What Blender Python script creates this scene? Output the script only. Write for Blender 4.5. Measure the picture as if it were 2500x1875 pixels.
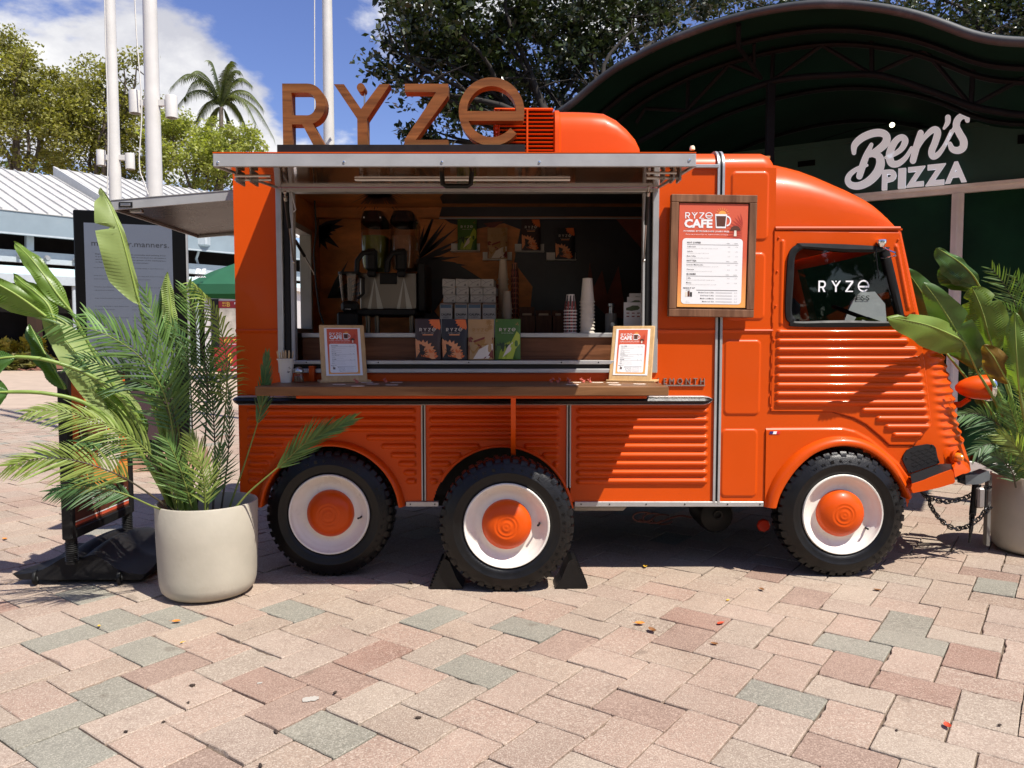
import bpy, bmesh, math, random
import numpy as np
from mathutils import Vector, Matrix
random.seed(7); rng = np.random.default_rng(7)
S = bpy.context.scene
for o in list(bpy.data.objects): bpy.data.objects.remove(o)
COL = S.collection
rad = math.radians

# ------------------------------------------------------------------ camera, sky, sun, exposure
F, PITCH, EYE = 1878.0, rad(3.3), 1.37
cam = bpy.data.cameras.new('camera'); cam.sensor_width = 36; cam.lens = 36*F/2500; cam.clip_end = 3000; cam.clip_start = .05
co = bpy.data.objects.new('camera', cam); COL.objects.link(co)
co.location = (0, 0, EYE); co.rotation_euler = (rad(90)-PITCH, 0, 0); S.camera = co
SUN = Vector((.46, -.42, 1)).normalized()
W = bpy.data.worlds.new('World'); S.world = W; W.use_nodes = True
def world():
    nt = W.node_tree; nt.nodes.clear(); N = nt.nodes.new; L = nt.links.new
    out = N('ShaderNodeOutputWorld'); bg = N('ShaderNodeBackground'); bg.inputs['Strength'].default_value = .054
    sky = N('ShaderNodeTexSky'); sky.sky_type = 'NISHITA'; sky.sun_disc = False
    sky.sun_elevation = math.asin(SUN.z); sky.sun_rotation = math.atan2(SUN.x, SUN.y); sky.ozone_density = 3.0; sky.air_density = 1.0; sky.dust_density = .5
    hsv = N('ShaderNodeHueSaturation'); hsv.inputs['Saturation'].default_value = 1.12; hsv.inputs['Hue'].default_value = .522; hsv.inputs['Value'].default_value = 1.95
    L(sky.outputs[0], hsv.inputs['Color'])
    tc = N('ShaderNodeTexCoord'); sep = N('ShaderNodeSeparateXYZ'); L(tc.outputs['Generated'], sep.inputs[0])
    def M(op, a, b=None, clamp=False):
        n = N('ShaderNodeMath'); n.operation = op; n.use_clamp = clamp
        for i, x in enumerate((a, b)):
            if x is None: continue
            if isinstance(x, (int, float)): n.inputs[i].default_value = x
            else: L(x, n.inputs[i])
        return n.outputs[0]
    zz = M('ADD', M('MAXIMUM', sep.outputs[2], 0.0), .35)
    cx, cy = M('DIVIDE', sep.outputs[0], zz), M('DIVIDE', sep.outputs[1], zz)
    cmb = N('ShaderNodeCombineXYZ'); L(cx, cmb.inputs[0]); L(cy, cmb.inputs[1]); cmb.inputs[2].default_value = 3.7
    def noise(scale, det, rough):
        n = N('ShaderNodeTexNoise'); n.inputs['Scale'].default_value = scale; n.inputs['Detail'].default_value = det; n.inputs['Roughness'].default_value = rough
        n.inputs['Distortion'].default_value = .15
        L(cmb.outputs[0], n.inputs['Vector']); return n.outputs['Fac']
    n1 = noise(3.0, 11, .56); n2 = noise(5.0, 8, .6)
    bias = None                      # cloud banks where they stand in the sky: (direction, sharpness, amount)
    for (px, py, k, amt) in ((90, 60, 40, .26), (330, 130, 90, .26), (440, 170, 160, .24), (530, 260, 260, .22), (650, 330, 200, .14), (930, 110, 260, .17), (610, 60, 90, -.28), (700, 180, 120, -.16), (860, 330, 300, .06), (250, 55, 500, -.12)):
        u = (px-1250)/F; v = (py-937.5)/F
        d = Vector((u, math.cos(PITCH)-v*math.sin(PITCH), -math.sin(PITCH)-v*math.cos(PITCH))).normalized()
        dp = N('ShaderNodeVectorMath'); dp.operation = 'DOT_PRODUCT'; L(tc.outputs['Generated'], dp.inputs[0]); dp.inputs[1].default_value = d
        g = M('MULTIPLY', M('POWER', 2.718, M('MULTIPLY', M('SUBTRACT', dp.outputs['Value'], 1.0), k*2.0)), amt)
        bias = g if bias is None else M('ADD', bias, g)
    dens = M('ADD', M('ADD', M('MULTIPLY', M('SUBTRACT', n1, .5), 1.55), .5), bias)
    mask = N('ShaderNodeMapRange'); mask.interpolation_type = 'SMOOTHSTEP'; mask.inputs[1].default_value = .57; mask.inputs[2].default_value = .74; L(dens, mask.inputs[0])
    shade = N('ShaderNodeMapRange'); shade.inputs[1].default_value = .35; shade.inputs[2].default_value = .7; L(n2, shade.inputs[0])
    ccol = N('ShaderNodeMix'); ccol.data_type = 'RGBA'; ccol.inputs[6].default_value = (8.0, 8.1, 9.0, 1); ccol.inputs[7].default_value = (14.5, 14.4, 14.2, 1); L(shade.outputs[0], ccol.inputs[0])
    mix = N('ShaderNodeMix'); mix.data_type = 'RGBA'; L(mask.outputs[0], mix.inputs[0]); L(hsv.outputs[0], mix.inputs[6]); L(ccol.outputs[2], mix.inputs[7])
    L(mix.outputs[2], bg.inputs[0]); L(bg.outputs[0], out.inputs[0])
world()
sl = bpy.data.lights.new('sun', 'SUN'); sl.energy = 5.0; sl.angle = rad(.53); sl.color = (1, .945, .86)
so = bpy.data.objects.new('sun', sl); COL.objects.link(so); so.rotation_euler = SUN.to_track_quat('Z', 'Y').to_euler(); so.location = (6, -6, 12)
S.view_settings.view_transform = 'Standard'; S.view_settings.look = 'None'; S.view_settings.gamma = 1; S.view_settings.exposure = .58
S.view_settings.use_curve_mapping = False
S.render.engine = 'CYCLES'
S.cycles.max_bounces = 8; S.cycles.diffuse_bounces = 3; S.cycles.glossy_bounces = 4; S.cycles.transparent_max_bounces = 12
S.cycles.use_denoising = True

# ------------------------------------------------------------------ where a pixel of the photograph meets a plane
def ray(px, py):
    u = (px-1250)/F; v = (py-937.5)/F
    return Vector((u, math.cos(PITCH)-v*math.sin(PITCH), -math.sin(PITCH)-v*math.cos(PITCH)))
def P(px, py, Y):
    d = ray(px, py); t = Y/d.y
    return Vector((d.x*t, Y, EYE+d.z*t))
def G(px, py, z=0.0):
    d = ray(px, py); t = (z-EYE)/d.z
    return Vector((d.x*t, d.y*t, z))
def PX(px, Y): return (px-1250)/F*(Y/math.cos(PITCH))*1.0
def hit(px, py, p0, n):
    d = ray(px, py); o = Vector((0, 0, EYE)); t = (p0-o).dot(n)/d.dot(n)
    return o+d*t

# ------------------------------------------------------------------ materials
def mat(name, col, rough=.5, metal=0.0, var=0.0, vscale=6.0, bump=0.0, bscale=60.0, coat=0.0, spec=.5, emit=0.0, stretch=None, coord='Object', dirt=0.0, dirtcol=(.08, .06, .045), rnd=0.0):
    m = bpy.data.materials.new(name); m.use_nodes = True; nt = m.node_tree; N = nt.nodes.new; L = nt.links.new
    b = nt.nodes['Principled BSDF']; c = (*col, 1)
    b.inputs['Base Color'].default_value = c; b.inputs['Roughness'].default_value = rough; b.inputs['Metallic'].default_value = metal
    b.inputs['Specular IOR Level'].default_value = spec; b.inputs['Coat Weight'].default_value = coat; b.inputs['Coat Roughness'].default_value = .06
    if emit: b.inputs['Emission Color'].default_value = c; b.inputs['Emission Strength'].default_value = emit
    if not (var or bump or dirt or rnd): return m
    if coord == 'World': src = N('ShaderNodeNewGeometry').outputs['Position']
    else: src = N('ShaderNodeTexCoord').outputs[coord]
    if stretch:
        mp = N('ShaderNodeMapping'); mp.inputs['Scale'].default_value = stretch; L(src, mp.inputs[0]); src = mp.outputs[0]
    last = None
    if var:
        n = N('ShaderNodeTexNoise'); n.inputs['Scale'].default_value = vscale; n.inputs['Detail'].default_value = 6; n.inputs['Roughness'].default_value = .6; L(src, n.inputs['Vector'])
        r = N('ShaderNodeMapRange'); r.inputs[1].default_value = .3; r.inputs[2].default_value = .7; L(n.outputs['Fac'], r.inputs[0])
        x = N('ShaderNodeMix'); x.data_type = 'RGBA'; x.inputs[6].default_value = (*[max(0, k*(1-var)) for k in col], 1); x.inputs[7].default_value = (*[min(1, k*(1+var)) for k in col], 1)
        L(r.outputs[0], x.inputs[0]); last = x.outputs[2]
        rr = N('ShaderNodeMapRange'); rr.inputs[3].default_value = max(.02, rough-.08); rr.inputs[4].default_value = min(1, rough+.1); L(n.outputs['Fac'], rr.inputs[0]); L(rr.outputs[0], b.inputs['Roughness'])
    if dirt:
        n = N('ShaderNodeTexNoise'); n.inputs['Scale'].default_value = vscale*.7+1; n.inputs['Detail'].default_value = 9; n.inputs['Roughness'].default_value = .72; L(src, n.inputs['Vector'])
        r = N('ShaderNodeMapRange'); r.inputs[1].default_value = .56; r.inputs[2].default_value = .78; r.inputs[4].default_value = dirt; L(n.outputs['Fac'], r.inputs[0])
        x = N('ShaderNodeMix'); x.data_type = 'RGBA'; L(r.outputs[0], x.inputs[0]); x.inputs[7].default_value = (*dirtcol, 1)
        if last: L(last, x.inputs[6])
        else: x.inputs[6].default_value = c
        last = x.outputs[2]
    if rnd:
        g = N('ShaderNodeNewGeometry'); r = N('ShaderNodeMapRange'); r.inputs[3].default_value = 1-rnd; r.inputs[4].default_value = 1+rnd; L(g.outputs['Random Per Island'], r.inputs[0])
        h = N('ShaderNodeHueSaturation'); L(r.outputs[0], h.inputs['Value'])
        r2 = N('ShaderNodeMapRange'); r2.inputs[3].default_value = .5-rnd*.04; r2.inputs[4].default_value = .5+rnd*.04
        w = N('ShaderNodeMath'); w.operation = 'MULTIPLY'; w.inputs[1].default_value = 37.0; L(g.outputs['Random Per Island'], w.inputs[0])
        fr = N('ShaderNodeMath'); fr.operation = 'FRACT'; L(w.outputs[0], fr.inputs[0]); L(fr.outputs[0], r2.inputs[0]); L(r2.outputs[0], h.inputs['Hue'])
        if last: L(last, h.inputs['Color'])
        else: h.inputs['Color'].default_value = c
        last = h.outputs[0]
    if last: L(last, b.inputs['Base Color'])
    if bump:
        n = N('ShaderNodeTexNoise'); n.inputs['Scale'].default_value = bscale; n.inputs['Detail'].default_value = 5; L(src, n.inputs['Vector'])
        bp = N('ShaderNodeBump'); bp.inputs['Strength'].default_value = bump; bp.inputs['Distance'].default_value = .01; L(n.outputs['Fac'], bp.inputs['Height']); L(bp.outputs[0], b.inputs['Normal'])
    return m
def leafmat(name, col, trans=.35, var=.35, vscale=3.0, rough=.45, rnd=.0):
    m = mat(name, col, rough, var=var, vscale=vscale, coord='World', rnd=rnd); nt = m.node_tree; N = nt.nodes.new; L = nt.links.new
    b = nt.nodes['Principled BSDF']; out = nt.nodes['Material Output']
    t = N('ShaderNodeBsdfTranslucent'); mx = N('ShaderNodeMixShader'); mx.inputs[0].default_value = trans
    lk = b.inputs['Base Color'].links
    if lk:
        mm = N('ShaderNodeMix'); mm.data_type = 'RGBA'; mm.blend_type = 'MULTIPLY'; mm.inputs[0].default_value = 1; L(lk[0].from_socket, mm.inputs[6]); mm.inputs[7].default_value = (1.5, 1.6, .6, 1); L(mm.outputs[2], t.inputs[0])
    L(b.outputs[0], mx.inputs[1]); L(t.outputs[0], mx.inputs[2]); L(mx.outputs[0], out.inputs[0])
    return m
def wood(name, c1, c2, axis='X', rough=.5, scale=1.0, coat=0.0):
    m = bpy.data.materials.new(name); m.use_nodes = True; nt = m.node_tree; N = nt.nodes.new; L = nt.links.new; b = nt.nodes['Principled BSDF']
    g = N('ShaderNodeNewGeometry'); mp = N('ShaderNodeMapping'); s = {'X': (1.2, 14, 14), 'Z': (14, 14, 1.2), 'Y': (14, 1.2, 14)}[axis]
    mp.inputs['Scale'].default_value = [k*scale for k in s]; L(g.outputs['Position'], mp.inputs[0])
    n = N('ShaderNodeTexNoise'); n.inputs['Scale'].default_value = 1.6; n.inputs['Detail'].default_value = 8; n.inputs['Roughness'].default_value = .62; n.inputs['Distortion'].default_value = .7; L(mp.outputs[0], n.inputs['Vector'])
    r = N('ShaderNodeMapRange'); r.inputs[1].default_value = .32; r.inputs[2].default_value = .68; L(n.outputs['Fac'], r.inputs[0])
    x = N('ShaderNodeMix'); x.data_type = 'RGBA'; x.inputs[6].default_value = (*c1, 1); x.inputs[7].default_value = (*c2, 1); L(r.outputs[0], x.inputs[0]); L(x.outputs[2], b.inputs['Base Color'])
    bp = N('ShaderNodeBump'); bp.inputs['Strength'].default_value = .25; bp.inputs['Distance'].default_value = .003; L(n.outputs['Fac'], bp.inputs['Height']); L(bp.outputs[0], b.inputs['Normal'])
    b.inputs['Roughness'].default_value = rough; b.inputs['Coat Weight'].default_value = coat; b.inputs['Specular IOR Level'].default_value = .22
    return m
def glassmat(name, tint, rough=.02, ior=1.45):
    m = bpy.data.materials.new(name); m.use_nodes = True; nt = m.node_tree; nt.nodes.clear(); N = nt.nodes.new; L = nt.links.new
    o = N('ShaderNodeOutputMaterial'); t = N('ShaderNodeBsdfTransparent'); t.inputs[0].default_value = (*tint, 1)
    g = N('ShaderNodeBsdfGlossy'); g.inputs['Roughness'].default_value = rough; lw = N('ShaderNodeLayerWeight'); lw.inputs[0].default_value = .5
    pw = N('ShaderNodeMath'); pw.operation = 'POWER'; pw.inputs[1].default_value = 4.0; L(lw.outputs['Facing'], pw.inputs[0])
    fr = N('ShaderNodeMath'); fr.operation = 'MULTIPLY_ADD'; fr.inputs[1].default_value = .85; fr.inputs[2].default_value = .05; L(pw.outputs[0], fr.inputs[0])
    x = N('ShaderNodeMixShader'); L(fr.outputs[0], x.inputs[0]); L(t.outputs[0], x.inputs[1]); L(g.outputs[0], x.inputs[2]); L(x.outputs[0], o.inputs[0])
    return m
def gradmat(name, c_bot, c_top, rough=.5):
    m = bpy.data.materials.new(name); m.use_nodes = True; nt = m.node_tree; N = nt.nodes.new; L = nt.links.new; b = nt.nodes['Principled BSDF']
    s = N('ShaderNodeSeparateXYZ'); L(N('ShaderNodeTexCoord').outputs['Generated'], s.inputs[0])
    x = N('ShaderNodeMix'); x.data_type = 'RGBA'; x.inputs[6].default_value = (*c_bot, 1); x.inputs[7].default_value = (*c_top, 1)
    r = N('ShaderNodeMapRange'); r.inputs[1].default_value = .0; r.inputs[2].default_value = .5; L(s.outputs[2], r.inputs[0]); L(r.outputs[0], x.inputs[0]); L(x.outputs[2], b.inputs['Base Color']); b.inputs['Roughness'].default_value = rough
    return m
def pavermat(name, col, light, dark):
    m = bpy.data.materials.new(name); m.use_nodes = True; nt = m.node_tree; N = nt.nodes.new; L = nt.links.new; b = nt.nodes['Principled BSDF']; b.inputs['Roughness'].default_value = .88; b.inputs['Specular IOR Level'].default_value = .25
    g = N('ShaderNodeNewGeometry'); pos = g.outputs['Position']
    def noise(sc, det, ro): 
        n = N('ShaderNodeTexNoise'); n.inputs['Scale'].default_value = sc; n.inputs['Detail'].default_value = det; n.inputs['Roughness'].default_value = ro; L(pos, n.inputs['Vector']); return n.outputs['Fac']
    def mr(f, a, b_, c=0, d=1):
        r = N('ShaderNodeMapRange'); r.inputs[1].default_value = a; r.inputs[2].default_value = b_; r.inputs[3].default_value = c; r.inputs[4].default_value = d; L(f, r.inputs[0]); return r.outputs[0]
    def mx(fac, a, b_):
        x = N('ShaderNodeMix'); x.data_type = 'RGBA'; L(fac, x.inputs[0])
        for k, i in ((a, 6), (b_, 7)):
            if isinstance(k, tuple): x.inputs[i].default_value = (*k, 1)
            else: L(k, x.inputs[i])
        return x.outputs[2]
    isl = N('ShaderNodeObjectInfo').outputs['Random']
    ad = N('ShaderNodeMath'); ad.operation = 'ADD'; L(isl, ad.inputs[0]); L(g.outputs['Random Per Island'], ad.inputs[1]); fr = N('ShaderNodeMath'); fr.operation = 'FRACT'; L(ad.outputs[0], fr.inputs[0])
    hs = N('ShaderNodeHueSaturation'); hs.inputs['Color'].default_value = (*col, 1); L(mr(fr.outputs[0], 0, 1, .87, 1.11), hs.inputs['Value'])
    w = N('ShaderNodeMath'); w.operation = 'MULTIPLY'; w.inputs[1].default_value = 23.7; L(fr.outputs[0], w.inputs[0]); f2 = N('ShaderNodeMath'); f2.operation = 'FRACT'; L(w.outputs[0], f2.inputs[0])
    L(mr(f2.outputs[0], 0, 1, .492, .508), hs.inputs['Hue']); L(mr(f2.outputs[0], 0, 1, 1.10, .84), hs.inputs['Saturation'])
    c = mx(mr(noise(3.1, 6, .6), .35, .7, 0, .32), hs.outputs[0], dark)
    c = mx(mr(noise(19, 5, .65), .52, .72, 0, .38), c, dark)
    c = mx(mr(noise(58, 4, .7), .50, .66, 0, .32), c, light)
    c = mx(mr(noise(71, 4, .7), .52, .68, 0, .38), c, dark)
    c = mx(mr(noise(170, 2, .5), .52, .64, 0, .58), c, light)
    c = mx(mr(noise(230, 2, .5), .55, .66, 0, .62), c, dark)
    c = mx(mr(noise(.9, 5, .6), .40, .70, 0, .22), c, light)
    c = mx(mr(noise(7.5, 6, .75), .60, .74, 0, .42), c, dark)
    c = mx(mr(noise(33, 3, .8), .69, .75, 0, .6), c, (.06, .048, .038))
    c = mx(mr(noise(4.3, 2, .4), .715, .735, 0, .35), c, (.10, .075, .055))
    L(c, b.inputs['Base Color'])
    bp = N('ShaderNodeBump'); bp.inputs['Strength'].default_value = .55; bp.inputs['Distance'].default_value = .004; L(noise(210, 3, .6), bp.inputs['Height']); L(bp.outputs[0], b.inputs['Normal'])
    return m

ORANGE = mat('orange_paint', (.585, .068, .002), .36, var=.05, vscale=1.2, coat=.10, spec=.2, bump=.05, bscale=2.4, dirt=.06, dirtcol=(.30, .10, .04), coord='World')
ALU = mat('brushed_aluminium', (.45, .45, .44), .34, .45, var=.10, vscale=9, bump=.05, bscale=200)
ALUM = mat('matt_aluminium', (.36, .36, .355), .5, .2, var=.10, vscale=7)
CHROME = mat('chrome', (.85, .85, .85), .08, 1.0)
BLACK = mat('black_plastic', (.010, .010, .010), .5, var=.2, vscale=20, spec=.25)
RUBBER = mat('black_rubber', (.0055, .0052, .0052), .36, var=.3, vscale=12, bump=.15, bscale=120, spec=.32, dirt=.14, dirtcol=(.05, .04, .03))
WHITE = mat('white_paint', (.78, .77, .74), .35, var=.05, vscale=5, dirt=.12, dirtcol=(.4, .35, .3))
WHITEWHEEL = mat('white_wheel_enamel', (.78, .74, .665), .28, var=.04, vscale=9, coat=.2, dirt=.30, dirtcol=(.40, .33, .26))
PAPER = mat('white_paper', (.80, .80, .80), .6)
INK = mat('black_ink', (.03, .028, .028), .6)
INKG = mat('grey_ink', (.22, .21, .21), .6)
CORAL = mat('coral_print', (.62, .10, .045), .5)
CREAM = mat('cream_print', (.78, .70, .58), .5)
BROWNP = mat('brown_print', (.10, .03, .015), .5)
GOLDP = mat('gold_print', (.80, .36, .07), .5)
LETTERWHITE = mat('white_lettering', (.82, .82, .82), .45)
WOODSIGN = wood('stained_wood', (.085, .033, .009), (.235, .098, .028), 'X', .48)
WOODSHELF = wood('walnut_shelf', (.10, .042, .015), (.25, .12, .05), 'X', .45, .8)
WOODCOUNTER = wood('walnut_veneer', (.10, .038, .016), (.25, .10, .045), 'X', .42, .9)
WOODFRAME = wood('walnut_frame', (.11, .048, .024), (.25, .125, .068), 'Z', .6)
BAMBOO = wood('pale_bamboo', (.50, .30, .13), (.62, .42, .21), 'Z', .5, 2)
DARK = mat('dark_underbody', (.012, .011, .010), .8)
SHEEN = mat('glossy_brown_laminate', (.24, .115, .055), .06, .6, var=.25, vscale=2.5, coat=.3)

# ------------------------------------------------------------------ mesh building
class MB:
    def __init__(s): s.v = []; s.f = []; s.m = []
    def add(s, vs, fs, mi=0):
        k = len(s.v); s.v.extend([tuple(p) for p in vs]); s.f.extend([tuple(i+k for i in f) for f in fs]); s.m.extend([mi]*len(fs)); return s
    def box(s, x0, x1, y0, y1, z0, z1, bev=0.0, mi=0, M=None):
        if x0 > x1: x0, x1 = x1, x0
        if y0 > y1: y0, y1 = y1, y0
        if z0 > z1: z0, z1 = z1, z0
        if bev:
            b = min(bev, (x1-x0)*.49, (y1-y0)*.49, (z1-z0)*.49); vs = []; fs = []; idx = {}
            for sx in (0, 1):
                for sy in (0, 1):
                    for sz in (0, 1):
                        X = (x0, x1)[sx]; Y = (y0, y1)[sy]; Z = (z0, z1)[sz]; dx = b*(1-2*sx); dy = b*(1-2*sy); dz = b*(1-2*sz)
                        for ax, p in enumerate(((X, Y+dy, Z+dz), (X+dx, Y, Z+dz), (X+dx, Y+dy, Z))):
                            idx[(sx, sy, sz, ax)] = len(vs); vs.append(p)
            for ax in range(3):
                for sd in (0, 1):
                    q = []
                    for a, c in ((0, 0), (1, 0), (1, 1), (0, 1)):
                        k = [0, 0, 0]; k[ax] = sd; k[(ax+1) % 3] = a; k[(ax+2) % 3] = c; q.append(idx[(*k, ax)])
                    fs.append(q if sd else q[::-1])
            for ax in range(3):
                o1, o2 = (ax+1) % 3, (ax+2) % 3
                for a in (0, 1):
                    for c in (0, 1):
                        k0 = [0, 0, 0]; k1 = [0, 0, 0]; k0[o1] = k1[o1] = a; k0[o2] = k1[o2] = c; k1[ax] = 1
                        q = [idx[(*k0, o1)], idx[(*k1, o1)], idx[(*k1, o2)], idx[(*k0, o2)]]
                        fs.append(q if (a == c) else q[::-1])
            for sx in (0, 1):
                for sy in (0, 1):
                    for sz in (0, 1):
                        q = [idx[(sx, sy, sz, a)] for a in range(3)]; fs.append(q if (sx+sy+sz) % 2 else q[::-1])
        else:
            vs = [(x, y, z) for x in (x0, x1) for y in (y0, y1) for z in (z0, z1)]
            fs = [(0, 1, 3, 2), (4, 6, 7, 5), (0, 4, 5, 1), (2, 3, 7, 6), (0, 2, 6, 4), (1, 5, 7, 3)]
        if M is not None: vs = [M @ Vector(p) for p in vs]
        return s.add(vs, fs, mi)
    def tube(s, path, r, n=8, mi=0, closed=False, caps=True):
        pts = [Vector(p) for p in path]; N = len(pts); rs = r if isinstance(r, (list, tuple)) else [r]*N
        vs = []; fs = []; up = None
        for i, p in enumerate(pts):
            if closed: t = (pts[(i+1) % N]-pts[i-1])
            else: t = pts[min(i+1, N-1)]-pts[max(i-1, 0)]
            t = t.normalized() if t.length > 1e-9 else Vector((0, 0, 1))
            if up is None: up = Vector((0, 0, 1)) if abs(t.z) < .9 else Vector((1, 0, 0))
            a = t.cross(up)
            if a.length < 1e-6: a = t.orthogonal()
            a.normalize(); b = a.cross(t).normalized(); up = b
            for k in range(n):
                q = 2*math.pi*k/n; vs.append(p+(a*math.cos(q)+b*math.sin(q))*rs[i])
        R = N if closed else N-1
        for i in range(R):
            j = (i+1) % N
            for k in range(n): fs.append((i*n+k, i*n+(k+1) % n, j*n+(k+1) % n, j*n+k))
        if caps and not closed: fs.append(tuple(range(n))[::-1]); fs.append(tuple((N-1)*n+k for k in range(n)))
        return s.add(vs, fs, mi)
    def lathe(s, prof, c, axis=(0, 0, 1), n=24, mi=0, a0=0.0, a1=2*math.pi):
        ax = Vector(axis).normalized(); u = ax.orthogonal().normalized(); w = ax.cross(u); c = Vector(c); vs = []; fs = []; full = abs(a1-a0-2*math.pi) < 1e-6
        K = n if full else n+1
        for (r, h) in prof:
            for k in range(K):
                q = a0+(a1-a0)*k/n; vs.append(c+ax*h+(u*math.cos(q)+w*math.sin(q))*max(r, 1e-5))
        for i in range(len(prof)-1):
            for k in range(n):
                k2 = (k+1) % K; fs.append((i*K+k, i*K+k2, (i+1)*K+k2, (i+1)*K+k))
        return s.add(vs, fs, mi)
    def poly(s, pts, mi=0): return s.add(pts, [tuple(range(len(pts)))], mi)
    def prism(s, pts, vec, mi=0):
        pts = [Vector(p) for p in pts]; n = len(pts); v = Vector(vec)
        fs = [tuple(range(n))[::-1], tuple(range(n, 2*n))]+[(i, (i+1) % n, n+(i+1) % n, n+i) for i in range(n)]
        return s.add(pts+[p+v for p in pts], fs, mi)
    def rows(s, R, mi=0, closed=False):
        n = len(R[0]); vs = [p for r in R for p in r]; fs = []
        for i in range(len(R)-1):
            for k in range(n if closed else n-1):
                k2 = (k+1) % n; fs.append((i*n+k, i*n+k2, (i+1)*n+k2, (i+1)*n+k))
        return s.add(vs, fs, mi)
    def hgrid(s, xs, zs, Y, hf, keep=None, mi=0):
        X, Z = np.meshgrid(np.asarray(xs), np.asarray(zs)); D = hf(X, Z); V = np.stack([X, Y-D, Z], -1).reshape(-1, 3); nx = len(xs); nz = len(zs)
        I = np.arange(nx*nz).reshape(nz, nx); q = np.stack([I[:-1, :-1], I[:-1, 1:], I[1:, 1:], I[1:, :-1]], -1).reshape(-1, 4)
        if keep is not None:
            cx = (X[:-1, :-1]+X[1:, 1:])/2; cz = (Z[:-1, :-1]+Z[1:, 1:])/2; q = q[keep(cx, cz).reshape(-1)]
            used = np.unique(q); mp = -np.ones(nx*nz, int); mp[used] = np.arange(len(used)); V = V[used]; q = mp[q]
        return s.add(V.tolist(), q.tolist(), mi)
def inpoly(X, Z, pts):
    ins = np.zeros(X.shape, bool); n = len(pts)
    for i in range(n):
        x0, z0 = pts[i]; x1, z1 = pts[(i+1) % n]
        c = ((z0 > Z) != (z1 > Z)) & (X < (x1-x0)*(Z-z0)/((z1-z0) if z1 != z0 else 1e-12)+x0); ins ^= c
    return ins
def obj(name, mb, ms, parent=None, label=None, smooth=40, mesh=None):
    if mesh is None:
        me = bpy.data.meshes.new(name)
        if isinstance(mb, tuple): V, Q = mb; me.vertices.add(len(V)); me.vertices.foreach_set('co', np.asarray(V, np.float32).ravel()); k = Q.shape[1]; me.loops.add(Q.size); me.loops.foreach_set('vertex_index', Q.astype(np.int32).ravel()); me.polygons.add(len(Q)); me.polygons.foreach_set('loop_start', np.arange(0, Q.size, k, dtype=np.int32)); me.update(calc_edges=True)
        else:
            me.from_pydata(mb.v, [], mb.f)
            if any(mb.m): me.polygons.foreach_set('material_index', mb.m)
        for m in (ms if isinstance(ms, (list, tuple)) else [ms]): me.materials.append(m)
        if smooth:
            me.polygons.foreach_set('use_smooth', [True]*len(me.polygons)); me.set_sharp_from_angle(angle=rad(smooth))
        me.update()
    else: me = mesh
    o = bpy.data.objects.new(name, me); COL.objects.link(o)
    if parent is not None:
        o.parent = parent
        if parent.parent is None: o.matrix_parent_inverse = Matrix.Translation(-Vector(parent.location))
        if label: o['label'] = label
    return o
def tag(o, label, cat, group=None):
    o['label'] = label; o['category'] = cat
    if group: o['group'] = group
    return o
def thing(name, label, cat, loc=(0, 0, 0), group=None):
    o = bpy.data.objects.new(name, None); COL.objects.link(o); o.location = Vector(loc); o.empty_display_size = .2
    return tag(o, label, cat, group)
def struct(name, mb, m, smooth=None):
    o = obj(name, mb, m, smooth=smooth); o['kind'] = 'structure'; return o
def copy_tree(o, delta, label=None, parent=None):
    c = o.copy(); COL.objects.link(c)
    if parent is None: c.location = Vector(o.location)+Vector(delta)
    else: c.parent = parent; c.matrix_parent_inverse = o.matrix_parent_inverse.copy()
    if label: c['label'] = label
    for ch in o.children: copy_tree(ch, (0, 0, 0), None, c)
    return c
# ------------------------------------------------------------------ lettering
_tc = {}
def textmesh(s, bold=0.0, ext=0.0, res=2):
    k = (s, bold, ext, res)
    if k not in _tc:
        cu = bpy.data.curves.new('t', 'FONT'); cu.body = s; cu.offset = bold; cu.extrude = ext; cu.resolution_u = res
        ob = bpy.data.objects.new('t', cu); me = bpy.data.meshes.new_from_object(ob)
        V = [tuple(v.co) for v in me.vertices]; Fs = [tuple(p.vertices) for p in me.polygons]
        bpy.data.objects.remove(ob); bpy.data.curves.remove(cu); bpy.data.meshes.remove(me); _tc[k] = (V, Fs)
    return _tc[k]
def txt(mb, s, O, R, U, w=None, h=None, mi=0, bold=0.0, depth=0.0, res=2, align='L', shear=0.0):
    V, Fs = textmesh(s, bold, .5 if depth else 0, res)
    if not V: return
    x0 = min(v[0] for v in V); x1 = max(v[0] for v in V); y0 = min(v[1] for v in V); y1 = max(v[1] for v in V)
    sx = (w/(x1-x0)) if w else None; sy = (h/(y1-y0)) if h else None
    sx = sx or sy; sy = sy or sx
    off = {'L': 0, 'C': -(x1-x0)*sx/2, 'R': -(x1-x0)*sx}[align]
    R = Vector(R).normalized(); U = Vector(U).normalized(); N = R.cross(U); O = Vector(O)
    mb.add([O+R*((v[0]-x0)*sx+off+shear*(v[1]-y0)*sy)+U*((v[1]-y0)*sy)+N*(v[2]*depth) for v in V], Fs, mi)
def fillmesh(loops, ext):
    cu = bpy.data.curves.new('t', 'CURVE'); cu.dimensions = '2D'; cu.fill_mode = 'BOTH'; cu.extrude = ext
    for lp in loops:
        sp = cu.splines.new('POLY'); sp.points.add(len(lp)-1); sp.use_cyclic_u = True
        for i, p in enumerate(lp): sp.points[i].co = (p[0], p[1], 0, 1)
    ob = bpy.data.objects.new('t', cu); me = bpy.data.meshes.new_from_object(ob)
    V = [tuple(v.co) for v in me.vertices]; Fs = [tuple(p.vertices) for p in me.polygons]
    bpy.data.objects.remove(ob); bpy.data.curves.remove(cu); bpy.data.meshes.remove(me); return V, Fs
def earc(cx, cy, rx, ry, a0, a1, n=16): return [(cx+rx*math.cos(rad(a0+(a1-a0)*i/n)), cy+ry*math.sin(rad(a0+(a1-a0)*i/n))) for i in range(n+1)]
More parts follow.
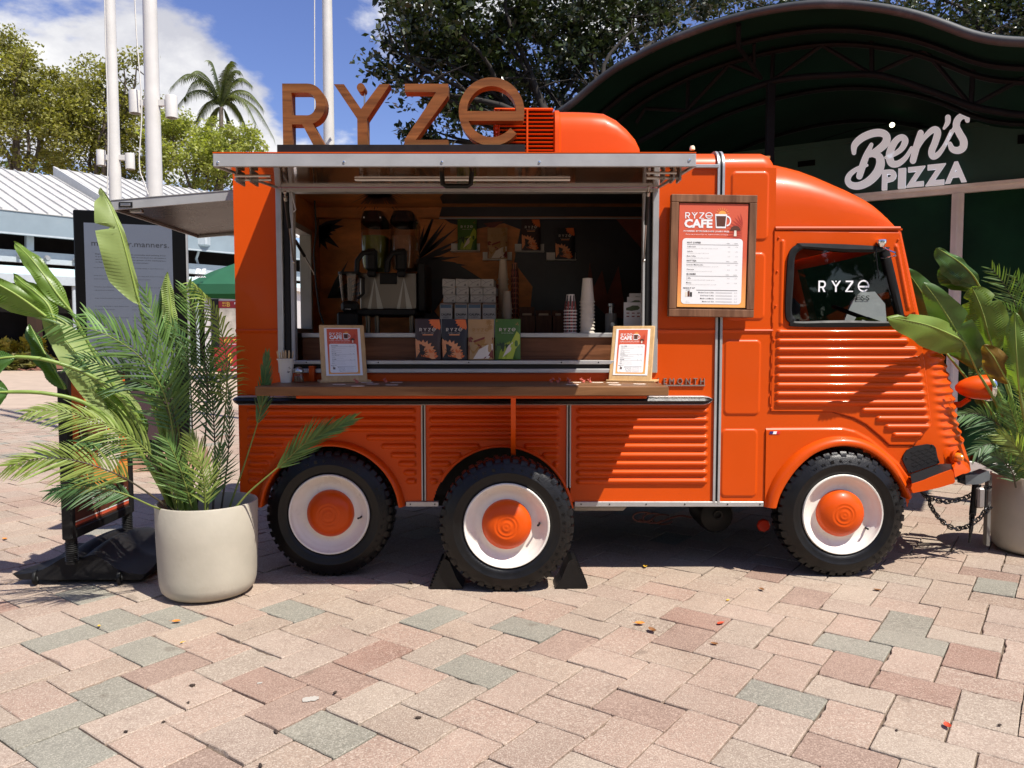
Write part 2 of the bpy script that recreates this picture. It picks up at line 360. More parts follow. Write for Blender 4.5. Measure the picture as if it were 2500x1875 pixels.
GLYPH = {
 'R': [[(0, 0), (0, 475)]+earc(195, 320, 137, 155, 90, -75, 18)+[(322, 0), (236, 0), (150, 164), (70, 164), (70, 0)], [(70, 234)]+earc(190, 319, 68, 86, -90, 90, 14)+[(70, 405)]],
 'Y': [[(0, 470), (78, 470), (207, 282), (352, 470), (432, 470), (252, 205), (252, 0), (177, 0), (177, 205)]],
 'Z': [[(6, 473), (340, 473), (340, 385), (88, 45), (338, 45), (338, 0), (0, 0), (0, 45), (248, 410), (6, 410)]],
 'E': [earc(253, 250, 253, 250, -15.5, 320, 48)+earc(253, 250, 190, 186, 320, 201.2, 20)+[(497, 183)], earc(253, 250, 190, 186, -1.2+2, 178.8, 26)],
 'DOT': [earc(0, 0, 31, 33, 0, 342, 18)]}
_gc = {}
def glyph(mb, k, O, R, U, sx, sy, depth=0.0, mi=0, ox=0.0, oy=0.0):
    kk = (k, depth > 0)
    if kk not in _gc: _gc[kk] = fillmesh(GLYPH[k], .5 if depth else 0)
    V, Fs = _gc[kk]; R = Vector(R).normalized(); U = Vector(U).normalized(); N = R.cross(U)
    mb.add([Vector(O)+R*((v[0]+ox)*sx)+U*((v[1]+oy)*sy)+N*(v[2]*depth) for v in V], Fs, mi)
def ryze(mb, O, R, U, w, h, mi=0, gap=1.0):           # the four letters of the wordmark as flat print
    xs = (0, 430, 960, 1380) if gap == 1.0 else (0, 560, 1190, 1730); tot = xs[3]+506
    for k, x in zip('RYZE', xs): glyph(mb, k, O, R, U, w/tot, h/500, 0, mi, ox=x)
    glyph(mb, 'DOT', O, R, U, w/tot, h/500, 0, mi, ox=xs[1]+212, oy=445)
def smoothpts(pts, n=6):
    pts = [tuple(p) for p in pts]; out = []; q = [pts[0]]+pts+[pts[-1]]
    for i in range(1, len(q)-2):
        for k in range(n):
            t = k/n; a = [np.array(q[j], float) for j in (i-1, i, i+1, i+2)]
            out.append(tuple(.5*((2*a[1])+(-a[0]+a[2])*t+(2*a[0]-5*a[1]+4*a[2]-a[3])*t*t+(-a[0]+3*a[1]-3*a[2]+a[3])*t**3)))
    out.append(pts[-1]); return out
# ------------------------------------------------------------------ ground: pavers laid in a 3:2 herringbone
PANG = rad(-36.25); E1 = Vector((math.cos(PANG), math.sin(PANG), 0)); E2 = Vector((-E1.y, E1.x, 0)); PA, PB = .30, .20
PO = Vector((.852, 2.885, 0))
SAND = mat('joint_sand', (.13, .095, .065), .95, var=.5, vscale=30, coord='World', bump=.5, bscale=300)
FARPAVE = mat('distant_paving', (.39, .30, .225), .9, var=.14, vscale=2.0, coord='World', dirt=.15)
g = MB(); g.poly([(-400, -30, -.05), (400, -30, -.05), (400, 900, -.05), (-400, 900, -.05)]); struct('ground', g, FARPAVE)
g = MB(); g.poly([(-14, -3, -.012), (14, -3, -.012), (14, 16, -.012), (-14, 16, -.012)]); plaza = struct('pavement', g, SAND)
g = MB(); g.poly([(-40, 15.4, -.003), (40, 15.4, -.003), (40, 70, -.003), (-40, 70, -.003)]); struct('far_pavement', g, FARPAVE)
PM = [pavermat('pink_paver', (.33, .236, .180), (.56, .475, .38), (.15, .102, .077)), pavermat('tan_paver', (.325, .246, .184), (.56, .48, .385), (.155, .113, .086)), pavermat('grey_paver', (.228, .214, .170), (.44, .41, .335), (.102, .096, .078)), pavermat('red_paver', (.27, .172, .128), (.50, .38, .30), (.12, .075, .056))]
def pavers():
    gap = .0024
    def brick_mesh(m):
        b = MB(); rs = random.Random(brick_mesh.n); brick_mesh.n += 1; pts = []; hx, hy = PA/2-gap, PB/2-gap; cn = .006
        for (xa_, ya_, xb_, yb_, k) in ((-hx+cn, -hy, hx-cn, -hy, 7), (hx, -hy+cn, hx, hy-cn, 5), (hx-cn, hy, -hx+cn, hy, 7), (-hx, hy-cn, -hx, -hy+cn, 5)):
            for i in range(k+1): u = i/k; pts.append((xa_+(xb_-xa_)*u, ya_+(yb_-ya_)*u))
        chip = rs.randrange(len(pts)) if rs.random() < .55 else -9; top = []; mid = []; low = []
        for i, (x, y) in enumerate(pts):
            d = rs.uniform(0, .0016)+(rs.uniform(.004, .011) if abs(i-chip) <= 1 else 0); l = math.hypot(x, y); q = 1-d/l; e = rs.uniform(.0025, .0045); q2_ = 1-(d+e)/l
            mid.append((x*q, y*q, -e*.9)); top.append((x*q2_, y*q2_, 0)); low.append((x, y, -.03))
        n = len(pts); b.add(low+mid+top, [(i, (i+1) % n, n+(i+1) % n, n+i) for i in range(n)]+[(n+i, n+(i+1) % n, 2*n+(i+1) % n, 2*n+i) for i in range(n)]+[tuple(range(2*n, 3*n))])
        me = bpy.data.meshes.new('paver'); me.from_pydata(b.v, [], b.f); me.materials.append(m); me.update(); return me
    brick_mesh.n = 0
    meshes = [[brick_mesh(m) for _ in range(7)] for m in PM]
    grey = []
    for px, py in ((1869, 1610), (1900, 1707), (2200, 1573), (2190, 1510), (2083, 1583), (280, 1694), (807, 1799), (152, 1550), (365, 1585), (290, 1510), (1180, 1637), (1290, 1530), (1370, 1480), (100, 1790), (180, 1820), (60, 1760), (1055, 1495), (2425, 1425), (300, 1465), (250, 1450), (400, 1500), (700, 1480)):
        grey.append(G(px, py))
    red = [G(px, py) for px, py in ((420, 1620), (640, 1665), (720, 1700), (940, 1610), (1640, 1730), (1720, 1580), (2080, 1640), (1380, 1570), (300, 1790), (1100, 1450), (850, 1640), (1550, 1720))]
    cand = []
    v1 = (E1+E2)*PB; v2 = (E1-E2)*PA
    for i in range(-90, 91):
        for j in range(-60, 61):
            o = PO+v1*i+v2*j
            for kind in (0, 1):
                c = o+E1*(PA/2)+E2*(PB/2) if kind == 0 else o+E1*(PB/2)+E2*(PB+PA/2)
                if c.y < 1.2 or c.y > 15.5 or abs(c.x) > 13: continue
                if abs(c.x) > c.y*.95+1.3: continue
                cand.append((c, kind))
    def key(t):
        c = t[0]
        infr = abs(c.x) < .672*c.y+.12 and c.y > 2.28
        hidden = (4.5 < c.y < 6.3 and -1.5 < c.x < 2.2)
        return (0 if infr and not hidden else 1, c.y)
    cand.sort(key=key)
    rest = [MB() for _ in PM]
    for n, (c, kind) in enumerate(cand):
        r = random.random(); mi = 0 if r < .55 else (1 if r < .97 else 3)
        best = min(((c-gp).length, 2) for gp in grey)
        if best[0] < .095: mi = 2
        elif min((c-gp).length for gp in red) < .10: mi = 3
        elif c.y > 5 and random.random() < .05: mi = 2
        M = Matrix.Translation((c.x, c.y, random.uniform(-.0036, .0014))) @ Matrix.Rotation(PANG+(math.pi/2 if kind else 0)+random.gauss(0, .005), 4, 'Z') @ Matrix.Rotation(random.gauss(0, .006), 4, 'X') @ Matrix.Rotation(random.gauss(0, .005), 4, 'Y')
        if n < 300:
            o = bpy.data.objects.new('paver', meshes[mi][n % 7]); COL.objects.link(o); o.parent = plaza; o.matrix_local = M
        else:
            rest[mi].box(-PA/2+gap, PA/2-gap, -PB/2+gap, PB/2-gap, -.008, 0, M=M)
    big = MB()
    for i, r in enumerate(rest): big.add(r.v, r.f, i)
    o = obj('pavers', big, PM, plaza, smooth=None); o['kind'] = 'stuff'
pavers()

# ------------------------------------------------------------------ the food truck
YW = 4.42
truck = thing('food_truck', 'orange corrugated vintage food truck with its serving hatch raised', 'food truck', (.4, 5.3, 0))
def X(px, Y=YW): return P(px, 900, Y).x
def Z(py, Y=YW): return P(1250, py, Y).z
def pbox(mb, px0, px1, py0, py1, y0, y1, bev=0.0, mi=0, Yr=YW): mb.box(X(px0, Yr), X(px1, Yr), y0, y1, Z(py1, Yr), Z(py0, Yr), bev, mi)
XR, XF = X(578), X(1886)                       # rear of the box and its front edge
YB = 6.30; YC = (YW+YB)/2
T = truck
def tp(name, mb, m, parent=None, label=None, smooth=40): return obj(name, mb, m, parent or T, label, smooth)

# roof of the box: arched section swept along the length
def roof():
    zb, zt, r = Z(409), Z(366), .10
    sec = [(YW+.004, zb)]+[(YW+.004+r-r*math.cos(rad(a)), zt-r+r*math.sin(rad(a))) for a in range(0, 91, 10)]
    sec += [(YC, zt+.03)]
    sec += [(YC*2-y, z) for y, z in reversed(sec[:-1])]
    sec = [(y, z) for y, z in sec]
    mb = MB(); xs = [XR, XR+.012, (XR+XF)/2, XF-.07, XF-.03, XF-.008, XF]
    R = []
    for x in xs:
        d = 0 if x < XF-.075 else .07-math.sqrt(max(0, .07**2-max(0, x-(XF-.07))**2))
        R.append([(x, YC+(y-YC)*(1-d*.25), z-d) for y, z in sec])
    mb.rows(R); mb.add(R[0], [tuple(range(len(sec)))]); mb.add(R[-1], [tuple(range(len(sec)))])
    tp('roof', mb, ORANGE)
roof()
# upper wall round the serving opening
w = MB(); t0, t1 = YW, YW+.045
w.box(X(578), X(683), t0, t1, Z(972), Z(409.5)); w.box(X(1602), X(1744), t0, t1, Z(972), Z(409.5))
w.box(X(683), X(1602), t0, t1, Z(459), Z(409.5)); w.box(X(683), X(1602), t0, t1, Z(972), Z(909)); w.box(X(683), X(1602), t1-.01, t1+.03, Z(909), Z(884))
tp('side_wall', w, ORANGE)
b = MB()
for a, c in ((578, 682), (1604, 1744), (1761, 1884)):
    pts = [(Z(803), .0), (Z(804.5), .009), (Z(807), .012), (Z(811), .006), (Z(814), .0)]
    b.rows([[(X(q), YW-d, z) for z, d in pts] for q in (a, c)])
tp('belt_moulding', b, ORANGE)
b = MB(); b.box(X(1690), X(1746), YW-.018, YW+.0, Z(411), Z(402.5), .003); tp('drip_rail', b, ALU)
# far wall, rear wall with its window hole, front bulkhead, floor, ceiling
b = MB(); b.box(XR+.002, XF, YB-.05, YB, Z(1226), Z(408.5)); tp('far_wall', b, ORANGE)
ZWB, ZWT = 1.43, 2.17; YWA, YWB = 4.62, 5.84
MURALW = mat('mural_print', (.58, .215, .055), .55, var=.45, vscale=3.0, coord='World', stretch=(1, 1, 2.5))
b = MB()
b.box(XR, XR+.04, YW+.046, YWA, Z(1226), Z(409)); b.box(XR, XR+.04, YWB, YB-.051, Z(1226), Z(409)); b.box(XR, XR+.04, YWA, YWB, Z(1226), ZWB); b.box(XR, XR+.04, YWA, YWB, ZWT, Z(409))
tp('rear_wall', b, ORANGE)
b = MB()
for y in (YWA-.02, YWB-.02): b.box(XR-.012, XR+.075, y, y+.04, ZWB-.02, ZWT+.02, .004)
b.box(XR-.012, XR+.075, YWA+.021, YWB-.021, ZWB-.02, ZWB+.02); b.box(XR-.012, XR+.075, YWA+.021, YWB-.021, ZWT-.02, ZWT+.02)
tp('rear_window_frame', b, ALUM)
b = MB(); b.box(XR+.06, XF-.02, YW+.08, YB-.06, .92, .96); tp('floor', b, DARK)
b = MB(); b.box(XR+.05, XF-.02, YW+.05, YB-.06, 2.405, 2.42); tp('ceiling', b, MURALW)
INTBLACK = mat('interior_black_print', (.018, .018, .022), .38, var=.5, vscale=3)
b = MB(); b.box(1.22, 1.25, YW+.08, YB-.06, .97, 2.404); tp('bulkhead', b, INTBLACK)
b = MB(); b.box(XR+.12, 1.42, 4.78, 6.15, .40, .90); b.box(1.3, 2.35, 4.85, 6.0, .42, .9); b.box(XR+.3, 2.3, 5.0, 5.12, .28, .40); b.box(XR+.3, 2.3, 5.7, 5.82, .28, .40); tp('chassis', b, DARK)
# lower corrugated side panels, pressed ribs in the sheet
def ribs_h(ribs, hh=.0168, amp=.0165):
    def f(Xa, Za):
        D = np.zeros(Xa.shape)
        for (xa, xb, zc) in ribs:
            dx = np.maximum(np.maximum(xa+hh-Xa, Xa-(xb-hh)), 0); q = (dx*dx+(Za-zc)**2)/hh**2
            D = np.maximum(D, amp*np.clip(1-q, 0, 1)**.62)
        return D
    return f
RY = [1003.5, 1025, 1046.5, 1068, 1089.5, 1111, 1132, 1153.5, 1174.5]
def circ(px, py, r): 
    cx, cz = X(px), Z(py); rr = r/F*YW
    return lambda Xa, Za: (Xa-cx)**2+(Za-cz)**2 > rr*rr
k1, k2 = circ(805, 1258, 176), circ(1225, 1262, 174)
zs = np.linspace(Z(1226), Z(984), 150)
L4 = [None, None, None, 732, 692, 670, 653, 642, 628]; R4 = [None, None, None, 893, 930, 952, 971, 984, 990]
rb = []
for i, y in enumerate(RY):
    if L4[i] is None: rb.append((X(602), X(1014), Z(y)))
    else: rb += [(X(602), X(L4[i]), Z(y)), (X(R4[i]), X(1015), Z(y))]
b = MB(); b.hgrid(np.linspace(X(580), X(1027), 150), zs, YW, ribs_h(rb), k1); tp('corrugated_panel', b, ORANGE, smooth=50)
rb = []
for i, y in enumerate(RY):
    dz = max(0.0, (1.0-((1262-y)/181.0)**2)); half = 181*math.sqrt(dz) if (1262-y) < 181 else 0
    if half == 0: rb.append((X(1048), X(1366), Z(y)))
    else:
        if 1225-half-1048 > 14: rb.append((X(1048), X(1225-half), Z(y)))
        if 1366-(1225+half) > 14: rb.append((X(1225+half), X(1366), Z(y)))
b = MB(); b.hgrid(np.linspace(X(1038), X(1384), 130), zs, YW, ribs_h(rb), k2); tp('corrugated_panel', b, ORANGE, smooth=50)
b = MB(); b.hgrid(np.linspace(X(1394), X(1744), 130), zs, YW, ribs_h([(X(1409), X(1730), Z(y)) for y in RY]), k2); tp('corrugated_panel', b, ORANGE, smooth=50)
# plain strip between bumper strip and panels, vertical joint strips, sill trim, bumper strip
b = MB(); b.box(X(579), X(1744), YW+.002, YW+.02, Z(984), Z(972.2)); tp('waist_panel', b, ORANGE)
def joint(px0, px1, pya, pyb, lean=0.0):
    xa, xb = X(px0), X(px1); w_ = xb-xa; a = MB()
    a.box(xa, xa+w_*.34, YW-.012, YW+.004, Z(pyb), Z(pya), .002, 0); a.box(xb-w_*.34, xb, YW-.012, YW+.004, Z(pyb), Z(pya), .002, 0); a.box(xa+w_*.34, xb-w_*.34, YW-.006, YW+.004, Z(pyb), Z(pya), 0, 1)
    tp('joint_strip', a, [ALU, BLACK])
joint(1027.5, 1038.5, 986, 1222); joint(1383.5, 1394.5, 986, 1190)
def bigjoint():
    a = MB(); xa, xb = X(1744), X(1761); w_ = xb-xa; zb, zt = Z(1229), Z(366); r = .10
    path = [(YW, zb), (YW, zt-r)]+[(YW+r-r*math.cos(rad(q)), zt-r+r*math.sin(rad(q))) for q in range(9, 91, 9)]+[(YC, zt+.032)]
    def strip(x0, x1, d, mi):
        R = []
        for i, (y, z) in enumerate(path):
            p0 = path[max(i-1, 0)]; p1 = path[min(i+1, len(path)-1)]; t = Vector((p1[0]-p0[0], p1[1]-p0[1])).normalized(); n = Vector((-t.y, t.x))
            R.append([(x0, y+n.x*(-.004), z-n.y*.004), (x0, y+n.x*d, z+n.y*d), (x1, y+n.x*d, z+n.y*d), (x1, y-n.x*.004, z-n.y*.004)])
        a.rows(R, mi, closed=True)
    strip(xa, xa+w_*.33, .013, 0); strip(xb-w_*.33, xb, .013, 0); strip(xa+w_*.33, xb-w_*.33, .007, 1)
    tp('joint_strip', a, [ALU, BLACK])
bigjoint()
for pa, pb, qs in ((989, 1069, (1000, 1060)), (1404, 1869, (1420, 1490, 1580, 1675, 1780, 1860))):
    b = MB(); b.box(X(pa), X(pb), YW-.012, YW+.02, Z(1236), Z(1224), .002)
    for q in qs: b.lathe([(.0, -.004), (.004, -.003), (.0045, 0)], (X(q), YW-.012, Z(1230)), (0, 1, 0), 8, 1)
    tp('sill_trim', b, [ALU, BLACK])
def bumper():
    a = MB(); x0, x1 = X(578), X(1716); tip = X(1743); tl = X(566)
    zc = Z(975.5)
    def rail(zt, zb, d, mi, col=0):
        sec = [(YW+.001, zt), (YW-d*.8, zt), (YW-d, (zt+zb)/2), (YW-d*.8, zb), (YW+.001, zb)]
        R = []
        for x, s in ((tl, .05), (tl+.02, .6), (x0+.02, 1), (x1-.0, 1), (x1+.03, .75), (tip, .04)):
            R.append([(x, YW+.001-(YW+.001-y)*s, zc+(z-zc)*s) for y, z in sec])
        a.rows(R, mi)
    rail(Z(965.5), Z(970.8), .045, 0); rail(Z(971), Z(983), .058, 1); rail(Z(983.2), Z(988), .045, 0)
    tp('bumper_strip', a, [ALU, RUBBER])
bumper()
# wheel-arch lips
def arch(outer, inner, mb, flare=.045, inset=.07):
    n = 40
    def resample(pts):
        pts = [Vector((X(p[0]), Z(p[1]))) for p in smoothpts(pts, 5)]; L = [0]
        for i in range(1, len(pts)): L.append(L[-1]+(pts[i]-pts[i-1]).length)
        out = []
        for k in range(n+1):
            s = L[-1]*k/n; i = max(j for j in range(len(L)) if L[j] <= s+1e-9); i = min(i, len(pts)-2); u = (s-L[i])/max(1e-9, L[i+1]-L[i]); out.append(pts[i].lerp(pts[i+1], u))
        return out
    A, B = resample(outer), resample(inner); R = []
    for a, c in zip(A, B):
        R.append([(a.x, YW+.004, a.y)]+[(a.x+(c.x-a.x)*s, YW-flare*d, a.y+(c.y-a.y)*s) for s, d in ((.04, .28), (.18, .62), (.42, .92), (.68, 1), (.9, .92), (1, .72))]+[(c.x+(c.x-a.x)*.03, YW+inset, c.y+(c.y-a.y)*.03)])
    mb.rows(R)
def arcpts(cx, cy, r, a0, a1, k=14): return [(cx+r*math.cos(rad(a0+(a1-a0)*i/k)), cy-r*math.sin(rad(a0+(a1-a0)*i/k))) for i in range(k+1)]
b = MB(); arch(arcpts(805, 1260, 185, 172, 8), arcpts(805, 1256, 168, 173, 7), b); tp('wheel_arch', b, ORANGE)
b = MB(); arch(arcpts(1225, 1264, 179, 150, 8), arcpts(1225, 1262, 170, 150, 7), b, .014); tp('wheel_arch', b, ORANGE)
FO = [(1869, 1236), (1877, 1200), (1896, 1158), (1926, 1120), (1962, 1091), (2008, 1070), (2053, 1063), (2104, 1070), (2152, 1093), (2190, 1130), (2212, 1167), (2229, 1204)]
FI = [(1897, 1236), (1906, 1205), (1925, 1170), (1950, 1137), (1985, 1107), (2025, 1091), (2063, 1087), (2104, 1094), (2142, 1115), (2176, 1148), (2200, 1182), (2219, 1216)]
b = MB(); arch(FO, FI, b, .055); tp('wheel_arch', b, ORANGE)

# side section with embossed panels, between the strip and the cab
def emb(px0, px1, py0, py1, r=.03, w_=.012, a=.007):
    x0, x1, z0, z1 = X(px0), X(px1), Z(py1), Z(py0)
    def f(Xa, Za):
        dx = np.abs(Xa-(x0+x1)/2)-(x1-x0)/2+r; dz = np.abs(Za-(z0+z1)/2)-(z1-z0)/2+r
        sd = np.sqrt(np.maximum(dx, 0)**2+np.maximum(dz, 0)**2)+np.minimum(np.maximum(dx, dz), 0)-r
        t = np.clip(-sd/w_, 0, 1); return a*t*t*(3-2*t)
    return f
embs = [emb(1776, 1869, 418, 588), emb(1772, 1864, 616, 782), emb(1766, 1857, 829, 1014), emb(1762, 1853, 1046, 1214)]
b = MB(); b.hgrid(np.linspace(X(1760.5), X(1886), 90), np.linspace(Z(1226), Z(409.5), 420), YW-.002, lambda a, c: sum(f(a, c) for f in embs)); tp('embossed_panel', b, ORANGE, smooth=60)

# ---- cab shell: one plan outline per height, flat side then rounded nose
EDGE = [(560, 2186), (759, 2232), (853, 2256), (925, 2267), (1000, 2278), (1036, 2284), (1090, 2303), (1140, 2322), (1160, 2326)]
def xa(z):
    zz = [Z(p[0]) for p in EDGE][::-1]; xx = [X(p[1]) for p in EDGE][::-1]; return float(np.interp(z, zz, xx))
ZN = Z(850); zmin, zmax = Z(1160), Z(556)
def nose_a(z):
    if z <= ZN: return float(np.interp(z, [Z(1160), Z(980), ZN], [.40, .40, .33]))
    return float(np.interp(z, [ZN, Z(838), Z(560)], [.33, .14, .10]))
WIN = [(1917, 640), (1922, 615), (1938, 600), (1960, 597), (2140, 605), (2154, 612), (2163, 640), (2194, 760), (2196, 782), (2185, 794), (1950, 796), (1925, 786), (1914, 760)]
WINW = [(X(a), Z(c)) for a, c in WIN]
ARCHW = [(X(a), Z(c)) for a, c in FI]+[(X(2225), Z(1300)), (X(1895), Z(1300))]
def shell():
    levels = np.linspace(zmin, zmax, 250); mb = MB(); R = []; x0 = XF-.002; side = 24; cor = 30; RP = .0494
    for z in levels:
        A = xa(z); a = nose_a(z); row = []
        for i in range(side): row.append((x0+(A-x0)*i/side, YW+.006, z))
        rib = 0
        if Z(1095) < z < Z(842): rib = .012*max(0, math.cos(2*math.pi*(z-Z(854))/RP)*.6+.4)
        for i in range(cor+1):
            t = math.pi/2*i/cor; b_ = YC-YW-.006; nx, ny = b_*math.sin(t), -a*math.cos(t); l = math.hypot(nx, ny); k = rib*min(1, max(0, (t-.06)/.1))
            row.append((A+a*math.sin(t)+nx/l*k, YW+.006+b_*(1-math.cos(t))+ny/l*k, z))
        row += [(x, 2*YC-y, zz) for x, y, zz in reversed(row[:-1])]
        R.append(row)
    n = len(R[0]); V = [p for r in R for p in r]; Q = []
    for i in range(len(R)-1):
        for k in range(n-1): Q.append((i*n+k, i*n+k+1, (i+1)*n+k+1, (i+1)*n+k))
    c = np.array([np.mean([V[j] for j in q], 0) for q in Q]); nearside = (c[:, 1] < YW+.01); farside = c[:, 1] > YB-.03
    cut = (nearside | farside) & (inpoly(c[:, 0], c[:, 2], WINW) | inpoly(c[:, 0], c[:, 2], ARCHW))
    nose = (c[:, 0] > np.array([xa(z) for z in c[:, 2]])+.045) & (c[:, 2] > Z(800)) & (c[:, 2] < Z(590)) & (np.abs(c[:, 1]-YC) < .82)
    keep = ~(cut | nose)
    mb.add(V, [Q[i] for i in np.nonzero(keep)[0]]); tp('cab_shell', mb, ORANGE, smooth=35)
    ws = MB(); ws.add(V, [Q[i] for i in np.nonzero(nose)[0]]); tp('windscreen', ws, glassmat('windscreen_glass', (.80, .84, .84)))
shell()
def dome():
    sil = [(1886, 381), (1905, 385), (1930, 391), (1958, 399), (1990, 412), (2021, 427), (2059, 446), (2080, 458), (2101, 471), (2118, 485), (2132, 500), (2148, 521), (2160, 541), (2168, 555)]
    mb = MB(); R = []; z0 = Z(557)
    for i, (px, py) in enumerate(sil):
        Ys = YW+.16; p = P(px, py, Ys); x = p.x if i else XF-.001; h = max(.004, (p.z-z0)/.955)
        s = i/(len(sil)-1); b_ = (YC-YW-.012)*(1-.05*s**3); row = []
        for k in range(41):
            t = math.pi*k/40; cs, sn = math.cos(t), math.sin(t); row.append((x, YC-math.copysign(abs(cs)**.55, cs)*b_, z0+h*abs(sn)**.5))
        R.append(row)
    mb.rows(R); mb.add(R[0], [tuple(range(41))]); mb.add(R[-1], [tuple(range(41))]); tp('cab_roof', mb, ORANGE, smooth=50)
    g_ = MB(); sec = [(.004, -.012), (-.012, -.012), (-.016, -.002), (-.012, .008), (.004, .01)]
    g_.rows([[(x, YW+dy, Z(557)+dz) for dy, dz in sec] for x in (XF-.002, X(2186))]); g_.add([(X(2186), YW+dy, Z(557)+dz) for dy, dz in sec], [tuple(range(5))])
    g_.box(XF, X(2186)+.02, YW+.005, YB-.01, Z(559)-.006, Z(557)-.001); tp('rain_gutter', g_, ORANGE)
dome()
# wing below the door
FP = [(1872, 1236), (1872, 1007), (2034, 1007), (2085, 1024), (2116, 1040), (2151, 1069), (2172, 1088), (2236, 1090), (2302, 1090), (2322, 1140), (2322, 1150), (2236, 1192), (2222, 1236)]
FPW = [(X(a), Z(c)) for a, c in FP]
STEP = [(1876, 1044), (2060, 1043), (2090, 1050), (2125, 1068), (2155, 1092), (2200, 1130), (2240, 1180)]
def wing_h(Xa, Za):
    d = np.full(Xa.shape, 9.); zz = np.interp(Xa, [X(a) for a, _ in STEP], [Z(c) for _, c in STEP])
    t = np.clip((zz-Za)/.014, 0, 1); return .011*t*t*(3-2*t)
b = MB(); b.hgrid(np.linspace(X(1872), X(2322), 170), np.linspace(Z(1236), Z(1006), 110), YW-.001, wing_h, lambda a, c: inpoly(a, c, FPW) & ~inpoly(a, c, ARCHW)); tp('front_wing', b, ORANGE, smooth=50)
# cab door with pressed ribs
DOOR = [(1876, 566), (2184, 570), (2226, 759), (2248, 853), (2259, 925), (2270, 1000), (2276, 1034), (2233, 1084), (2176, 1084), (2155, 1064), (2118, 1034), (2088, 1018), (2036, 1003), (1868, 1003)]
DW = [(X(a), Z(c)) for a, c in DOOR]
dribs = [(X(1892), X(q), Z(y)) for y, q in ((811, 2200), (832.5, 2214), (854, 2236), (875.5, 2242), (897, 2246), (918.5, 2252), (940, 2256), (961.5, 2260), (982.5, 2262))]
dribs += [(X(q0), X(q1), Z(y)) for q0, q1, y in ((2102, 2266, 1001), (2139, 2271, 1021), (2161, 2274, 1041), (2180, 2254, 1061))]
vr = ribs_h(dribs)
def vert(px, pya, pyb, hh=.012, amp=.008):
    xc, z0, z1 = X(px), Z(pyb), Z(pya)
    return lambda Xa, Za: amp*np.clip(1-((Xa-xc)**2+np.maximum(np.maximum(z0+hh-Za, Za-z1+hh), 0)**2)/hh**2, 0, 1)**.6
v1 = vert(1903, 586, 794); 
def slanted(Xa, Za):
    xc = np.interp(Za, [Z(760), Z(595)], [X(2212), X(2176)]); m_ = np.clip((Za-Z(760))/.02, 0, 1)*np.clip((Z(595)-Za)/.02, 0, 1)
    return .009*np.clip(1-(Xa-xc)**2/.011**2, 0, 1)**.6*m_
b = MB(); b.hgrid(np.linspace(X(1884), X(2278), 190), np.linspace(Z(1086), Z(564), 300), YW-.010, lambda a, c: np.maximum(np.maximum(vr(a, c), v1(a, c)), slanted(a, c)), lambda a, c: inpoly(a, c, DW) & ~inpoly(a, c, WINW))
door = tp('cab_door', b, ORANGE, smooth=50)
b = MB(); b.tube([(max(q[0], X(1884)), YW-.004, q[1]) for q in DW], .0055, 6, closed=True); obj('door_edge', b, ORANGE, door)
def ring(pts, mb, r0, r1, y0, y1, mi=0):
    c = Vector((sum(p[0] for p in pts)/len(pts), sum(p[1] for p in pts)/len(pts))); R = []
    for p in pts:
        d = Vector(p)-c; u = d.normalized()
        R.append([(p[0]+u.x*r0, y1, p[1]+u.y*r0), (p[0]+u.x*r0*.8, y0, p[1]+u.y*r0*.8), (p[0]-u.x*r1*.6, y0-.004, p[1]-u.y*r1*.6), (p[0]-u.x*r1, y0+.004, p[1]-u.y*r1), (p[0]-u.x*r1*1.05, y1, p[1]-u.y*r1*1.05)])
    n = 5; V = [p for r in R for p in r]; N_ = len(R)
    mb.add(V, [(i*n+k, i*n+k+1, ((i+1) % N_)*n+k+1, ((i+1) % N_)*n+k) for i in range(N_) for k in range(n-1)], mi)
WS = [(X(a), Z(c)) for a, c in smoothpts(WIN+WIN[:1], 4)[:-1]]
b = MB(); ring(WS, b, .008, .034, YW-.026, YW+.02); win = obj('window_gasket', b, BLACK, door)
cx_ = sum(p[0] for p in WS)/len(WS); cz_ = sum(p[1] for p in WS)/len(WS)
def inset(p, k): d = Vector((p[0]-cx_, p[1]-cz_)); u = d.normalized(); return (p[0]-u.x*k, p[1]-u.y*k)
b = MB(); b.poly([(q[0], YW-.010, q[1]) for q in [inset(p, .026) for p in WS]]); obj('pane', b, glassmat('cab_window_glass', (.50, .52, .52)), win)
b = MB(); ryze(b, (X(1991), YW-.014, Z(713)), (1, 0, 0), (0, 0, 1), X(2114)-X(1991), Z(684)-Z(713), 0, 2.0); obj('window_lettering', b, LETTERWHITE, win, smooth=None)
b = MB(); b.tube([inset3 for inset3 in [(q[0], YW-.020, q[1]) for q in [inset(p, .030) for p in WS]]], .004, 6, closed=True); obj('window_trim', b, BLACK, win)
b = MB()
for px, py in ((1893, 581), (1891, 663), (1889, 747), (1887, 831), (1885, 917), (1883, 996), (2181, 586)): b.lathe([(0, -.008), (.005, -.006), (.0065, 0)], (X(px), YW-.010, Z(py)), (0, 1, 0), 8)
obj('door_screws', b, ORANGE, door)
b = MB()
for k in range(13): z = Z(580+k*33); b.lathe([(.0, -.024), (.0045, -.024), (.0045, .024), (0, .024)], (X(1884.5-k*.3), YW-.006, z), (0, 0, 1), 8)
obj('hinge', b, ORANGE, door)
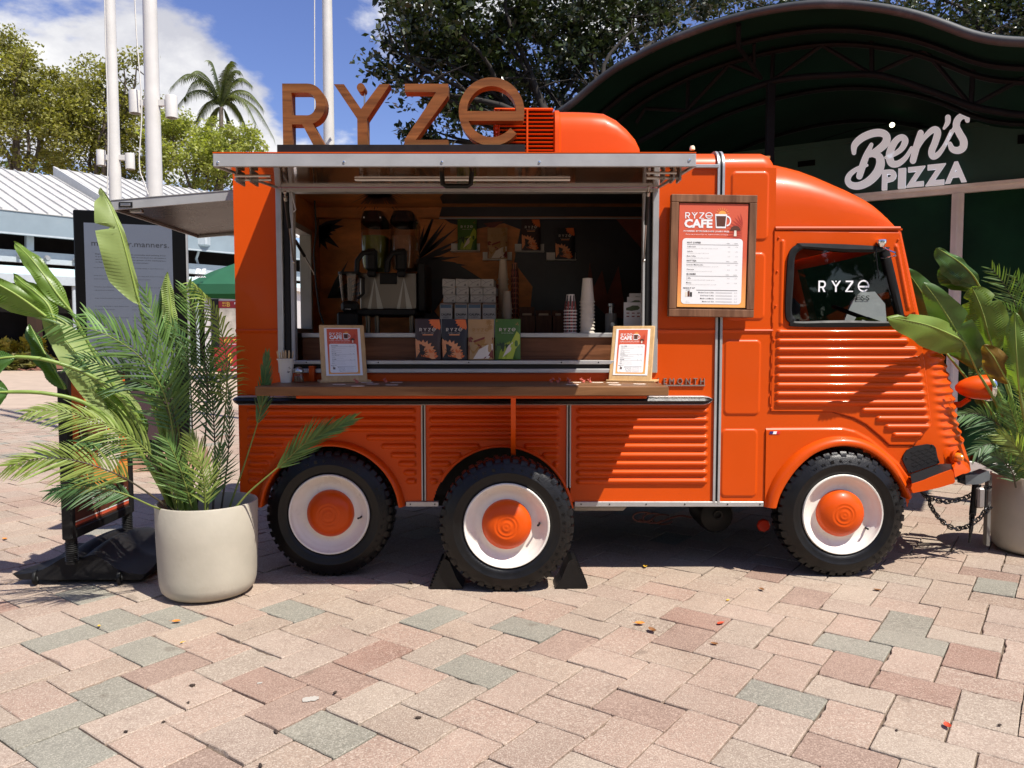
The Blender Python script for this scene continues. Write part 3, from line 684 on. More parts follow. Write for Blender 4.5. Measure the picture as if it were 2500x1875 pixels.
# cab interior: seats, pale board, steering wheel
b = MB(); GREYB = mat('pale_grey_board', (.72, .73, .72), .5, var=.15)
def cabpt(px, py, Y): return P(px, py, Y)
b.prism([cabpt(*q, 4.88) for q in ((2060, 787), (2080, 735), (2104, 713), (2136, 712), (2161, 742), (2165, 787))], (0, .02, 0)); bd = tp('octagonal_board', b, GREYB)
b = MB(); txt(b, 'ESS', P(2090, 733, 4.875), (1, 0, 0), (0, 0, 1), .085, .03, bold=.01); obj('board_lettering', b, INK, bd, smooth=None)
b = MB(); b.lathe([(.17, -.012), (.18, 0), (.17, .012), (.16, 0), (.17, -.012)], P(2100, 772, 4.75), (.35, -.2, 1), 24); b.tube([P(2100, 774, 4.75), P(2075, 815, 4.8)], .02); tp('steering_wheel', b, BLACK)
SEAT = mat('grey_seat_cloth', (.05, .048, .045), .9, var=.3)
b = MB(); b.box(1.62, 1.74, 4.62, 5.05, 1.05, 1.62, .04); b.box(1.62, 2.05, 4.62, 5.05, .92, 1.05, .04); b.box(1.62, 1.74, 5.3, 5.75, 1.05, 1.75, .04); b.box(1.5, 1.53, 4.5, 6.2, .95, 2.0); b.box(1.5, 2.3, 4.5, 6.2, .88, .91)
tp('cab_seats', b, SEAT)
# ---- wheels
def wheel(cpx, yf, R=.367, ang=0.3, lugs=46, yaw=0.0):
    cx = P(cpx, 1255, yf).x; c = Vector((cx, yf, R)); 
    rim = MB()                       # axis along +Y (into the truck); h grows inwards
    rim.lathe([(.231, .012), (.2335, .002), (.229, -.006), (.222, -.004), (.218, .006), (.213, .018), (.205, .024), (.196, .036), (.178, .052), (.158, .058), (.140, .054), (.128, .050), (.02, .05)], c, (0, 1, 0), 56)
    w = tp('wheel', rim, WHITEWHEEL)
    ty = MB()
    ty.lathe([(.222, .028), (.232, .012), (.245, -.001), (.262, -.007), (.285, -.010), (.288, -.012), (.291, -.012), (.294, -.010), (.318, -.004), (.332, .006), (.341, .010), (.351, .021), (.356, .038), (.357, .095), (.356, .15), (.351, .173), (.341, .184), (.30, .20), (.25, .195), (.225, .17)], c, (0, 1, 0), 72)
    ax = Vector((0, 1, 0))
    for k in range(lugs):
        q = 2*math.pi*(k+.5)/lugs; rr = Vector((math.cos(q), 0, math.sin(q))); tt = Vector((-rr.z, 0, rr.x)); da = math.pi/lugs
        def pt(r, h, s): return c+(rr+tt*s*math.tan(da)).normalized()*r+ax*h
        wd = .74 if k % 2 else .64; e = .010 if k % 2 else .016
        secs = [(.334, e-.004, wd*.85), (.354, e+.001, wd), (.3645, e+.011, wd*.92), (.3672, e+.055, wd*.92), (.35, e+.056, wd)]
        rows = [[pt(r, h, -s) for r, h, s in secs], [pt(r, h, s) for r, h, s in secs]]
        ty.rows(rows); ty.add(rows[0], [(0, 1, 2, 3, 4)]); ty.add(rows[1], [(4, 3, 2, 1, 0)])
        secs = [(.35, .098, .5), (.367, .10, .5), (.367, .145, .5), (.35, .147, .5)]
        rows = [[pt(r, h, -s+.5) for r, h, s in secs], [pt(r, h, s+.5) for r, h, s in secs]]
        ty.rows(rows); ty.add(rows[0], [(0, 1, 2, 3)]); ty.add(rows[1], [(3, 2, 1, 0)])
        secs = [(.35, .060, .5), (.367, .062, .45), (.367, .092, .45), (.35, .094, .5)]
        rows = [[pt(r, h, -s) for r, h, s in secs], [pt(r, h, s) for r, h, s in secs]]
        ty.rows(rows); ty.add(rows[0], [(0, 1, 2, 3)]); ty.add(rows[1], [(3, 2, 1, 0)])
    t = obj('tyre', ty, RUBBER, w, smooth=35)
    lt = MB()
    for word, a0, da in (('UNIROYAL', 122, -9.5), ('FLEETMASTER', 28, -8.2)):
        for i, chh in enumerate(word):
            q = rad(a0+da*i); rr = Vector((math.cos(q), 0, math.sin(q))); tt = Vector((rr.z, 0, -rr.x))
            txt(lt, chh, c+rr*.302+Vector((0, -.0085, 0)), tt, rr, .018, .019, depth=.0016, align='C', res=1)
    obj('sidewall_lettering', lt, RUBBER, w, smooth=None)
    hc = MB(); hc.lathe([(.136, .052), (.135, .030), (.131, .020), (.122, .008), (.100, -.008), (.080, -.017), (.074, -.0185), (.070, -.0205), (.064, -.021), (.060, -.0198), (.054, -.020), (.050, -.0225), (.046, -.0228), (.043, -.0212), (.030, -.022), (.026, -.0245), (.018, -.025), (.014, -.0235), (.008, -.0252), (.0, -.026)], c, (0, 1, 0), 48)
    obj('hub_cap', hc, ORANGE, w, smooth=50)
    v = MB(); d = Vector((math.cos(ang), 0, math.sin(ang))); v.tube([c+d*.178+Vector((0, .05, 0)), c+d*.176+Vector((0, .018, 0)), c+d*.168+Vector((0, .0, 0))], [.006, .005, .006], 8); obj('valve', v, BLACK, w)
    return w
wheel(803, 4.365, ang=-.13); wheel(1237, 4.095, ang=.02); wheel(2058, 4.365, ang=-.52)
wheel(803, 6.0, lugs=24); wheel(2058, 6.0, lugs=24)
b = MB(); b.tube([(P(1237, 1255, 4.1).x, 4.2, .367), (P(1237, 1255, 4.1).x, 5.2, .367)], .045, 10); b.tube([(P(803, 1255, 4.4).x, 4.45, .367), (P(803, 1255, 4.4).x, 6.1, .367)], .05, 10); b.tube([(P(2058, 1255, 4.4).x, 4.45, .367), (P(2058, 1255, 4.4).x, 6.1, .367)], .05, 10); tp('axles', b, DARK)

# ---- serving opening: frames, inner jambs, ledge and counter
b = MB(); y0, y1 = YW-.014, YW+.03
b.box(X(681), X(695), y0, y1, Z(910), Z(459.3), .003); tp('opening_frame', b, ALU); b = MB(); b.box(X(1589), X(1604), y0, y1, Z(910), Z(459.3), .003); tp('opening_frame', b, ALU)
b = MB(); b.box(X(695)+.001, X(1589)-.001, y0, YW+.05, Z(469.5), Z(459.3), .003); tp('opening_rail', b, ALU)
b = MB(); b.box(X(695)+.001, X(1589)-.001, y0-.004, YW+.10, Z(889), Z(880), .002)
for q in (750, 840, 925, 1145, 1370, 1460): b.lathe([(0, -.002), (.0035, -.001), (.004, 0)], (X(q), y0-.004, Z(884.5)), (0, 1, 0), 8, 1)
tp('opening_rail', b, [ALU, BLACK])
b = MB(); b.box(X(695)+.001, X(1589)-.001, y0-.010, YW+.0, Z(910), Z(900), .003); tp('opening_rail', b, ALU)
b = MB(); b.box(X(695)+.001, X(1589)-.001, YW+.005, YW+.06, Z(900), Z(889.3)); tp('rubber_seal', b, RUBBER)
b = MB(); b.box(X(696), X(712), YW+.004, YW+.085, Z(880), Z(469.7), .006); tp('opening_jamb', b, BLACK)
b = MB(); b.box(X(713), X(722), YW-.004, YW+.05, Z(880), Z(469.7), .003); tp('opening_jamb', b, ALUM)
b = MB(); b.box(X(1574), X(1588), YW+.004, YW+.085, Z(880), Z(469.7), .006); tp('opening_jamb', b, BLACK)
b = MB(); b.box(X(1567), X(1573.5), YW+.01, YW+.05, Z(880), Z(469.7), .003); tp('opening_jamb', b, ALUM)
CT = 1.41                                   # counter top inside
b = MB(); b.box(X(722), X(1572), YW+.10, YW+.17, Z(882), Z(880.5)); b.box(X(722), X(1572), YW+.155, YW+.185, Z(880), CT-.028); tp('counter_front', b, WOODCOUNTER)
b = MB(); b.box(X(722), X(1572), YW+.135, YW+.16, CT-.027, CT, .003); tp('counter_edge', b, ALU)
b = MB(); b.box(XR+.05, 1.21, YW+.162, YW+1.15, CT-.026, CT-.001); tp('counter_top', b, BLACK)
b = MB(); b.box(XR+.05, 1.21, YB-.55, YB-.20, CT-.45, CT-.05); tp('back_counter', b, DARK)

# ---- back wall with its print (orange ground, black fronds and fields)
YBW = YB-.12
b = MB(); b.box(XR+.05, 1.22, YBW, YBW+.02, .97, 2.404); bw = tp('back_wall', b, MURALW)
def bp(px, py, d=.003): return P(px, py, YBW-d)
b = MB(); rr = random.Random(5)
def fan(px, py, a0, a1, n, l0, l1, wd, d):
    for i in range(n):
        a = rad(a0+(a1-a0)*i/(n-1)+rr.uniform(-4, 4)); l = rr.uniform(l0, l1); ca, sa = math.cos(a), -math.sin(a)
        b.poly([bp(px-sa*-wd*.3, py-ca*wd*.3, d), bp(px+ca*l*.45-sa*-wd, py+sa*l*.45-ca*wd, d), bp(px+ca*l, py+sa*l, d), bp(px+ca*l*.45+sa*-wd, py+sa*l*.45+ca*wd, d)])
fan(925, 455, 180, 360, 26, 50, 95, 4, .003)
fan(1015, 640, -35, 80, 17, 70, 140, 5, .0045)
fan(770, 560, 20, -75, 9, 40, 75, 9, .0035); fan(800, 730, 10, 60, 6, 60, 110, 6, .0035)
b.poly([bp(*q, .002) for q in ((1090, 440), (1075, 480), (1082, 500), (1070, 525), (1100, 545), (1160, 560), (1230, 545), (1270, 560), (1255, 640), (1300, 700), (1280, 900), (1640, 900), (1640, 440))])
b.poly([bp(*q, .006) for q in ((1020, 630), (1110, 640), (1190, 690), (1100, 700), (1060, 760), (1120, 830), (1010, 830))])
b.poly([bp(*q, .0055) for q in ((1500, 640), (1470, 690), (1480, 760), (1420, 720), (1390, 800), (1640, 800), (1640, 500))])
obj('mural_fronds', b, INTBLACK, bw, smooth=None)
b = MB(); RUST = mat('rust_print', (.17, .028, .012), .5, var=.3)
for pts in (((1484, 505), (1520, 500), (1545, 520), (1560, 470), (1600, 470), (1600, 640), (1560, 600), (1500, 530)), ((1440, 640), (1450, 700), (1470, 660), (1482, 720), (1510, 650), (1530, 780), (1480, 770), (1430, 720)), ((1180, 545), (1230, 540), (1200, 560)), ((1170, 700), (1230, 690), (1225, 780), (1120, 760))): b = MB(); b.poly([bp(*q, .009) for q in pts]); obj('mural_bloom', b, RUST, bw, smooth=None)
b = MB(); b.box(XR+.05, 1.21, YBW-.10, YBW-.011, P(1200, 531, YBW-.1).z, 2.4045, .004); cab = tp('overhead_cabinet', b, MURALW)
b = MB(); yy = YBW-.102; q_ = lambda px, py: P(px, py, yy)
b.poly([q_(*k) for k in ((1086, 460), (1072, 480), (1080, 500), (1072, 529), (1640, 529), (1640, 440), (1100, 440))])
ce = MB(); ch = lambda px, py: hit(px, py, Vector((0, 0, 2.4035)), Vector((0, 0, 1)))
ce.poly([ch(*k) for k in ((1086, 470), (1074, 481), (1080, 497), (1640, 497), (1640, 470))])
for i in range(30):
    a = rad(181+178*i/29); l = rr.uniform(45, 90); tx_, ty_ = 925+math.cos(a)*l, 474-math.sin(a)*l*.55; w0 = 5
    bx_, by_ = 925+math.cos(a)*10, 466
    if ty_ <= 499: ce.poly([ch(bx_-w0, by_), ch(bx_+w0, by_), ch(tx_, max(ty_, 471))]); continue
    u_ = (499-by_)/(ty_-by_); mx_ = bx_+(tx_-bx_)*u_; w1 = w0*(1-u_)+.5
    ce.poly([ch(bx_-w0, by_), ch(bx_+w0, by_), ch(mx_+w1, 498.5), ch(mx_-w1, 498.5)]); b.poly([q_(mx_-w1, 499.5), q_(mx_+w1, 499.5), q_(tx_, ty_)])
ce.poly([ch(880, 466), ch(970, 466), ch(955, 477), ch(895, 477)])
obj('ceiling_print', ce, INTBLACK, [o for o in T.children if o.name == 'ceiling'][0], smooth=None)
obj('cabinet_print', b, INTBLACK, cab, smooth=None)
b = MB(); b.box(P(1072, 530, yy).x, 1.20, yy-.004, yy+.004, P(1200, 533, yy).z-.004, P(1200, 531, yy).z-.001); obj('cabinet_rail', b, ALUM, cab)
# interior side of the rear wall gets the same print
b = MB(); x_ = XR+.0415
b.box(x_, x_+.006, YW+.05, YWA-.021, .97, 2.404); b.box(x_, x_+.006, YWB+.021, YBW-.001, .97, 2.404); b.box(x_, x_+.006, YWA-.02, YWB+.02, .97, ZWB-.021); b.box(x_, x_+.006, YWA-.02, YWB+.02, ZWT+.021, 2.404); tp('rear_lining', b, MURALW)

# ---- serving awning: raised hatch, aluminium tray with a glossy lining
YA, ZA0 = 3.36, None
fl, fr = P(519, 376, YA), P(1700, 372, YA); zt = P(1100, 374.5, YA).z; zb = P(1100, 407, YA).z
zh = Z(462); hl, hr = X(683), X(1604)
aw = MB(); aw.box(fl.x, fr.x, YA, YA+.012, zb, zt, .003); 
for x0, x1 in ((fl.x, fl.x+.012), (fr.x-.012, fr.x)):
    s = 1 if x0 == fl.x else 0; xh = hl if s else hr-.012
    aw.add([(x0, YA+.0121, zb), (x1, YA+.0121, zb), (x1, YA+.0121, zt), (x0, YA+.0121, zt), (xh, YW-.02, zh), (xh+.012, YW-.02, zh), (xh+.012, YW-.02, zh+.07), (xh, YW-.02, zh+.07)], [(0, 1, 2, 3), (4, 7, 6, 5), (0, 3, 7, 4), (1, 5, 6, 2), (0, 4, 5, 1), (3, 2, 6, 7)])
awn = tp('serving_awning', aw, ALUM)
ins = lambda x, k: x+k
b = MB(); b.add([(fl.x+.013, YA+.013, zb+.006), (fr.x-.013, YA+.013, zb+.006), (hr-.014, YW-.021, zh+.006), (hl+.014, YW-.021, zh+.006), (fl.x+.013, YA+.013, zb+.018), (fr.x-.013, YA+.013, zb+.018), (hr-.014, YW-.021, zh+.018), (hl+.014, YW-.021, zh+.018)], [(0, 1, 2, 3), (4, 7, 6, 5), (0, 4, 5, 1), (2, 6, 7, 3), (1, 5, 6, 2), (0, 3, 7, 4)])
obj('awning_lining', b, SHEEN, awn, smooth=None)
b = MB(); b.add([(fl.x-.0, YA-.0, zt+.001), (fr.x, YA, zt+.001), (hr, YW-.02, zh+.071), (hl, YW-.02, zh+.071), (fl.x, YA, zt+.006), (fr.x, YA, zt+.006), (hr, YW-.02, zh+.077), (hl, YW-.02, zh+.077)], [(0, 3, 2, 1), (4, 5, 6, 7), (0, 1, 5, 4), (3, 7, 6, 2), (1, 2, 6, 5), (0, 4, 7, 3)]); obj('awning_skin', b, ORANGE, awn, smooth=None)
def under(px, py):                           # a point on the awning's lining
    n = Vector((0, -(zh-zb), YW-.02-YA)).normalized(); return hit(px, py, Vector((0, YA, zb+.004)), n)
b = MB(); a_, c_ = under(866, 437), under(1392, 437); b.box(a_.x, c_.x, a_.y-.012, a_.y+.012, a_.z-.009, a_.z+.0, .003); obj('awning_light', b, mat('lamp_diffuser', (.75, .75, .72), .4), awn)
b = MB(); a_, c_ = under(1078, 420), under(1152, 420); b.tube([a_, a_+Vector((.006, -.0, -.055)), a_+Vector((.02, 0, -.064)), c_+Vector((-.02, 0, -.064)), c_+Vector((-.006, 0, -.055)), c_], .011, 8); obj('awning_handle', b, BLACK, awn)
b = MB()
for q, r_ in ((532, 397), (840, 396), (1079, 396), (1317, 396), (1683, 391)): b.lathe([(0, -.004), (.005, -.0035), (.007, 0)], P(q, r_, YA), (0, 1, 0), 8)
obj('awning_bolts', b, CHROME, awn)
STEEL = mat('steel_rod', (.45, .44, .42), .3, .9)
b = MB()
for (x0, y0_, x1, y1_) in ((573, 421, 660, 421), (573, 431, 662, 431)): b.tube([under(x0, y0_-8)+Vector((0, 0, -.03)), under(x1, y1_-8)+Vector((0, 0, -.03))], .007, 6)
for q in (587, 620): a_ = under(q, 418); b.box(a_.x-.004, a_.x+.004, a_.y-.05, a_.y+.05, a_.z-.06, a_.z)
for (x0, x1) in ((1578, 1662),): b.tube([under(x0, 418)+Vector((0, 0, -.03)), under(x1, 418)+Vector((0, 0, -.03))], .008, 6); b.tube([under(x0, 408)+Vector((0, 0, -.025)), under(x1-10, 408)+Vector((0, 0, -.025))], .006, 6)
for q in (1617, 1640, 1656): a_ = under(q, 415); b.box(a_.x-.004, a_.x+.004, a_.y-.05, a_.y+.03, a_.z-.055, a_.z)
obj('awning_latch', b, STEEL, awn)
def strut(p0, p1, nm='gas_strut'):
    m_ = p0.lerp(p1, .52); d = (p1-p0).normalized(); a = MB(); a.tube([p0, m_], .0045, 8, 0); a.tube([m_, p1-d*.05], .0105, 10, 1); a.tube([p1-d*.05, p1-d*.028], .0108, 10, 0); a.tube([p1-d*.028, p1], .005, 8, 0)
    a.lathe([(.0, -.008), (.009, -.006), (.011, 0), (.009, .006), (0, .008)], p0, (1, 0, 0), 8, 0); a.lathe([(.0, -.008), (.009, -.006), (.011, 0), (.009, .006), (0, .008)], p1, (1, 0, 0), 8, 0); tp(nm, a, [STEEL, BLACK])
strut(P(717, 640, YW-.01), P(696, 470, YW-.36)); strut(P(1572, 636, YW-.01), P(1583, 458, YW-.36))
strut(P(768, 668, YW+.95), P(718, 582, YW+.55))
b = MB(); pth = [P(*q, YW-.10) for q in ((694, 480), (703, 462), (712, 470), (718, 495), (722, 512), (716, 518))]; b.tube([Vector(p) for p in pth], .004, 6); tp('cable', b, mat('grey_cable', (.4, .4, .4), .5))
b = MB(); pth = [P(*q, YW+.6) for q in ((768, 490), (772, 560), (766, 620), (772, 700), (780, 760), (790, 790))]; b.tube([Vector(p) for p in pth], .006, 6); tp('cable', b, BLACK)

# ---- rear hatch, propped open over the rear window
hz = 2.20; hx0, hx1 = XR-.01, P(270, 497, 4.60).x; hy0, hy1 = 4.60, 5.86
hz1 = P(270, 490, 4.60).z; hzr = P(577, 463, 4.60).z
def quadslab(mb, x0, z0, x1, z1, ya, yb, t, mi=0): mb.add([(x0, ya, z0), (x1, ya, z1), (x1, yb, z1), (x0, yb, z0), (x0, ya, z0-t), (x1, ya, z1-t), (x1, yb, z1-t), (x0, yb, z0-t)], [(0, 1, 2, 3), (4, 7, 6, 5), (0, 4, 5, 1), (3, 2, 6, 7), (1, 5, 6, 2), (0, 3, 7, 4)], mi)
b = MB(); quadslab(b, hx0, hzr, hx1, hz1, hy0, hy0+.02, .055); quadslab(b, hx0, hzr, hx1, hz1, hy1-.02, hy1, .055); quadslab(b, hx1+.012, hz1+.001, hx1-.001, hz1+.0005, hy0+.0205, hy1-.0205, .054); quadslab(b, hx0, hzr+.004, hx1, hz1+.004, hy0-.004, hy1+.004, .0035); rh = tp('rear_hatch', b, ALUM)
b = MB(); quadslab(b, hx0-.002, hzr-.032, hx1+.014, hz1-.032, hy0+.021, hy1-.021, .006); obj('hatch_lining', b, mat('dark_hatch_lining', (.045, .025, .016), .25, 0, var=.5, vscale=3, spec=.07), rh, smooth=None)
b = MB(); b.box(hx1+.05, hx1+.13, hy0-.0045, hy0+.0005, hz1-.038, hz1-.008, 0, 0); b.box(hx1+.06, hx1+.12, hy0-.009, hy0-.0048, hz1-.032, hz1-.016, .002, 1)
b.box(hx1+.09, hx1+.16, hy0+.04, hy0+.08, hz1-.062, hz1-.040, .004, 1); obj('hatch_latch', b, [BLACK, STEEL], rh)

# ---- wooden serving shelf on its bracket
ZS = P(1100, 943.5, 3.92).z; YS0 = 3.92
b = MB(); b.box(P(622, 940, YS0).x, P(1633, 940, YS0).x, YS0, YW-.004, ZS-.048, ZS, .004); shelf = tp('serving_shelf', b, WOODSHELF)
b = MB(); sx0, sx1 = P(690, 970, YS0).x+.06, P(1582, 970, YS0).x; b.box(sx0, sx1, YS0+.03, YW-.016, ZS-.064, ZS-.049, .002)
k = 0; xx = sx0+.01
while xx < sx1-.03:
    s = 1 if k % 2 else -1; c = Vector((xx, YS0+.0285, ZS-.0565)); d = Vector((.008, 0, .0045*s)); n = Vector((.001, 0, -.0015*s)); b.prism([c-d-n, c+d-n, c+d+n, c-d+n], (0, .004, 0)); xx += .023; k += 1
obj('tread_plate', b, ORANGE, shelf)
b = MB(); xb0, xb1 = -.006, .020; b.prism([(xb0, YW-.062, ZS-.066), (xb0, YS0+.10, ZS-.066), (xb0, YW-.14, Z(1118)), (xb0, YW-.004, Z(1118))], (xb1-xb0, 0, 0)); obj('bracket', b, ORANGE, shelf, smooth=None)
b = MB(); b.box(P(759, 910, YW).x, P(773, 910, YW).x, YW-.05, YW-.002, ZS+.001, Z(893), .002); obj('shelf_stay', b, ORANGE, shelf)

# ---- badge, flag, lamps, step, coupling
b = MB(); txt(b, 'L E M O N T H', P(1606, 938, YW-.006), (1, 0, 0), (0, 0, 1), X(1720)-X(1606), Z(923)-Z(938), bold=.0, depth=.010); b.box(X(1606), X(1721), YW-.010, YW-.001, Z(942.5), Z(939.2)); tp('name_badge', b, mat('badge_metal', (.42, .36, .31), .35, .8), smooth=None)
BLUEF, REDF = mat('blue_enamel', (.02, .02, .15), .4), mat('red_enamel', (.6, .02, .03), .4)
b = MB()
for i, (q0, q1) in enumerate(((1879, 1887.5), (1887.5, 1896), (1896, 1904))): b.prism([(X(q0), YW-.015, Z(1059)), (X(q1), YW-.015, Z(1059)), (X(q1+2), YW-.015, Z(1052.5)), (X(q0+2), YW-.015, Z(1052.5))], (0, .004, 0), i)
tp('flag_emblem', b, [BLUEF, LETTERWHITE, REDF], smooth=None)
hc_ = P(2380, 946, 4.72); hax = Vector((1, -.12, .02)).normalized()
b = MB(); b.lathe([(0, -.115), (.018, -.108), (.040, -.085), (.058, -.05), (.070, -.01), (.076, .035), (.078, .07)], hc_, hax, 28); b.tube([hc_+Vector((-.02, .02, -.07)), hc_+Vector((-.05, .06, -.11)), hc_+Vector((-.20, .16, -.13))], [.016, .018, .026], 8); hl_ = tp('headlight', b, ORANGE)
b = MB(); b.lathe([(.079, .065), (.084, .072), (.084, .085), (.078, .094), (.070, .092)], hc_, hax, 28); obj('bezel', b, CHROME, hl_)
b = MB(); b.lathe([(.072, .09), (.05, .104), (.02, .110), (0, .111)], hc_, hax, 24); obj('lens', b, mat('headlight_glass', (.6, .62, .62), .1, coat=1), hl_)
AMBER = mat('amber_lens', (.75, .19, .01), .12, coat=1)
b = MB(); b.lathe([(0, -.034), (.014, -.031), (.025, -.014), (.027, .0), (.027, .01)], P(2338, 1116, 4.41), (-.6, .75, .1), 20); tl_ = tp('turn_signal', b, AMBER); b = MB(); b.lathe([(.042, .0), (.044, .012), (.03, .03)], P(2337, 1116, 4.40), (-.6, .75, .1), 20); obj('base', b, ORANGE, tl_)
b = MB(); b.lathe([(0, -.05), (.02, -.045), (.036, -.02), (.038, .0), (.038, .012)], P(2337, 1116, 4.40)+Vector((0, 1.9, 0)), (-.6, -.75, .1), 20); tp('turn_signal', b, AMBER)
b = MB(); b.lathe([(0, -.022), (.018, -.018), (.026, 0)], (XR-.001, YW+.09, Z(1028)), (1, 0, 0), 14); tp('side_marker', b, AMBER)
b = MB(); b.lathe([(0, -.022), (.018, -.018), (.026, 0)], (XR-.001, YW+.09, Z(1082)), (1, 0, 0), 14); tp('tail_light', b, mat('red_lens', (.6, .02, .01), .15, coat=1))
# mirror bracket at the top of the windscreen pillar
b = MB(); c = P(2152, 590, YW-.035); b.lathe([(.026, -.012), (.028, 0), (.026, .010), (.0, .012)], c, (0, 0, 1), 16); b.lathe([(.012, -.03), (.024, -.012)], c, (0, 0, 1), 14)
b.tube([c+Vector((0, 0, -.02)), P(2158, 605, YW-.06), P(2172, 612, YW-.10), P(2186, 617, YW-.13), P(2187, 624, YW-.12), P(2160, 630, YW-.07), P(2152, 630, YW-.03)], .0045, 8); tp('mirror_bracket', b, CHROME)
b = MB(); b.tube([P(2139, 592, YW-.03), P(2139, 625, YW-.035), P(2146, 680, YW-.03)], .003, 6); tp('aerial_wire', b, BLACK)
# black tread step and front corner of the bumper
TREAD = mat('black_tread_plate', (.012, .012, .013), .45, bump=.12, bscale=60, spec=.4)
def q2(x, y, Y): return P(1800+x*.3165, 900+y*.3165, Y)
b = MB(); b.prism([q2(1275, 700, YW-.012), q2(1285, 665, YW-.012), q2(1310, 630, YW-.012), q2(1375, 598, YW-.012), q2(1470, 583, YW-.012), q2(1515, 590, YW-.012), q2(1532, 612, YW-.012), q2(1545, 680, YW-.012), q2(1562, 728, YW-.012), q2(1325, 810, YW-.012)], (0, .012, 0)); st = tp('tread_step', b, TREAD, smooth=None)
b = MB()
for i in range(7):
    for j in range(5):
        c = q2(1345+i*28+j*3, 650+j*26-i*7, YW-.0121); d = Vector((.009, 0, .005*(1 if (i+j) % 2 else -1))); n = Vector((.0009, 0, .0018)); b.prism([c-d-n, c+d-n, c+d+n, c-d+n], (0, -.0012, 0))
for x, y in ((1305, 690), (1500, 592), (1552, 715), (1340, 795)): b.lathe([(0, -.006), (.005, -.004), (.006, 0)], q2(x, y, YW-.012), (0, 1, 0), 8)
obj('tread_bars', b, BLACK, st, smooth=None)
b = MB(); b.add([q2(1335, 815, YW-.013), q2(1562, 735, YW-.013), q2(1650, 735, YW-.05), q2(1655, 782, YW-.13), q2(1350, 892, YW-.13)], [(0, 1, 2, 3, 4)]); b.prism([p+Vector((0, 0, -.003)) for p in (q2(1335, 815, YW-.013), q2(1562, 735, YW-.013), q2(1650, 735, YW-.05), q2(1655, 782, YW-.13), q2(1350, 892, YW-.13))], (0, 0, -.008)); obj('step_top', b, TREAD, st, smooth=None)
b = MB(); fp = [(1350, 893), (1450, 858), (1560, 815), (1655, 780), (1668, 800), (1680, 870), (1672, 884), (1560, 918), (1450, 942), (1356, 960), (1340, 920)]; b.prism([q2(x, y, YW-.135) for x, y in fp], (0, .012, 0)); b.prism([q2(1356, 955, YW-.123), q2(1672, 880, YW-.123), q2(1672, 880, YW-.123)+Vector((.03, .13, .02)), q2(1356, 955, YW-.123)+Vector((0, .11, .02))], (0, 0, .006)); b.prism([q2(1655, 782, YW-.123), q2(1680, 868, YW-.123), q2(1680, 868, YW-.123)+Vector((.03, .16, .0)), q2(1655, 782, YW-.123)+Vector((.03, .16, .0))], (-.006, 0, 0)); tp('step_skirt', b, ORANGE, smooth=None)
b = MB(); b.add([q2(1605, 605, 4.41), q2(1650, 735, 4.40), q2(1668, 775, 4.36), q2(1780, 770, 4.42), q2(1788, 790, 4.42), q2(1680, 838, 4.36), q2(1700, 700, 4.405)], [(0, 1, 6), (1, 2, 6), (2, 3, 6), (2, 5, 4, 3)]); b.prism([q2(1668, 776, 4.361), q2(1780, 770, 4.421), q2(1788, 790, 4.421), q2(1680, 838, 4.361)], (.01, .06, -.01)); b.box(2.50, 2.72, 4.95, 5.80, .50, .60, .02); tp('front_bumper', b, ORANGE, smooth=None)
# tow coupling with jack leg
GREYM = mat('grey_galvanised', (.15, .17, .18), .4, .5, var=.15)
c0, c1 = P(2358, 1168, 4.70), P(2418, 1156, 4.78)
b = MB(); b.prism([P(2357, 1160, 4.66), P(2392, 1158, 4.66), P(2414, 1150, 4.66), P(2418, 1160, 4.66), P(2416, 1172, 4.66), P(2394, 1182, 4.66), P(2358, 1184, 4.66)], (0, .09, 0)); b.tube([P(2372, 1166, 4.72), P(2330, 1160, 4.95), P(2300, 1150, 5.2)], .03, 8); cp = tp('tow_coupling', b, GREYM, smooth=None)
b = MB(); b.tube([P(2382, 1182, 4.70), P(2374, 1258, 4.70)], .020, 10); b.tube([P(2375, 1240, 4.70), P(2371, 1290, 4.70), P(2366, 1325, 4.70)], [.013, .012, .006], 8); b.tube([P(2357, 1170, 4.67), P(2342, 1172, 4.67), P(2338, 1165, 4.68), P(2343, 1158, 4.70)], .007, 6); b.tube([P(2372, 1118, 4.8), P(2395, 1124, 4.8), P(2440, 1150, 4.85), P(2480, 1170, 4.9)], .02, 8); obj('jack_leg', b, BLACK, cp)
b = MB(); b.box(P(2385, 1190, 4.66).x, P(2402, 1190, 4.66).x, 4.64, 4.68, P(2390, 1240, 4.66).z, P(2390, 1190, 4.66).z, .010); obj('lock_case', b, mat('grey_lock_case', (.26, .235, .22), .35, .2), cp)
b = MB(); b.tube([P(*q, 4.66) for q in ((2384, 1240), (2388, 1200), (2394, 1184), (2404, 1186), (2407, 1200), (2405, 1240))], .006, 6); obj('lock_shackle', b, BLACK, cp)
b = MB(); b.box(P(2413, 1200, 4.86).x, P(2421, 1200, 4.86).x, 4.86, 4.90, .05, P(2415, 1160, 4.86).z); obj('jack_post', b, mat('worn_galvanised', (.17, .16, .145), .5, .3, var=.3, dirt=.5), cp)
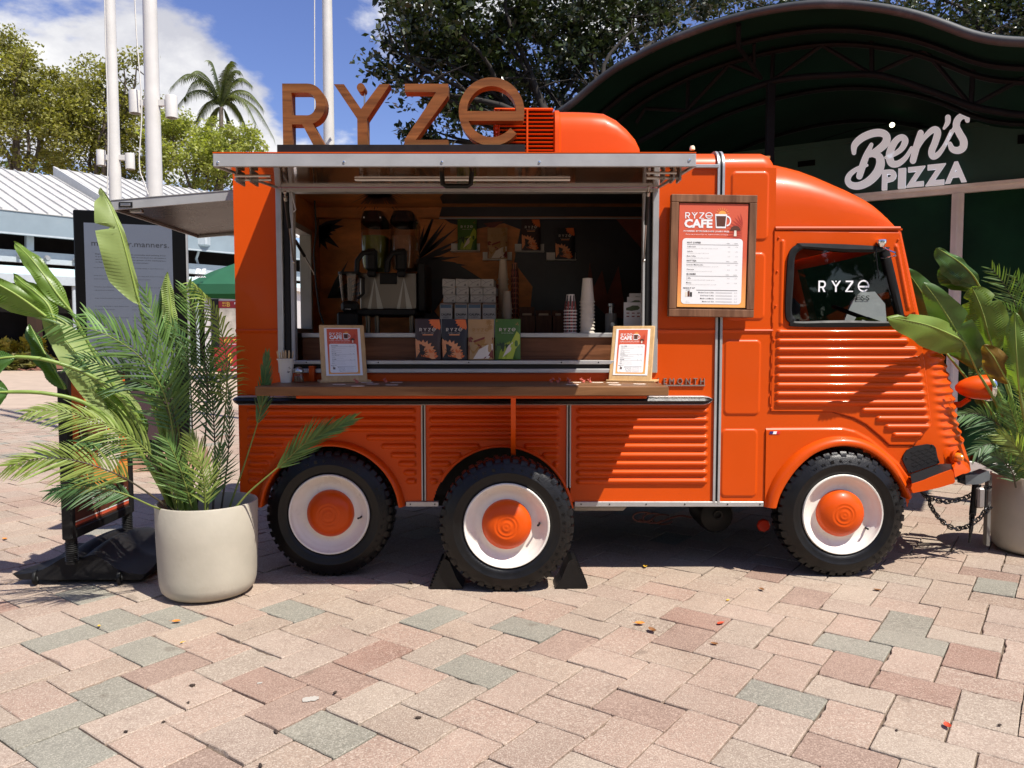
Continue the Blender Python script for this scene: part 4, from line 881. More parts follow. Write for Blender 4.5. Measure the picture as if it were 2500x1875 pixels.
# beneath the body: tank, hoses, drum, reflector
b = MB(); b.box(X(1400), X(1540), YW+.10, YW+.35, Z(1258), Z(1237), .02); tp('water_tank', b, mat('grey_tank', (.30, .28, .25), .5))
b = MB()
for s in range(3): b.tube([P(1570+s*24+25*math.cos(t), 1262+12*math.sin(t)+s*3, YW+.35+s*.1) for t in np.linspace(.4, 5.4, 14)], .005, 6)
b.tube([P(q, 1268+9*math.sin((q-1560)/22), YW+.5) for q in range(1560, 1690, 8)], .006, 6); tp('hoses', b, mat('reddish_hose', (.10, .035, .025), .5))
b = MB(); b.lathe([(.0, 0), (.05, .0), (.10, .02), (.115, .06), (.115, .3), (0, .3)], P(1752, 1262, YW+.35), (0, 1, 0), 20); b.lathe([(.02, -.01), (.03, -.012), (.03, 0)], P(1752, 1257, YW+.34), (0, 1, 0), 14); tp('brake_drum', b, BLACK)
b = MB(); b.lathe([(0, 0), (.035, 0), (.042, .008), (.042, .02)], P(1866, 1284, YW+.3), (0, 1, 0), 8); tp('reflector', b, mat('red_reflector', (.55, .03, .01), .3))

# ---- roof ventilator (louvred cowl)
def vent():
    Yc_ = 5.15; hw = .42; z0 = Z(366)+.012
    prof = [(1355, 262), (1400, 262), (1440, 263), (1475, 266), (1505, 282), (1530, 305), (1550, 330), (1560, 352), (1556, 372)]
    mb = MB(); R = []
    for i, (px, py) in enumerate(prof):
        p = P(px, py, Yc_-hw+.06); s = i/(len(prof)-1); row = []; zt_ = max(p.z, z0+.03); hh = zt_-z0; b_ = hw*(1-.10*s*s)
        for k in range(25):
            t = math.pi*k/24; cs, sn = math.cos(t), math.sin(t); row.append((p.x, Yc_-math.copysign(abs(cs)**.42, cs)*b_, z0+hh*abs(sn)**.34))
        R.append(row)
    mb.rows(R); mb.add(R[-1], [tuple(range(25))])
    p0 = P(1352, 258, Yc_-hw).x; p1 = P(1366, 258, Yc_-hw).x; zt_ = P(1360, 260, Yc_-hw+.03).z
    R = []
    for x, g_ in ((p0, .0), (p0+.008, .012), (p1, .012), (p1+.008, .0)):
        R.append([(x, Yc_-math.copysign(abs(math.cos(t))**.42, math.cos(t))*(hw+g_), z0+(zt_-z0+g_)*abs(math.sin(t))**.34) for t in np.linspace(0, math.pi, 25)])
    mb.rows(R); mb.add(R[0], [tuple(range(25))])
    v = tp('roof_ventilator', mb, ORANGE, smooth=55)
    xg0 = P(1207, 280, Yc_-hw).x; ztg = P(1280, 264, Yc_-hw+.02).z; n = 13
    b = MB(); b.box(xg0+.03, p0-.001, Yc_-hw+.03, Yc_+hw-.03, z0, ztg-.03); obj('ventilator_core', b, DARK, v)
    for i in range(n):
        z_ = z0+.012+(ztg-z0-.03)*i/(n-1); s = 1-.0*i
        b = MB(); sec = [(-hw+.0, -.004), (-hw-.006, .004), (-hw+.004, .008), (-hw+.03, .004)]
        xs0 = xg0+(.045 if i > n-3 else .0)
        b.rows([[(x, Yc_+y, z_+z) for y, z in sec] for x in (xs0, p0-.0015)], 0, True); b.box(xs0-.008, xs0+.002, Yc_-hw+.03, Yc_+hw-.03, z_-.004, z_+.006); obj('slat', b, ORANGE, v, smooth=None)
    b = MB(); b.box(xg0-.004, p0-.002, Yc_-hw+.01, Yc_+hw-.01, ztg-.014, ztg, .006); 
    for q in (.0, .48): b.box(xg0+(p0-xg0)*q+.02, xg0+(p0-xg0)*q+.032, Yc_-hw-.008, Yc_-hw+.02, z0, ztg-.012, .002)
    obj('ventilator_frame', b, ORANGE, v)
    b = MB(); b.lathe([(0, .026), (.012, .024), (.017, .012), (.017, 0)], P(1690, 366, 4.9), (0, 0, 1), 10); obj('clearance_lamp', b, mat('pale_lens', (.85, .8, .55), .2), T)
vent()
XV, ZV = Vector((1, 0, 0)), Vector((0, 0, 1))
# ------------------------------------------------------------------ rooftop sign
def rooftop_sign():
    Y = 4.60; base0 = P(680, 369, Y); base1 = P(1282, 356, Y); r = thing('rooftop_sign', 'tall wooden RYZE letters on a black plinth on the truck roof', 'sign', ((base0.x+base1.x)/2, Y+.05, base0.z))
    zr = Z(366)+.012
    b = MB(); b.box(base0.x, base1.x, Y-.03, Y+.16, zr+.002, base1.z, .002); obj('plinth', b, BLACK, r)
    for q in (0, 1):
        pass
    sc = lambda zx: P(600+zx*.3165, 300, Y).x
    sx = (sc(2150)-sc(285))/(2150-285); H = P(1000, 204, Y).z-base1.z; sy = H/475; D = .085; R_, U_ = XV, ZV
    for k, x in (('R', 285), ('Y', 683), ('Z', 1222), ('E', 1643)):
        b = MB(); glyph(b, k, (sc(x), Y+D/2, base1.z+.0005), R_, U_, sx, sy*(1.045 if k == 'E' else 1.0), D)
        o = obj('letter', b, WOODSIGN, r, smooth=30); m_ = o.modifiers.new('b', 'BEVEL'); m_.width = .0015; m_.segments = 1; m_.limit_method = 'ANGLE'
        if k == 'Y':
            b = MB(); glyph(b, 'DOT', (sc(890), Y+D/2+.0, base1.z+sy*446), R_, U_, sx, sy, D); d = obj('letter_dot', b, WOODSIGN, o, smooth=30); b = MB(); b.tube([(sc(905), Y+D/2+.01, base1.z+sy*275), (sc(905), Y+D/2+.01, base1.z+sy*420)], .005, 8); obj('dot_rod', b, STEEL, o)
rooftop_sign()

# ------------------------------------------------------------------ menus
def menu_print(face, O, R, U, w, h, fine=True):
    """flat print of the cafe menu: face 0 coral.. drawn on a sheet w x h"""
    R = Vector(R).normalized(); U = Vector(U).normalized(); N = R.cross(U); O = Vector(O)
    at = lambda x, y, d=.0008: O+R*(x*w)+U*(y*h)+N*d
    mb = face
    ryze(mb, at(.085, .855), R, U, .40*w, .062*h, 0)
    txt(mb, 'CAFE', at(.075, .765), R, U, .41*w, .085*h, 0, bold=.045)
    txt(mb, 'POWERED BY MUSHROOMS | DAIRY-FREE', at(.07, .722), R, U, .66*w, .020*h, 0, bold=.02, res=1)
    txt(mb, 'Every cup powered by our organic mushroom blend', at(.10, .695), R, U, .61*w, .014*h, 0, res=1, shear=.2)
    # frond silhouette in a darker coral, sun and mug, mushroom
    for i in range(13):
        a = rad(100+i*11); c = at(.93-.0*i, .80-.012*i, .0004); d = (R*math.cos(a)*w*.24+U*math.sin(a)*h*.115); n = (R*-math.sin(a)*w+U*math.cos(a)*h)*.010
        mb.poly([c, c+d*.5+n, c+d, c+d*.5-n], 5)
    for i in range(9):
        a = rad(10+20*i); c = at(.625, .895); mb.poly([c+(R*math.cos(a-.06)+U*math.sin(a-.06))*.075*w, c+(R*math.cos(a)+U*math.sin(a))*.115*w, c+(R*math.cos(a+.06)+U*math.sin(a+.06))*.075*w], 4)
    mb.poly([at(.625, .895)+(R*math.cos(t)+U*math.sin(t))*.06*w for t in np.linspace(0, math.pi, 12)], 4)
    def rect(x0, x1, y0, y1, mi, d=.001): mb.poly([at(x0, y0, d), at(x1, y0, d), at(x1, y1, d), at(x0, y1, d)], mi)
    mb.poly([at(.535, .765, .0011), at(.68, .765, .0011), at(.695, .90, .0011), at(.52, .90, .0011)], 0); mb.poly([at(.548, .782, .0015), at(.668, .782, .0015), at(.680, .882, .0015), at(.536, .882, .0015)], 3)
    R_ = [[at(.69+.065*math.sin(t)*s, .835+.052*math.cos(t)*s, .0012) for s in (.72, 1)] for t in np.linspace(0, math.pi, 12)]; mb.rows(R_, 0)
    mb.poly([at(.82+.075*math.cos(t), .745+.045*math.sin(t), .0016) for t in np.linspace(0, math.pi, 12)], 3); mb.poly([at(.80, .69, .0017), at(.84, .69, .0017), at(.835, .745, .0017), at(.805, .745, .0017)], 6)
    # white panel
    x0, x1, y0, y1, r_ = .055, .935, .03, .665, .05; pts = []
    for cx, cy, a0 in ((x1-r_, y1-r_*w/h, 0), (x0+r_, y1-r_*w/h, 90), (x0+r_, y0+r_*w/h, 180), (x1-r_, y0+r_*w/h, 270)):
        pts += [at(cx+r_*math.cos(rad(a0+q)), cy+r_*w/h*math.sin(rad(a0+q)), .0006) for q in (0, 22, 45, 67, 90)]
    mb.poly(pts, 1)
    def T_(s, x, y, h_, w_=None, mi=2, al='L', bd=.0): txt(mb, s, at(x, y, .0016), R, U, w_*w if w_ else None, h_*h, mi, bold=bd, res=1, align=al)
    y = .615
    for head, items in (('HOT COFFEE', (('Coffee Latte', .40, 'Mushroom powered coffee with creamy oat milk'), ('Cafecito', .27, 'Our mushroom cuban style brew'), ('Black Coffee', .28, 'Rich, robust mushroom coffee in a classic'))), ('HOT TEA', (('Lavender Matcha Latte', .41, 'Ceremonial grade matcha with lavender and oat milk'), ('Chai Latte', .32, 'A spicy blend mushroom chai with oat milk'))), ('SLUSHIES', (('Coffee', .36, 'Mushroom coffee blended with oat milk on ice'), ('Matcha', .39, 'Refreshing matcha blended with oat milk')))):
        T_(head, .125, y, .017, None, 2, 'L', .02); T_('SMALL', .70, y, .008, None, 2); T_('LARGE', .81, y, .008, None, 2)
        rect(.125, .875, y-.012, y-.0095, 2, .0014); y -= .036
        for nm, dw, ds in items:
            T_(nm, .125, y, .0125, None, 2, 'L', .008); rect_y = y
            if fine: T_(ds, .125, y-.016, .0072, dw+.05, 7)
            else: rect(.125, .125+dw+.05, y-.014, y-.011, 7, .0014)
            T_('5.00', .755, y, .0095, None, 7, 'R'); T_('6.00', .865, y, .0095, None, 7, 'R'); y -= .0455
        y -= .002
    rect(.275, .875, .163, .1665, 2, .0014)
    for i, s in enumerate(('Medium Roast Coffee', 'Dark Roast Coffee', 'Mushroom Matcha', 'Mushroom Chai')):
        yy = .136-i*.029; T_(s, .535, yy, .0125, None, 2, 'R', .008); rect(.56, .80, yy+.003, yy+.006, 7, .0014); T_('30.00', .875, yy, .0095, None, 7, 'R')
    T_('MAKE IT AT', .085, .178, .013, .17, 2, 'L', .02); T_('HOME', .125, .160, .010, None, 2)
    for i, (x, mi) in enumerate(((.115, 6), (.15, 3), (.185, 2))): rect(x, x+.03, .10, .145+.01*(i % 2), mi, .0014)
    T_('Scan to', .13, .055, .006, None, 7); T_('order more', .12, .043, .006, None, 7)
MENUM = [LETTERWHITE, PAPER, INK, BROWNP, GOLDP, mat('dark_coral_print', (.45, .045, .025), .5), CREAM, INKG]
MENUGRAD = gradmat('menu_gradient', (.86, .40, .10), (.62, .10, .045))
def menu_board():
    # board hangs on the side of the truck in front of the joint strip
    Yb = YW-.055; tl, br = P(1640, 476, Yb), P(1838, 774, Yb); zt_, zb_ = P(1740, 476, Yb).z, P(1740, 774, Yb).z
    x0, x1 = P(1635, 600, Yb).x, P(1844, 600, Yb).x; fw = .043
    r = thing('menu_board', 'large wood framed cafe menu board hung on the side of the truck', 'menu board', ((x0+x1)/2, Yb, zb_))
    M_ = Matrix.Translation(((x0+x1)/2, Yb, (zt_+zb_)/2)) @ Matrix.Rotation(rad(.8), 4, 'Y'); Mi = M_
    hw, hh = (x1-x0)/2, (zt_-zb_)/2
    for nm, (a, c, d, e) in (('frame_rail', (-hw, hw, hh-fw, hh)), ('frame_rail', (-hw, hw, -hh, -hh+fw)), ('frame_stile', (-hw, -hw+fw, -hh+fw+.0005, hh-fw-.0005)), ('frame_stile', (hw-fw, hw, -hh+fw+.0005, hh-fw-.0005))):
        b = MB(); b.box(a, c, -.012, .030, d, e, .003, M=M_); obj(nm, b, WOODFRAME, r)
    b = MB(); b.box(-hw+.01, hw-.01, .012, .028, -hh+.01, hh-.01, 0, M=M_); obj('backing', b, WOODFRAME, r, smooth=None)
    b = MB(); sw, sh, sx_ = (hw-fw)*2-.010, (hh-fw)*2-.012, -.001; b.box(-sw/2, sw/2, -.004, .004, -sh/2+.006, sh/2, 0, M=M_); sheet = obj('menu_sheet', b, MENUGRAD, r, smooth=None)
    b = MB(); R = (M_.to_3x3() @ XV); U = (M_.to_3x3() @ ZV); menu_print(b, M_ @ Vector((-sw/2, -.0045, -sh/2+.006)), R, U, sw, sh-.006); obj('lettering', b, MENUM, sheet, smooth=None)
menu_board()
def menu_stand(bl, br, tl, label, yaw, Yc_, wd=.235, hg=.325):
    p = hit((bl[0]+br[0])/2, (bl[1]+br[1])/2, Vector((0, 0, ZS)), ZV); r = thing('menu_stand', label, 'menu stand', p, 'menu stands on the serving shelf')
    M_ = Matrix.Translation(p+Vector((0, 0, .004))) @ Matrix.Rotation(yaw, 4, 'Z') @ Matrix.Rotation(rad(-19), 4, 'X')
    b = MB(); b.box(-wd/2, wd/2, -.007, .007, 0, hg, .004, M=M_); bd = obj('board', b, BAMBOO, r)
    b = MB(); b.box(-wd/2-.012, wd/2+.02, -.012, .13, .0005, .011, .002, M=Matrix.Translation(p) @ Matrix.Rotation(yaw, 4, 'Z')); obj('foot', b, BAMBOO, r)
    b = MB(); w2, h2 = wd*.80, hg*.84; b.box(-w2/2, w2/2, -.0095, -.0075, hg*.10, hg*.10+h2, 0, M=M_); pp = obj('paper_sheet', b, PAPER, r, smooth=None)
    b = MB(); w3, h3 = w2*.86, h2*.95; R = M_.to_3x3() @ XV; U = M_.to_3x3() @ ZV; N_ = R.cross(U); O = M_ @ Vector((-w3/2, -.0099, hg*.10+h2*.03)); 
    b.poly([O, O+R*w3, O+R*w3+U*h3, O+U*h3], 8); menu_print(b, O, R, U, w3, h3, False); obj('lettering', b, MENUM+[MENUGRAD], pp, smooth=None)
menu_stand((785, 937), (899, 930), None, 'menu stand at the left end of the shelf beside the cup of stirring sticks', rad(20), 4.1, .252, .335)
menu_stand((1483, 929), (1592, 936), None, 'menu stand in the sun at the right end of the wooden shelf', rad(-20), 4.1, .245, .33)

# ------------------------------------------------------------------ small things on the serving shelf
def onshelf(px, py):
    p = hit(px, py, Vector((0, 0, ZS)), ZV)
    if p.y > 4.27: p = P(px, py, 4.27); p.z = ZS
    return p
PAPERCUP = mat('kraft_cup_paper', (.62, .54, .42), .55, var=.05)
CUPWHITE = mat('cream_cup_paper', (.66, .60, .51), .5, var=.05)
def cup_mesh(mb, c, rt, rb, h, inv=False, mi=0):
    s = -1 if inv else 1; z0 = h if inv else 0
    prof = [(rb*.97, .004), (rb, 0), (rt, h-.004), (rt+.0045, h-.005), (rt+.0055, h-.001), (rt+.0045, h+.002), (rt-.001, h+.002), (rb-.002, .006), (0, .006)]
    mb.lathe([(r, z0+s*z) for r, z in prof], c, (0, 0, 1), 24, mi)
c = onshelf(699, 930); t_ = thing('stir_stick_cup', 'cream paper cup holding the wooden stirring sticks', 'cup', c)
b = MB(); cup_mesh(b, c+Vector((0, 0, .001)), .044, .030, .130); cupo = obj('cup_body', b, CUPWHITE, t_)
b = MB()
for i in range(7):
    a = random.uniform(0, 6.28); q = c+Vector((.021+.008*math.cos(a), -.032+.004*math.sin(a)*.2, .07+.014*math.sin(a))); b.tube([q, q+Vector((.006, 0, .006))], .0012, 5)
obj('cup_print', b, INK, t_)
STICK = mat('stirring_stick_wood', (.55, .37, .19), .6, var=.12)
for i in range(19):
    a = i*2.4; rr_ = .012+.022*((i*7) % 10)/10; bx = c+Vector((math.cos(a)*rr_*.6, math.sin(a)*rr_*.6, .01)); tx = c+Vector((math.cos(a)*rr_*1.45+.004*math.sin(i), math.sin(a)*rr_*1.2, .168+.014*((i*3) % 7)/7)); d = (tx-bx).normalized(); s_ = d.cross(Vector((math.cos(i), math.sin(i), 0))).normalized(); n_ = d.cross(s_)
    b = MB(); b.prism([bx-s_*.0028-n_*.0007, bx+s_*.0028-n_*.0007, bx+s_*.0028+n_*.0007, bx-s_*.0028+n_*.0007], tx-bx); o = obj('stir_stick', b, STICK, smooth=None); tag(o, 'thin wooden stirring stick standing in the paper cup on the shelf', 'stirring stick', 'stirring sticks in the paper cup')
c = onshelf(730, 929); t_ = thing('spice_shaker', 'glass shaker of brown powder with a steel lid beside the stick cup', 'shaker', c)
b = MB(); b.lathe([(0, .001), (.028, .001), (.030, .01), (.027, .035), (.021, .055), (.024, .062)], c, (0, 0, 1), 20); obj('jar', b, glassmat('clear_glass', (.9, .9, .88)), t_)
b = MB(); b.lathe([(0, .004), (.025, .004), (.026, .012), (.024, .036), (0, .037)], c, (0, 0, 1), 16); obj('brown_powder', b, mat('cinnamon_powder', (.16, .07, .03), .9), t_)
b = MB(); b.lathe([(.026, .060), (.026, .072), (.020, .080), (.012, .086), (0, .088)], c, (0, 0, 1), 20); obj('lid', b, STEEL, t_)
STICKER = mat('cream_sticker', (.70, .60, .50), .5, var=.15, vscale=40)
PINKISH = mat('pink_enamel', (.55, .13, .09), .4)
for i, (px, py, lab) in enumerate(((828, 939, 'round sticker just in front of the left menu stand'), (874, 943, 'round sticker nearest the shelf edge by the left menu stand'), (896, 932, 'round sticker tucked behind the pink pin right of the left menu stand'), (910, 938, 'round sticker between two others right of the left menu stand'), (957, 940, 'round sticker lying alone near the front edge in the shade'), (968, 931, 'round sticker at the back below the coffee bags'), (1397, 939.5, 'sunlit sticker at the front where the awning shade ends'), (1404, 932, 'sunlit sticker behind the pink pins left of the right menu stand'), (1458, 932, 'large pale sticker at the foot of the right menu stand'), (1495, 935, 'pale sticker half under the right menu stand'), (1501, 940, 'pale sticker at the front edge below the right menu stand'), (1561, 938, 'pale sticker at the sunny right end of the shelf'))):
    c = onshelf(px, py); b = MB(); b.lathe([(0, .0022), (.034, .0022), (.035, .0012), (.034, .0006)], c, (0, 0, 1), 18)
    b.lathe([(0, .0026), (.018, .0026), (.019, .0022)], c, (0, 0, 1), 12, 1); o = obj('sticker', b, [STICKER, mat('sticker_print', (.5, .3, .2), .5) if i == 0 else bpy.data.materials['sticker_print']]); tag(o, lab, 'sticker', 'stickers scattered on the serving shelf')
for i, (px, py, lab) in enumerate(((871, 936, 'pink enamel pin on the stickers by the left menu stand'), (942, 931, 'dark pin standing alone at the middle of the shelf'), (1346, 933, 'pink pin at the far left of the sunlit group'), (1362, 929, 'second pink pin from the left at the back of the shelf'), (1388, 932, 'pink pin beside the sunlit stickers'), (1424, 934, 'pink pin midway to the right menu stand'), (1441, 933, 'pink pin closest to the right menu stand'))):
    c = onshelf(px, py)+Vector((0, 0, .002)); b = MB(); a = i*1.3
    for j in range(4): q = c+Vector((math.cos(a+j)*.006*j, 0, .003+.004*j)); b.tube([q, q+Vector((.012*math.cos(a+j*2), .008*math.sin(a+j), .010))], [.005, .002], 6)
    b.lathe([(0, 0), (.010, .0), (.009, .004), (0, .006)], c, (0, 0, 1), 8); o = obj('enamel_pin', b, PINKISH); tag(o, lab, 'pin', 'small pins on the serving shelf')

# ------------------------------------------------------------------ coffee bags
def bag(px0, px1, py0, py1, Y, kind, label, group, depth=.05, lean=0.0):
    p0, p1 = P(px0, py1, Y), P(px1, py0, Y); w_, h_ = p1.x-p0.x, P(px0, py0, Y).z-p0.z; r = thing('coffee_bag', label, 'coffee bag', (p0.x+w_/2, Y, p0.z), group)
    body = {'brown': (.045, .022, .018), 'black': (.016, .015, .018), 'tan': (.45, .27, .11), 'green': (.055, .14, .012)}[kind]
    nm = kind+'_pouch'; m_ = bpy.data.materials.get(nm) or mat(nm, body, .45, var=.06)
    b = MB(); R = []
    for i in range(13):
        v = i/12; th = depth/2*(1-.93*max(0, (v-.35)/.65)**1.3)*(1 if v > .03 else .8); row = []
        for k in range(17):
            u = k/16*2-1; bul = (1-abs(u)**4)*.85+.15; row.append((p0.x+w_/2+u*w_/2*(1-.012*math.sin(v*3)), Y-th*bul+.0008*math.sin(u*9+v*14), p0.z+.001+h_*v))
        row += [(x, 2*Y-y, z) for x, y, z in reversed(row[1:-1])]; R.append(row)
    b.rows(R, closed=True); b.add(R[0], [tuple(range(len(R[0])))]); b.add(R[-1], [tuple(range(len(R[0])))]); pouch = obj('pouch', b, m_, r)
    pm = [bpy.data.materials.get(n_) or mat(n_, c_, .45) for n_, c_ in (('print_peach', (.80, .32, .13)), ('print_flame', (.75, .16, .03)), ('print_dark', (.02, .015, .015)), ('print_cream', (.75, .66, .55)), ('print_ochre', (.38, .19, .04)), ('print_maroon', (.22, .03, .015)), ('print_lime', (.42, .50, .04)), ('print_leaf', (.26, .34, .02)), ('print_forest', (.02, .05, .012)))]
    b = MB()
    def sY(u, v):
        th = depth/2*(1-.93*max(0, (v-.35)/.65)**1.3); return Y-th*((1-abs(u*2-1)**4)*.85+.15)-.0022
    def at(u, v, d=0): return Vector((p0.x+u*w_, sY(u, v)-d, p0.z+v*h_))
    def shape(pts, mi, d=0): 
        c_ = (sum(p[0] for p in pts)/len(pts), sum(p[1] for p in pts)/len(pts)); n_ = len(pts); V = [at(*c_, d)]+[at(*p, d) for p in pts]; b.add(V, [(0, 1+i, 1+(i+1) % n_) for i in range(n_)], mi)
    def petal(cx, cy, r0, r1, a0, a1, n_, mi, d):
        pts = []
        for i in range(n_*2+1): a = rad(a0+(a1-a0)*i/(2*n_)); q = r1*(1.0 if i % 2 else .78); pts.append((min(.985, max(.015, cx+q*math.cos(a))), min(.99, max(.012, cy+q*.62*math.sin(a)))))
        shape([(cx, cy)]+pts, mi, d)
    R, U = XV, ZV
    lw = .62
    Lc = 3 if kind != 'tan' else 4
    O = at(.18, .70, .0015); yv = Y-depth/2*.62-.004; O.y = min(sY(.5, .7), sY(.2, .7))-.001
    ryze(b, O, R, U, w_*lw, h_*.082, Lc, 2.0)
    txt(b, {'green': 'MUSHROOM MATCHA', 'tan': 'MUSHROOM CHAI'}.get(kind, 'MUSHROOM COFFEE'), O+R*(w_*.08)-U*(h_*.055), R, U, w_*.46, h_*.020, Lc, res=1)
    if kind in ('brown', 'black'):
        petal(.28, .15, 0, .56, -30, 130, 9, 0, .0006); petal(.55, .05, 0, .36, 0, 170, 7, 1, .0004); shape([(.02, .30), (.02, .52), (.16, .45), (.20, .20), (.05, .05)], 0, .0003)
        for i in range(11): a = rad(-60+i*33); shape([(.30+.03*math.cos(a+1.5), .17+.02*math.sin(a+1.5)), (min(.97, max(.02, .30+.25*math.cos(a))), max(.015, .17+.15*math.sin(a))), (.30-.03*math.cos(a+1.5), .17-.02*math.sin(a+1.5))], 2, .0011)
        petal(.93, .99, 0, .42, 175, 280, 6, 1, .0004)
        shape([(.30, .60), (.70, .60), (.70, .625), (.30, .625)], 0, .0004)
    elif kind == 'tan':
        shape([(.02, .03), (.02, .34), (.25, .48), (.60, .56), (.97, .55), (.97, .03)], 5, .0002); shape([(.06, .28), (.3, .44), (.62, .51), (.97, .50), (.97, .34), (.70, .40), (.35, .30), (.2, .14)], 4, .0005); shape([(.20, .02), (.42, .25), (.72, .36), (.96, .40), (.96, .22), (.80, .03)], 3, .0007); shape([(.60, .03), (.95, .26), (.97, .06)], 5, .0010)
        for cx, cy, q in ((.80, .93, .13), (.86, .80, .12)):
            for i in range(8): a = rad(45*i+15); shape([(cx, cy), (min(.985, cx+q*.6*math.cos(a-.3)), min(.99, cy+q*.4*math.sin(a-.3))), (min(.99, cx+q*math.cos(a)), min(.992, cy+q*.66*math.sin(a))), (min(.985, cx+q*.6*math.cos(a+.3)), min(.99, cy+q*.4*math.sin(a+.3)))], 4, .0004)
        petal(.10, .50, 0, .12, 0, 320, 6, 5, .0004)
    else:
        petal(.30, .20, 0, .40, 20, 170, 8, 8, .0003); shape([(.14, .02), (.20, .20), (.40, .40), (.60, .46), (.58, .30), (.44, .02)], 7, .0005); shape([(.28, .02), (.40, .24), (.62, .42), (.85, .70), (.97, .62), (.97, .40), (.80, .26), (.70, .02)], 6, .0007); shape([(.30, .06), (.52, .34), (.70, .44), (.62, .22)], 3, .0010)
        for q in ((.08, .95), (.88, .90), (.83, .87), (.9, .86)): shape([(q[0]-.02, q[1]), (q[0], q[1]+.02), (q[0]+.03, q[1]), (q[0], q[1]-.02)], 4, .0003)
    obj('pouch_print', b, pm, pouch, smooth=None)
gl = 'coffee bags standing on the serving ledge'
bag(1014, 1077, 779, 878, YW+.055, 'brown', 'dark brown bag with an orange flower, leftmost of the four on the ledge', gl)
bag(1079, 1141, 779, 878, YW+.055, 'black', 'black bag with an orange flower between brown and tan bags', gl)
bag(1143, 1206, 780, 878, YW+.055, 'tan', 'tan bag with star anise standing on the serving ledge', gl)
bag(1208, 1271, 779, 878, YW+.055, 'green', 'bright green bag standing on the serving ledge', gl)
gw = 'coffee bags on the wall holders'; YS = YBW-.075
for i, (h0, h1, hy, b0, b1, bt, kind, lab) in enumerate(((1100, 1171, 612, 1117, 1164, 534, 'green', 'green bag on the wall holder furthest left'), (1178, 1250, 633, 1190, 1239, 556, 'tan', 'tan bag on the lower left wall holder'), (1257, 1329, 613, 1273, 1320, 535, 'brown', 'dark brown bag on the upper right wall holder'), (1335, 1407, 634, 1355, 1404, 556, 'black', 'black bag on the wall holder furthest right'))):
    p0, p1 = P(h0, hy, YS), P(h1, hy, YS); b = MB(); zt_ = P(h0, hy-20, YS).z
    b.box(p0.x, p1.x, YBW-.105, YBW-.012, p0.z-.006, p0.z, .001); b.box(p0.x, p1.x, YBW-.012, YBW-.0105, p0.z, zt_, .0005); o = obj('wall_holder', b, mat('white_acrylic', (.70, .68, .62), .35) if i == 0 else bpy.data.materials['white_acrylic'])
    tag(o, 'white wall holder under the '+lab.split(' on ')[0]+' on the back wall', 'shelf', 'bag holders on the back wall')
    bag(b0, b1, bt, hy-.5, YBW-.055, kind, lab, gw, .045)

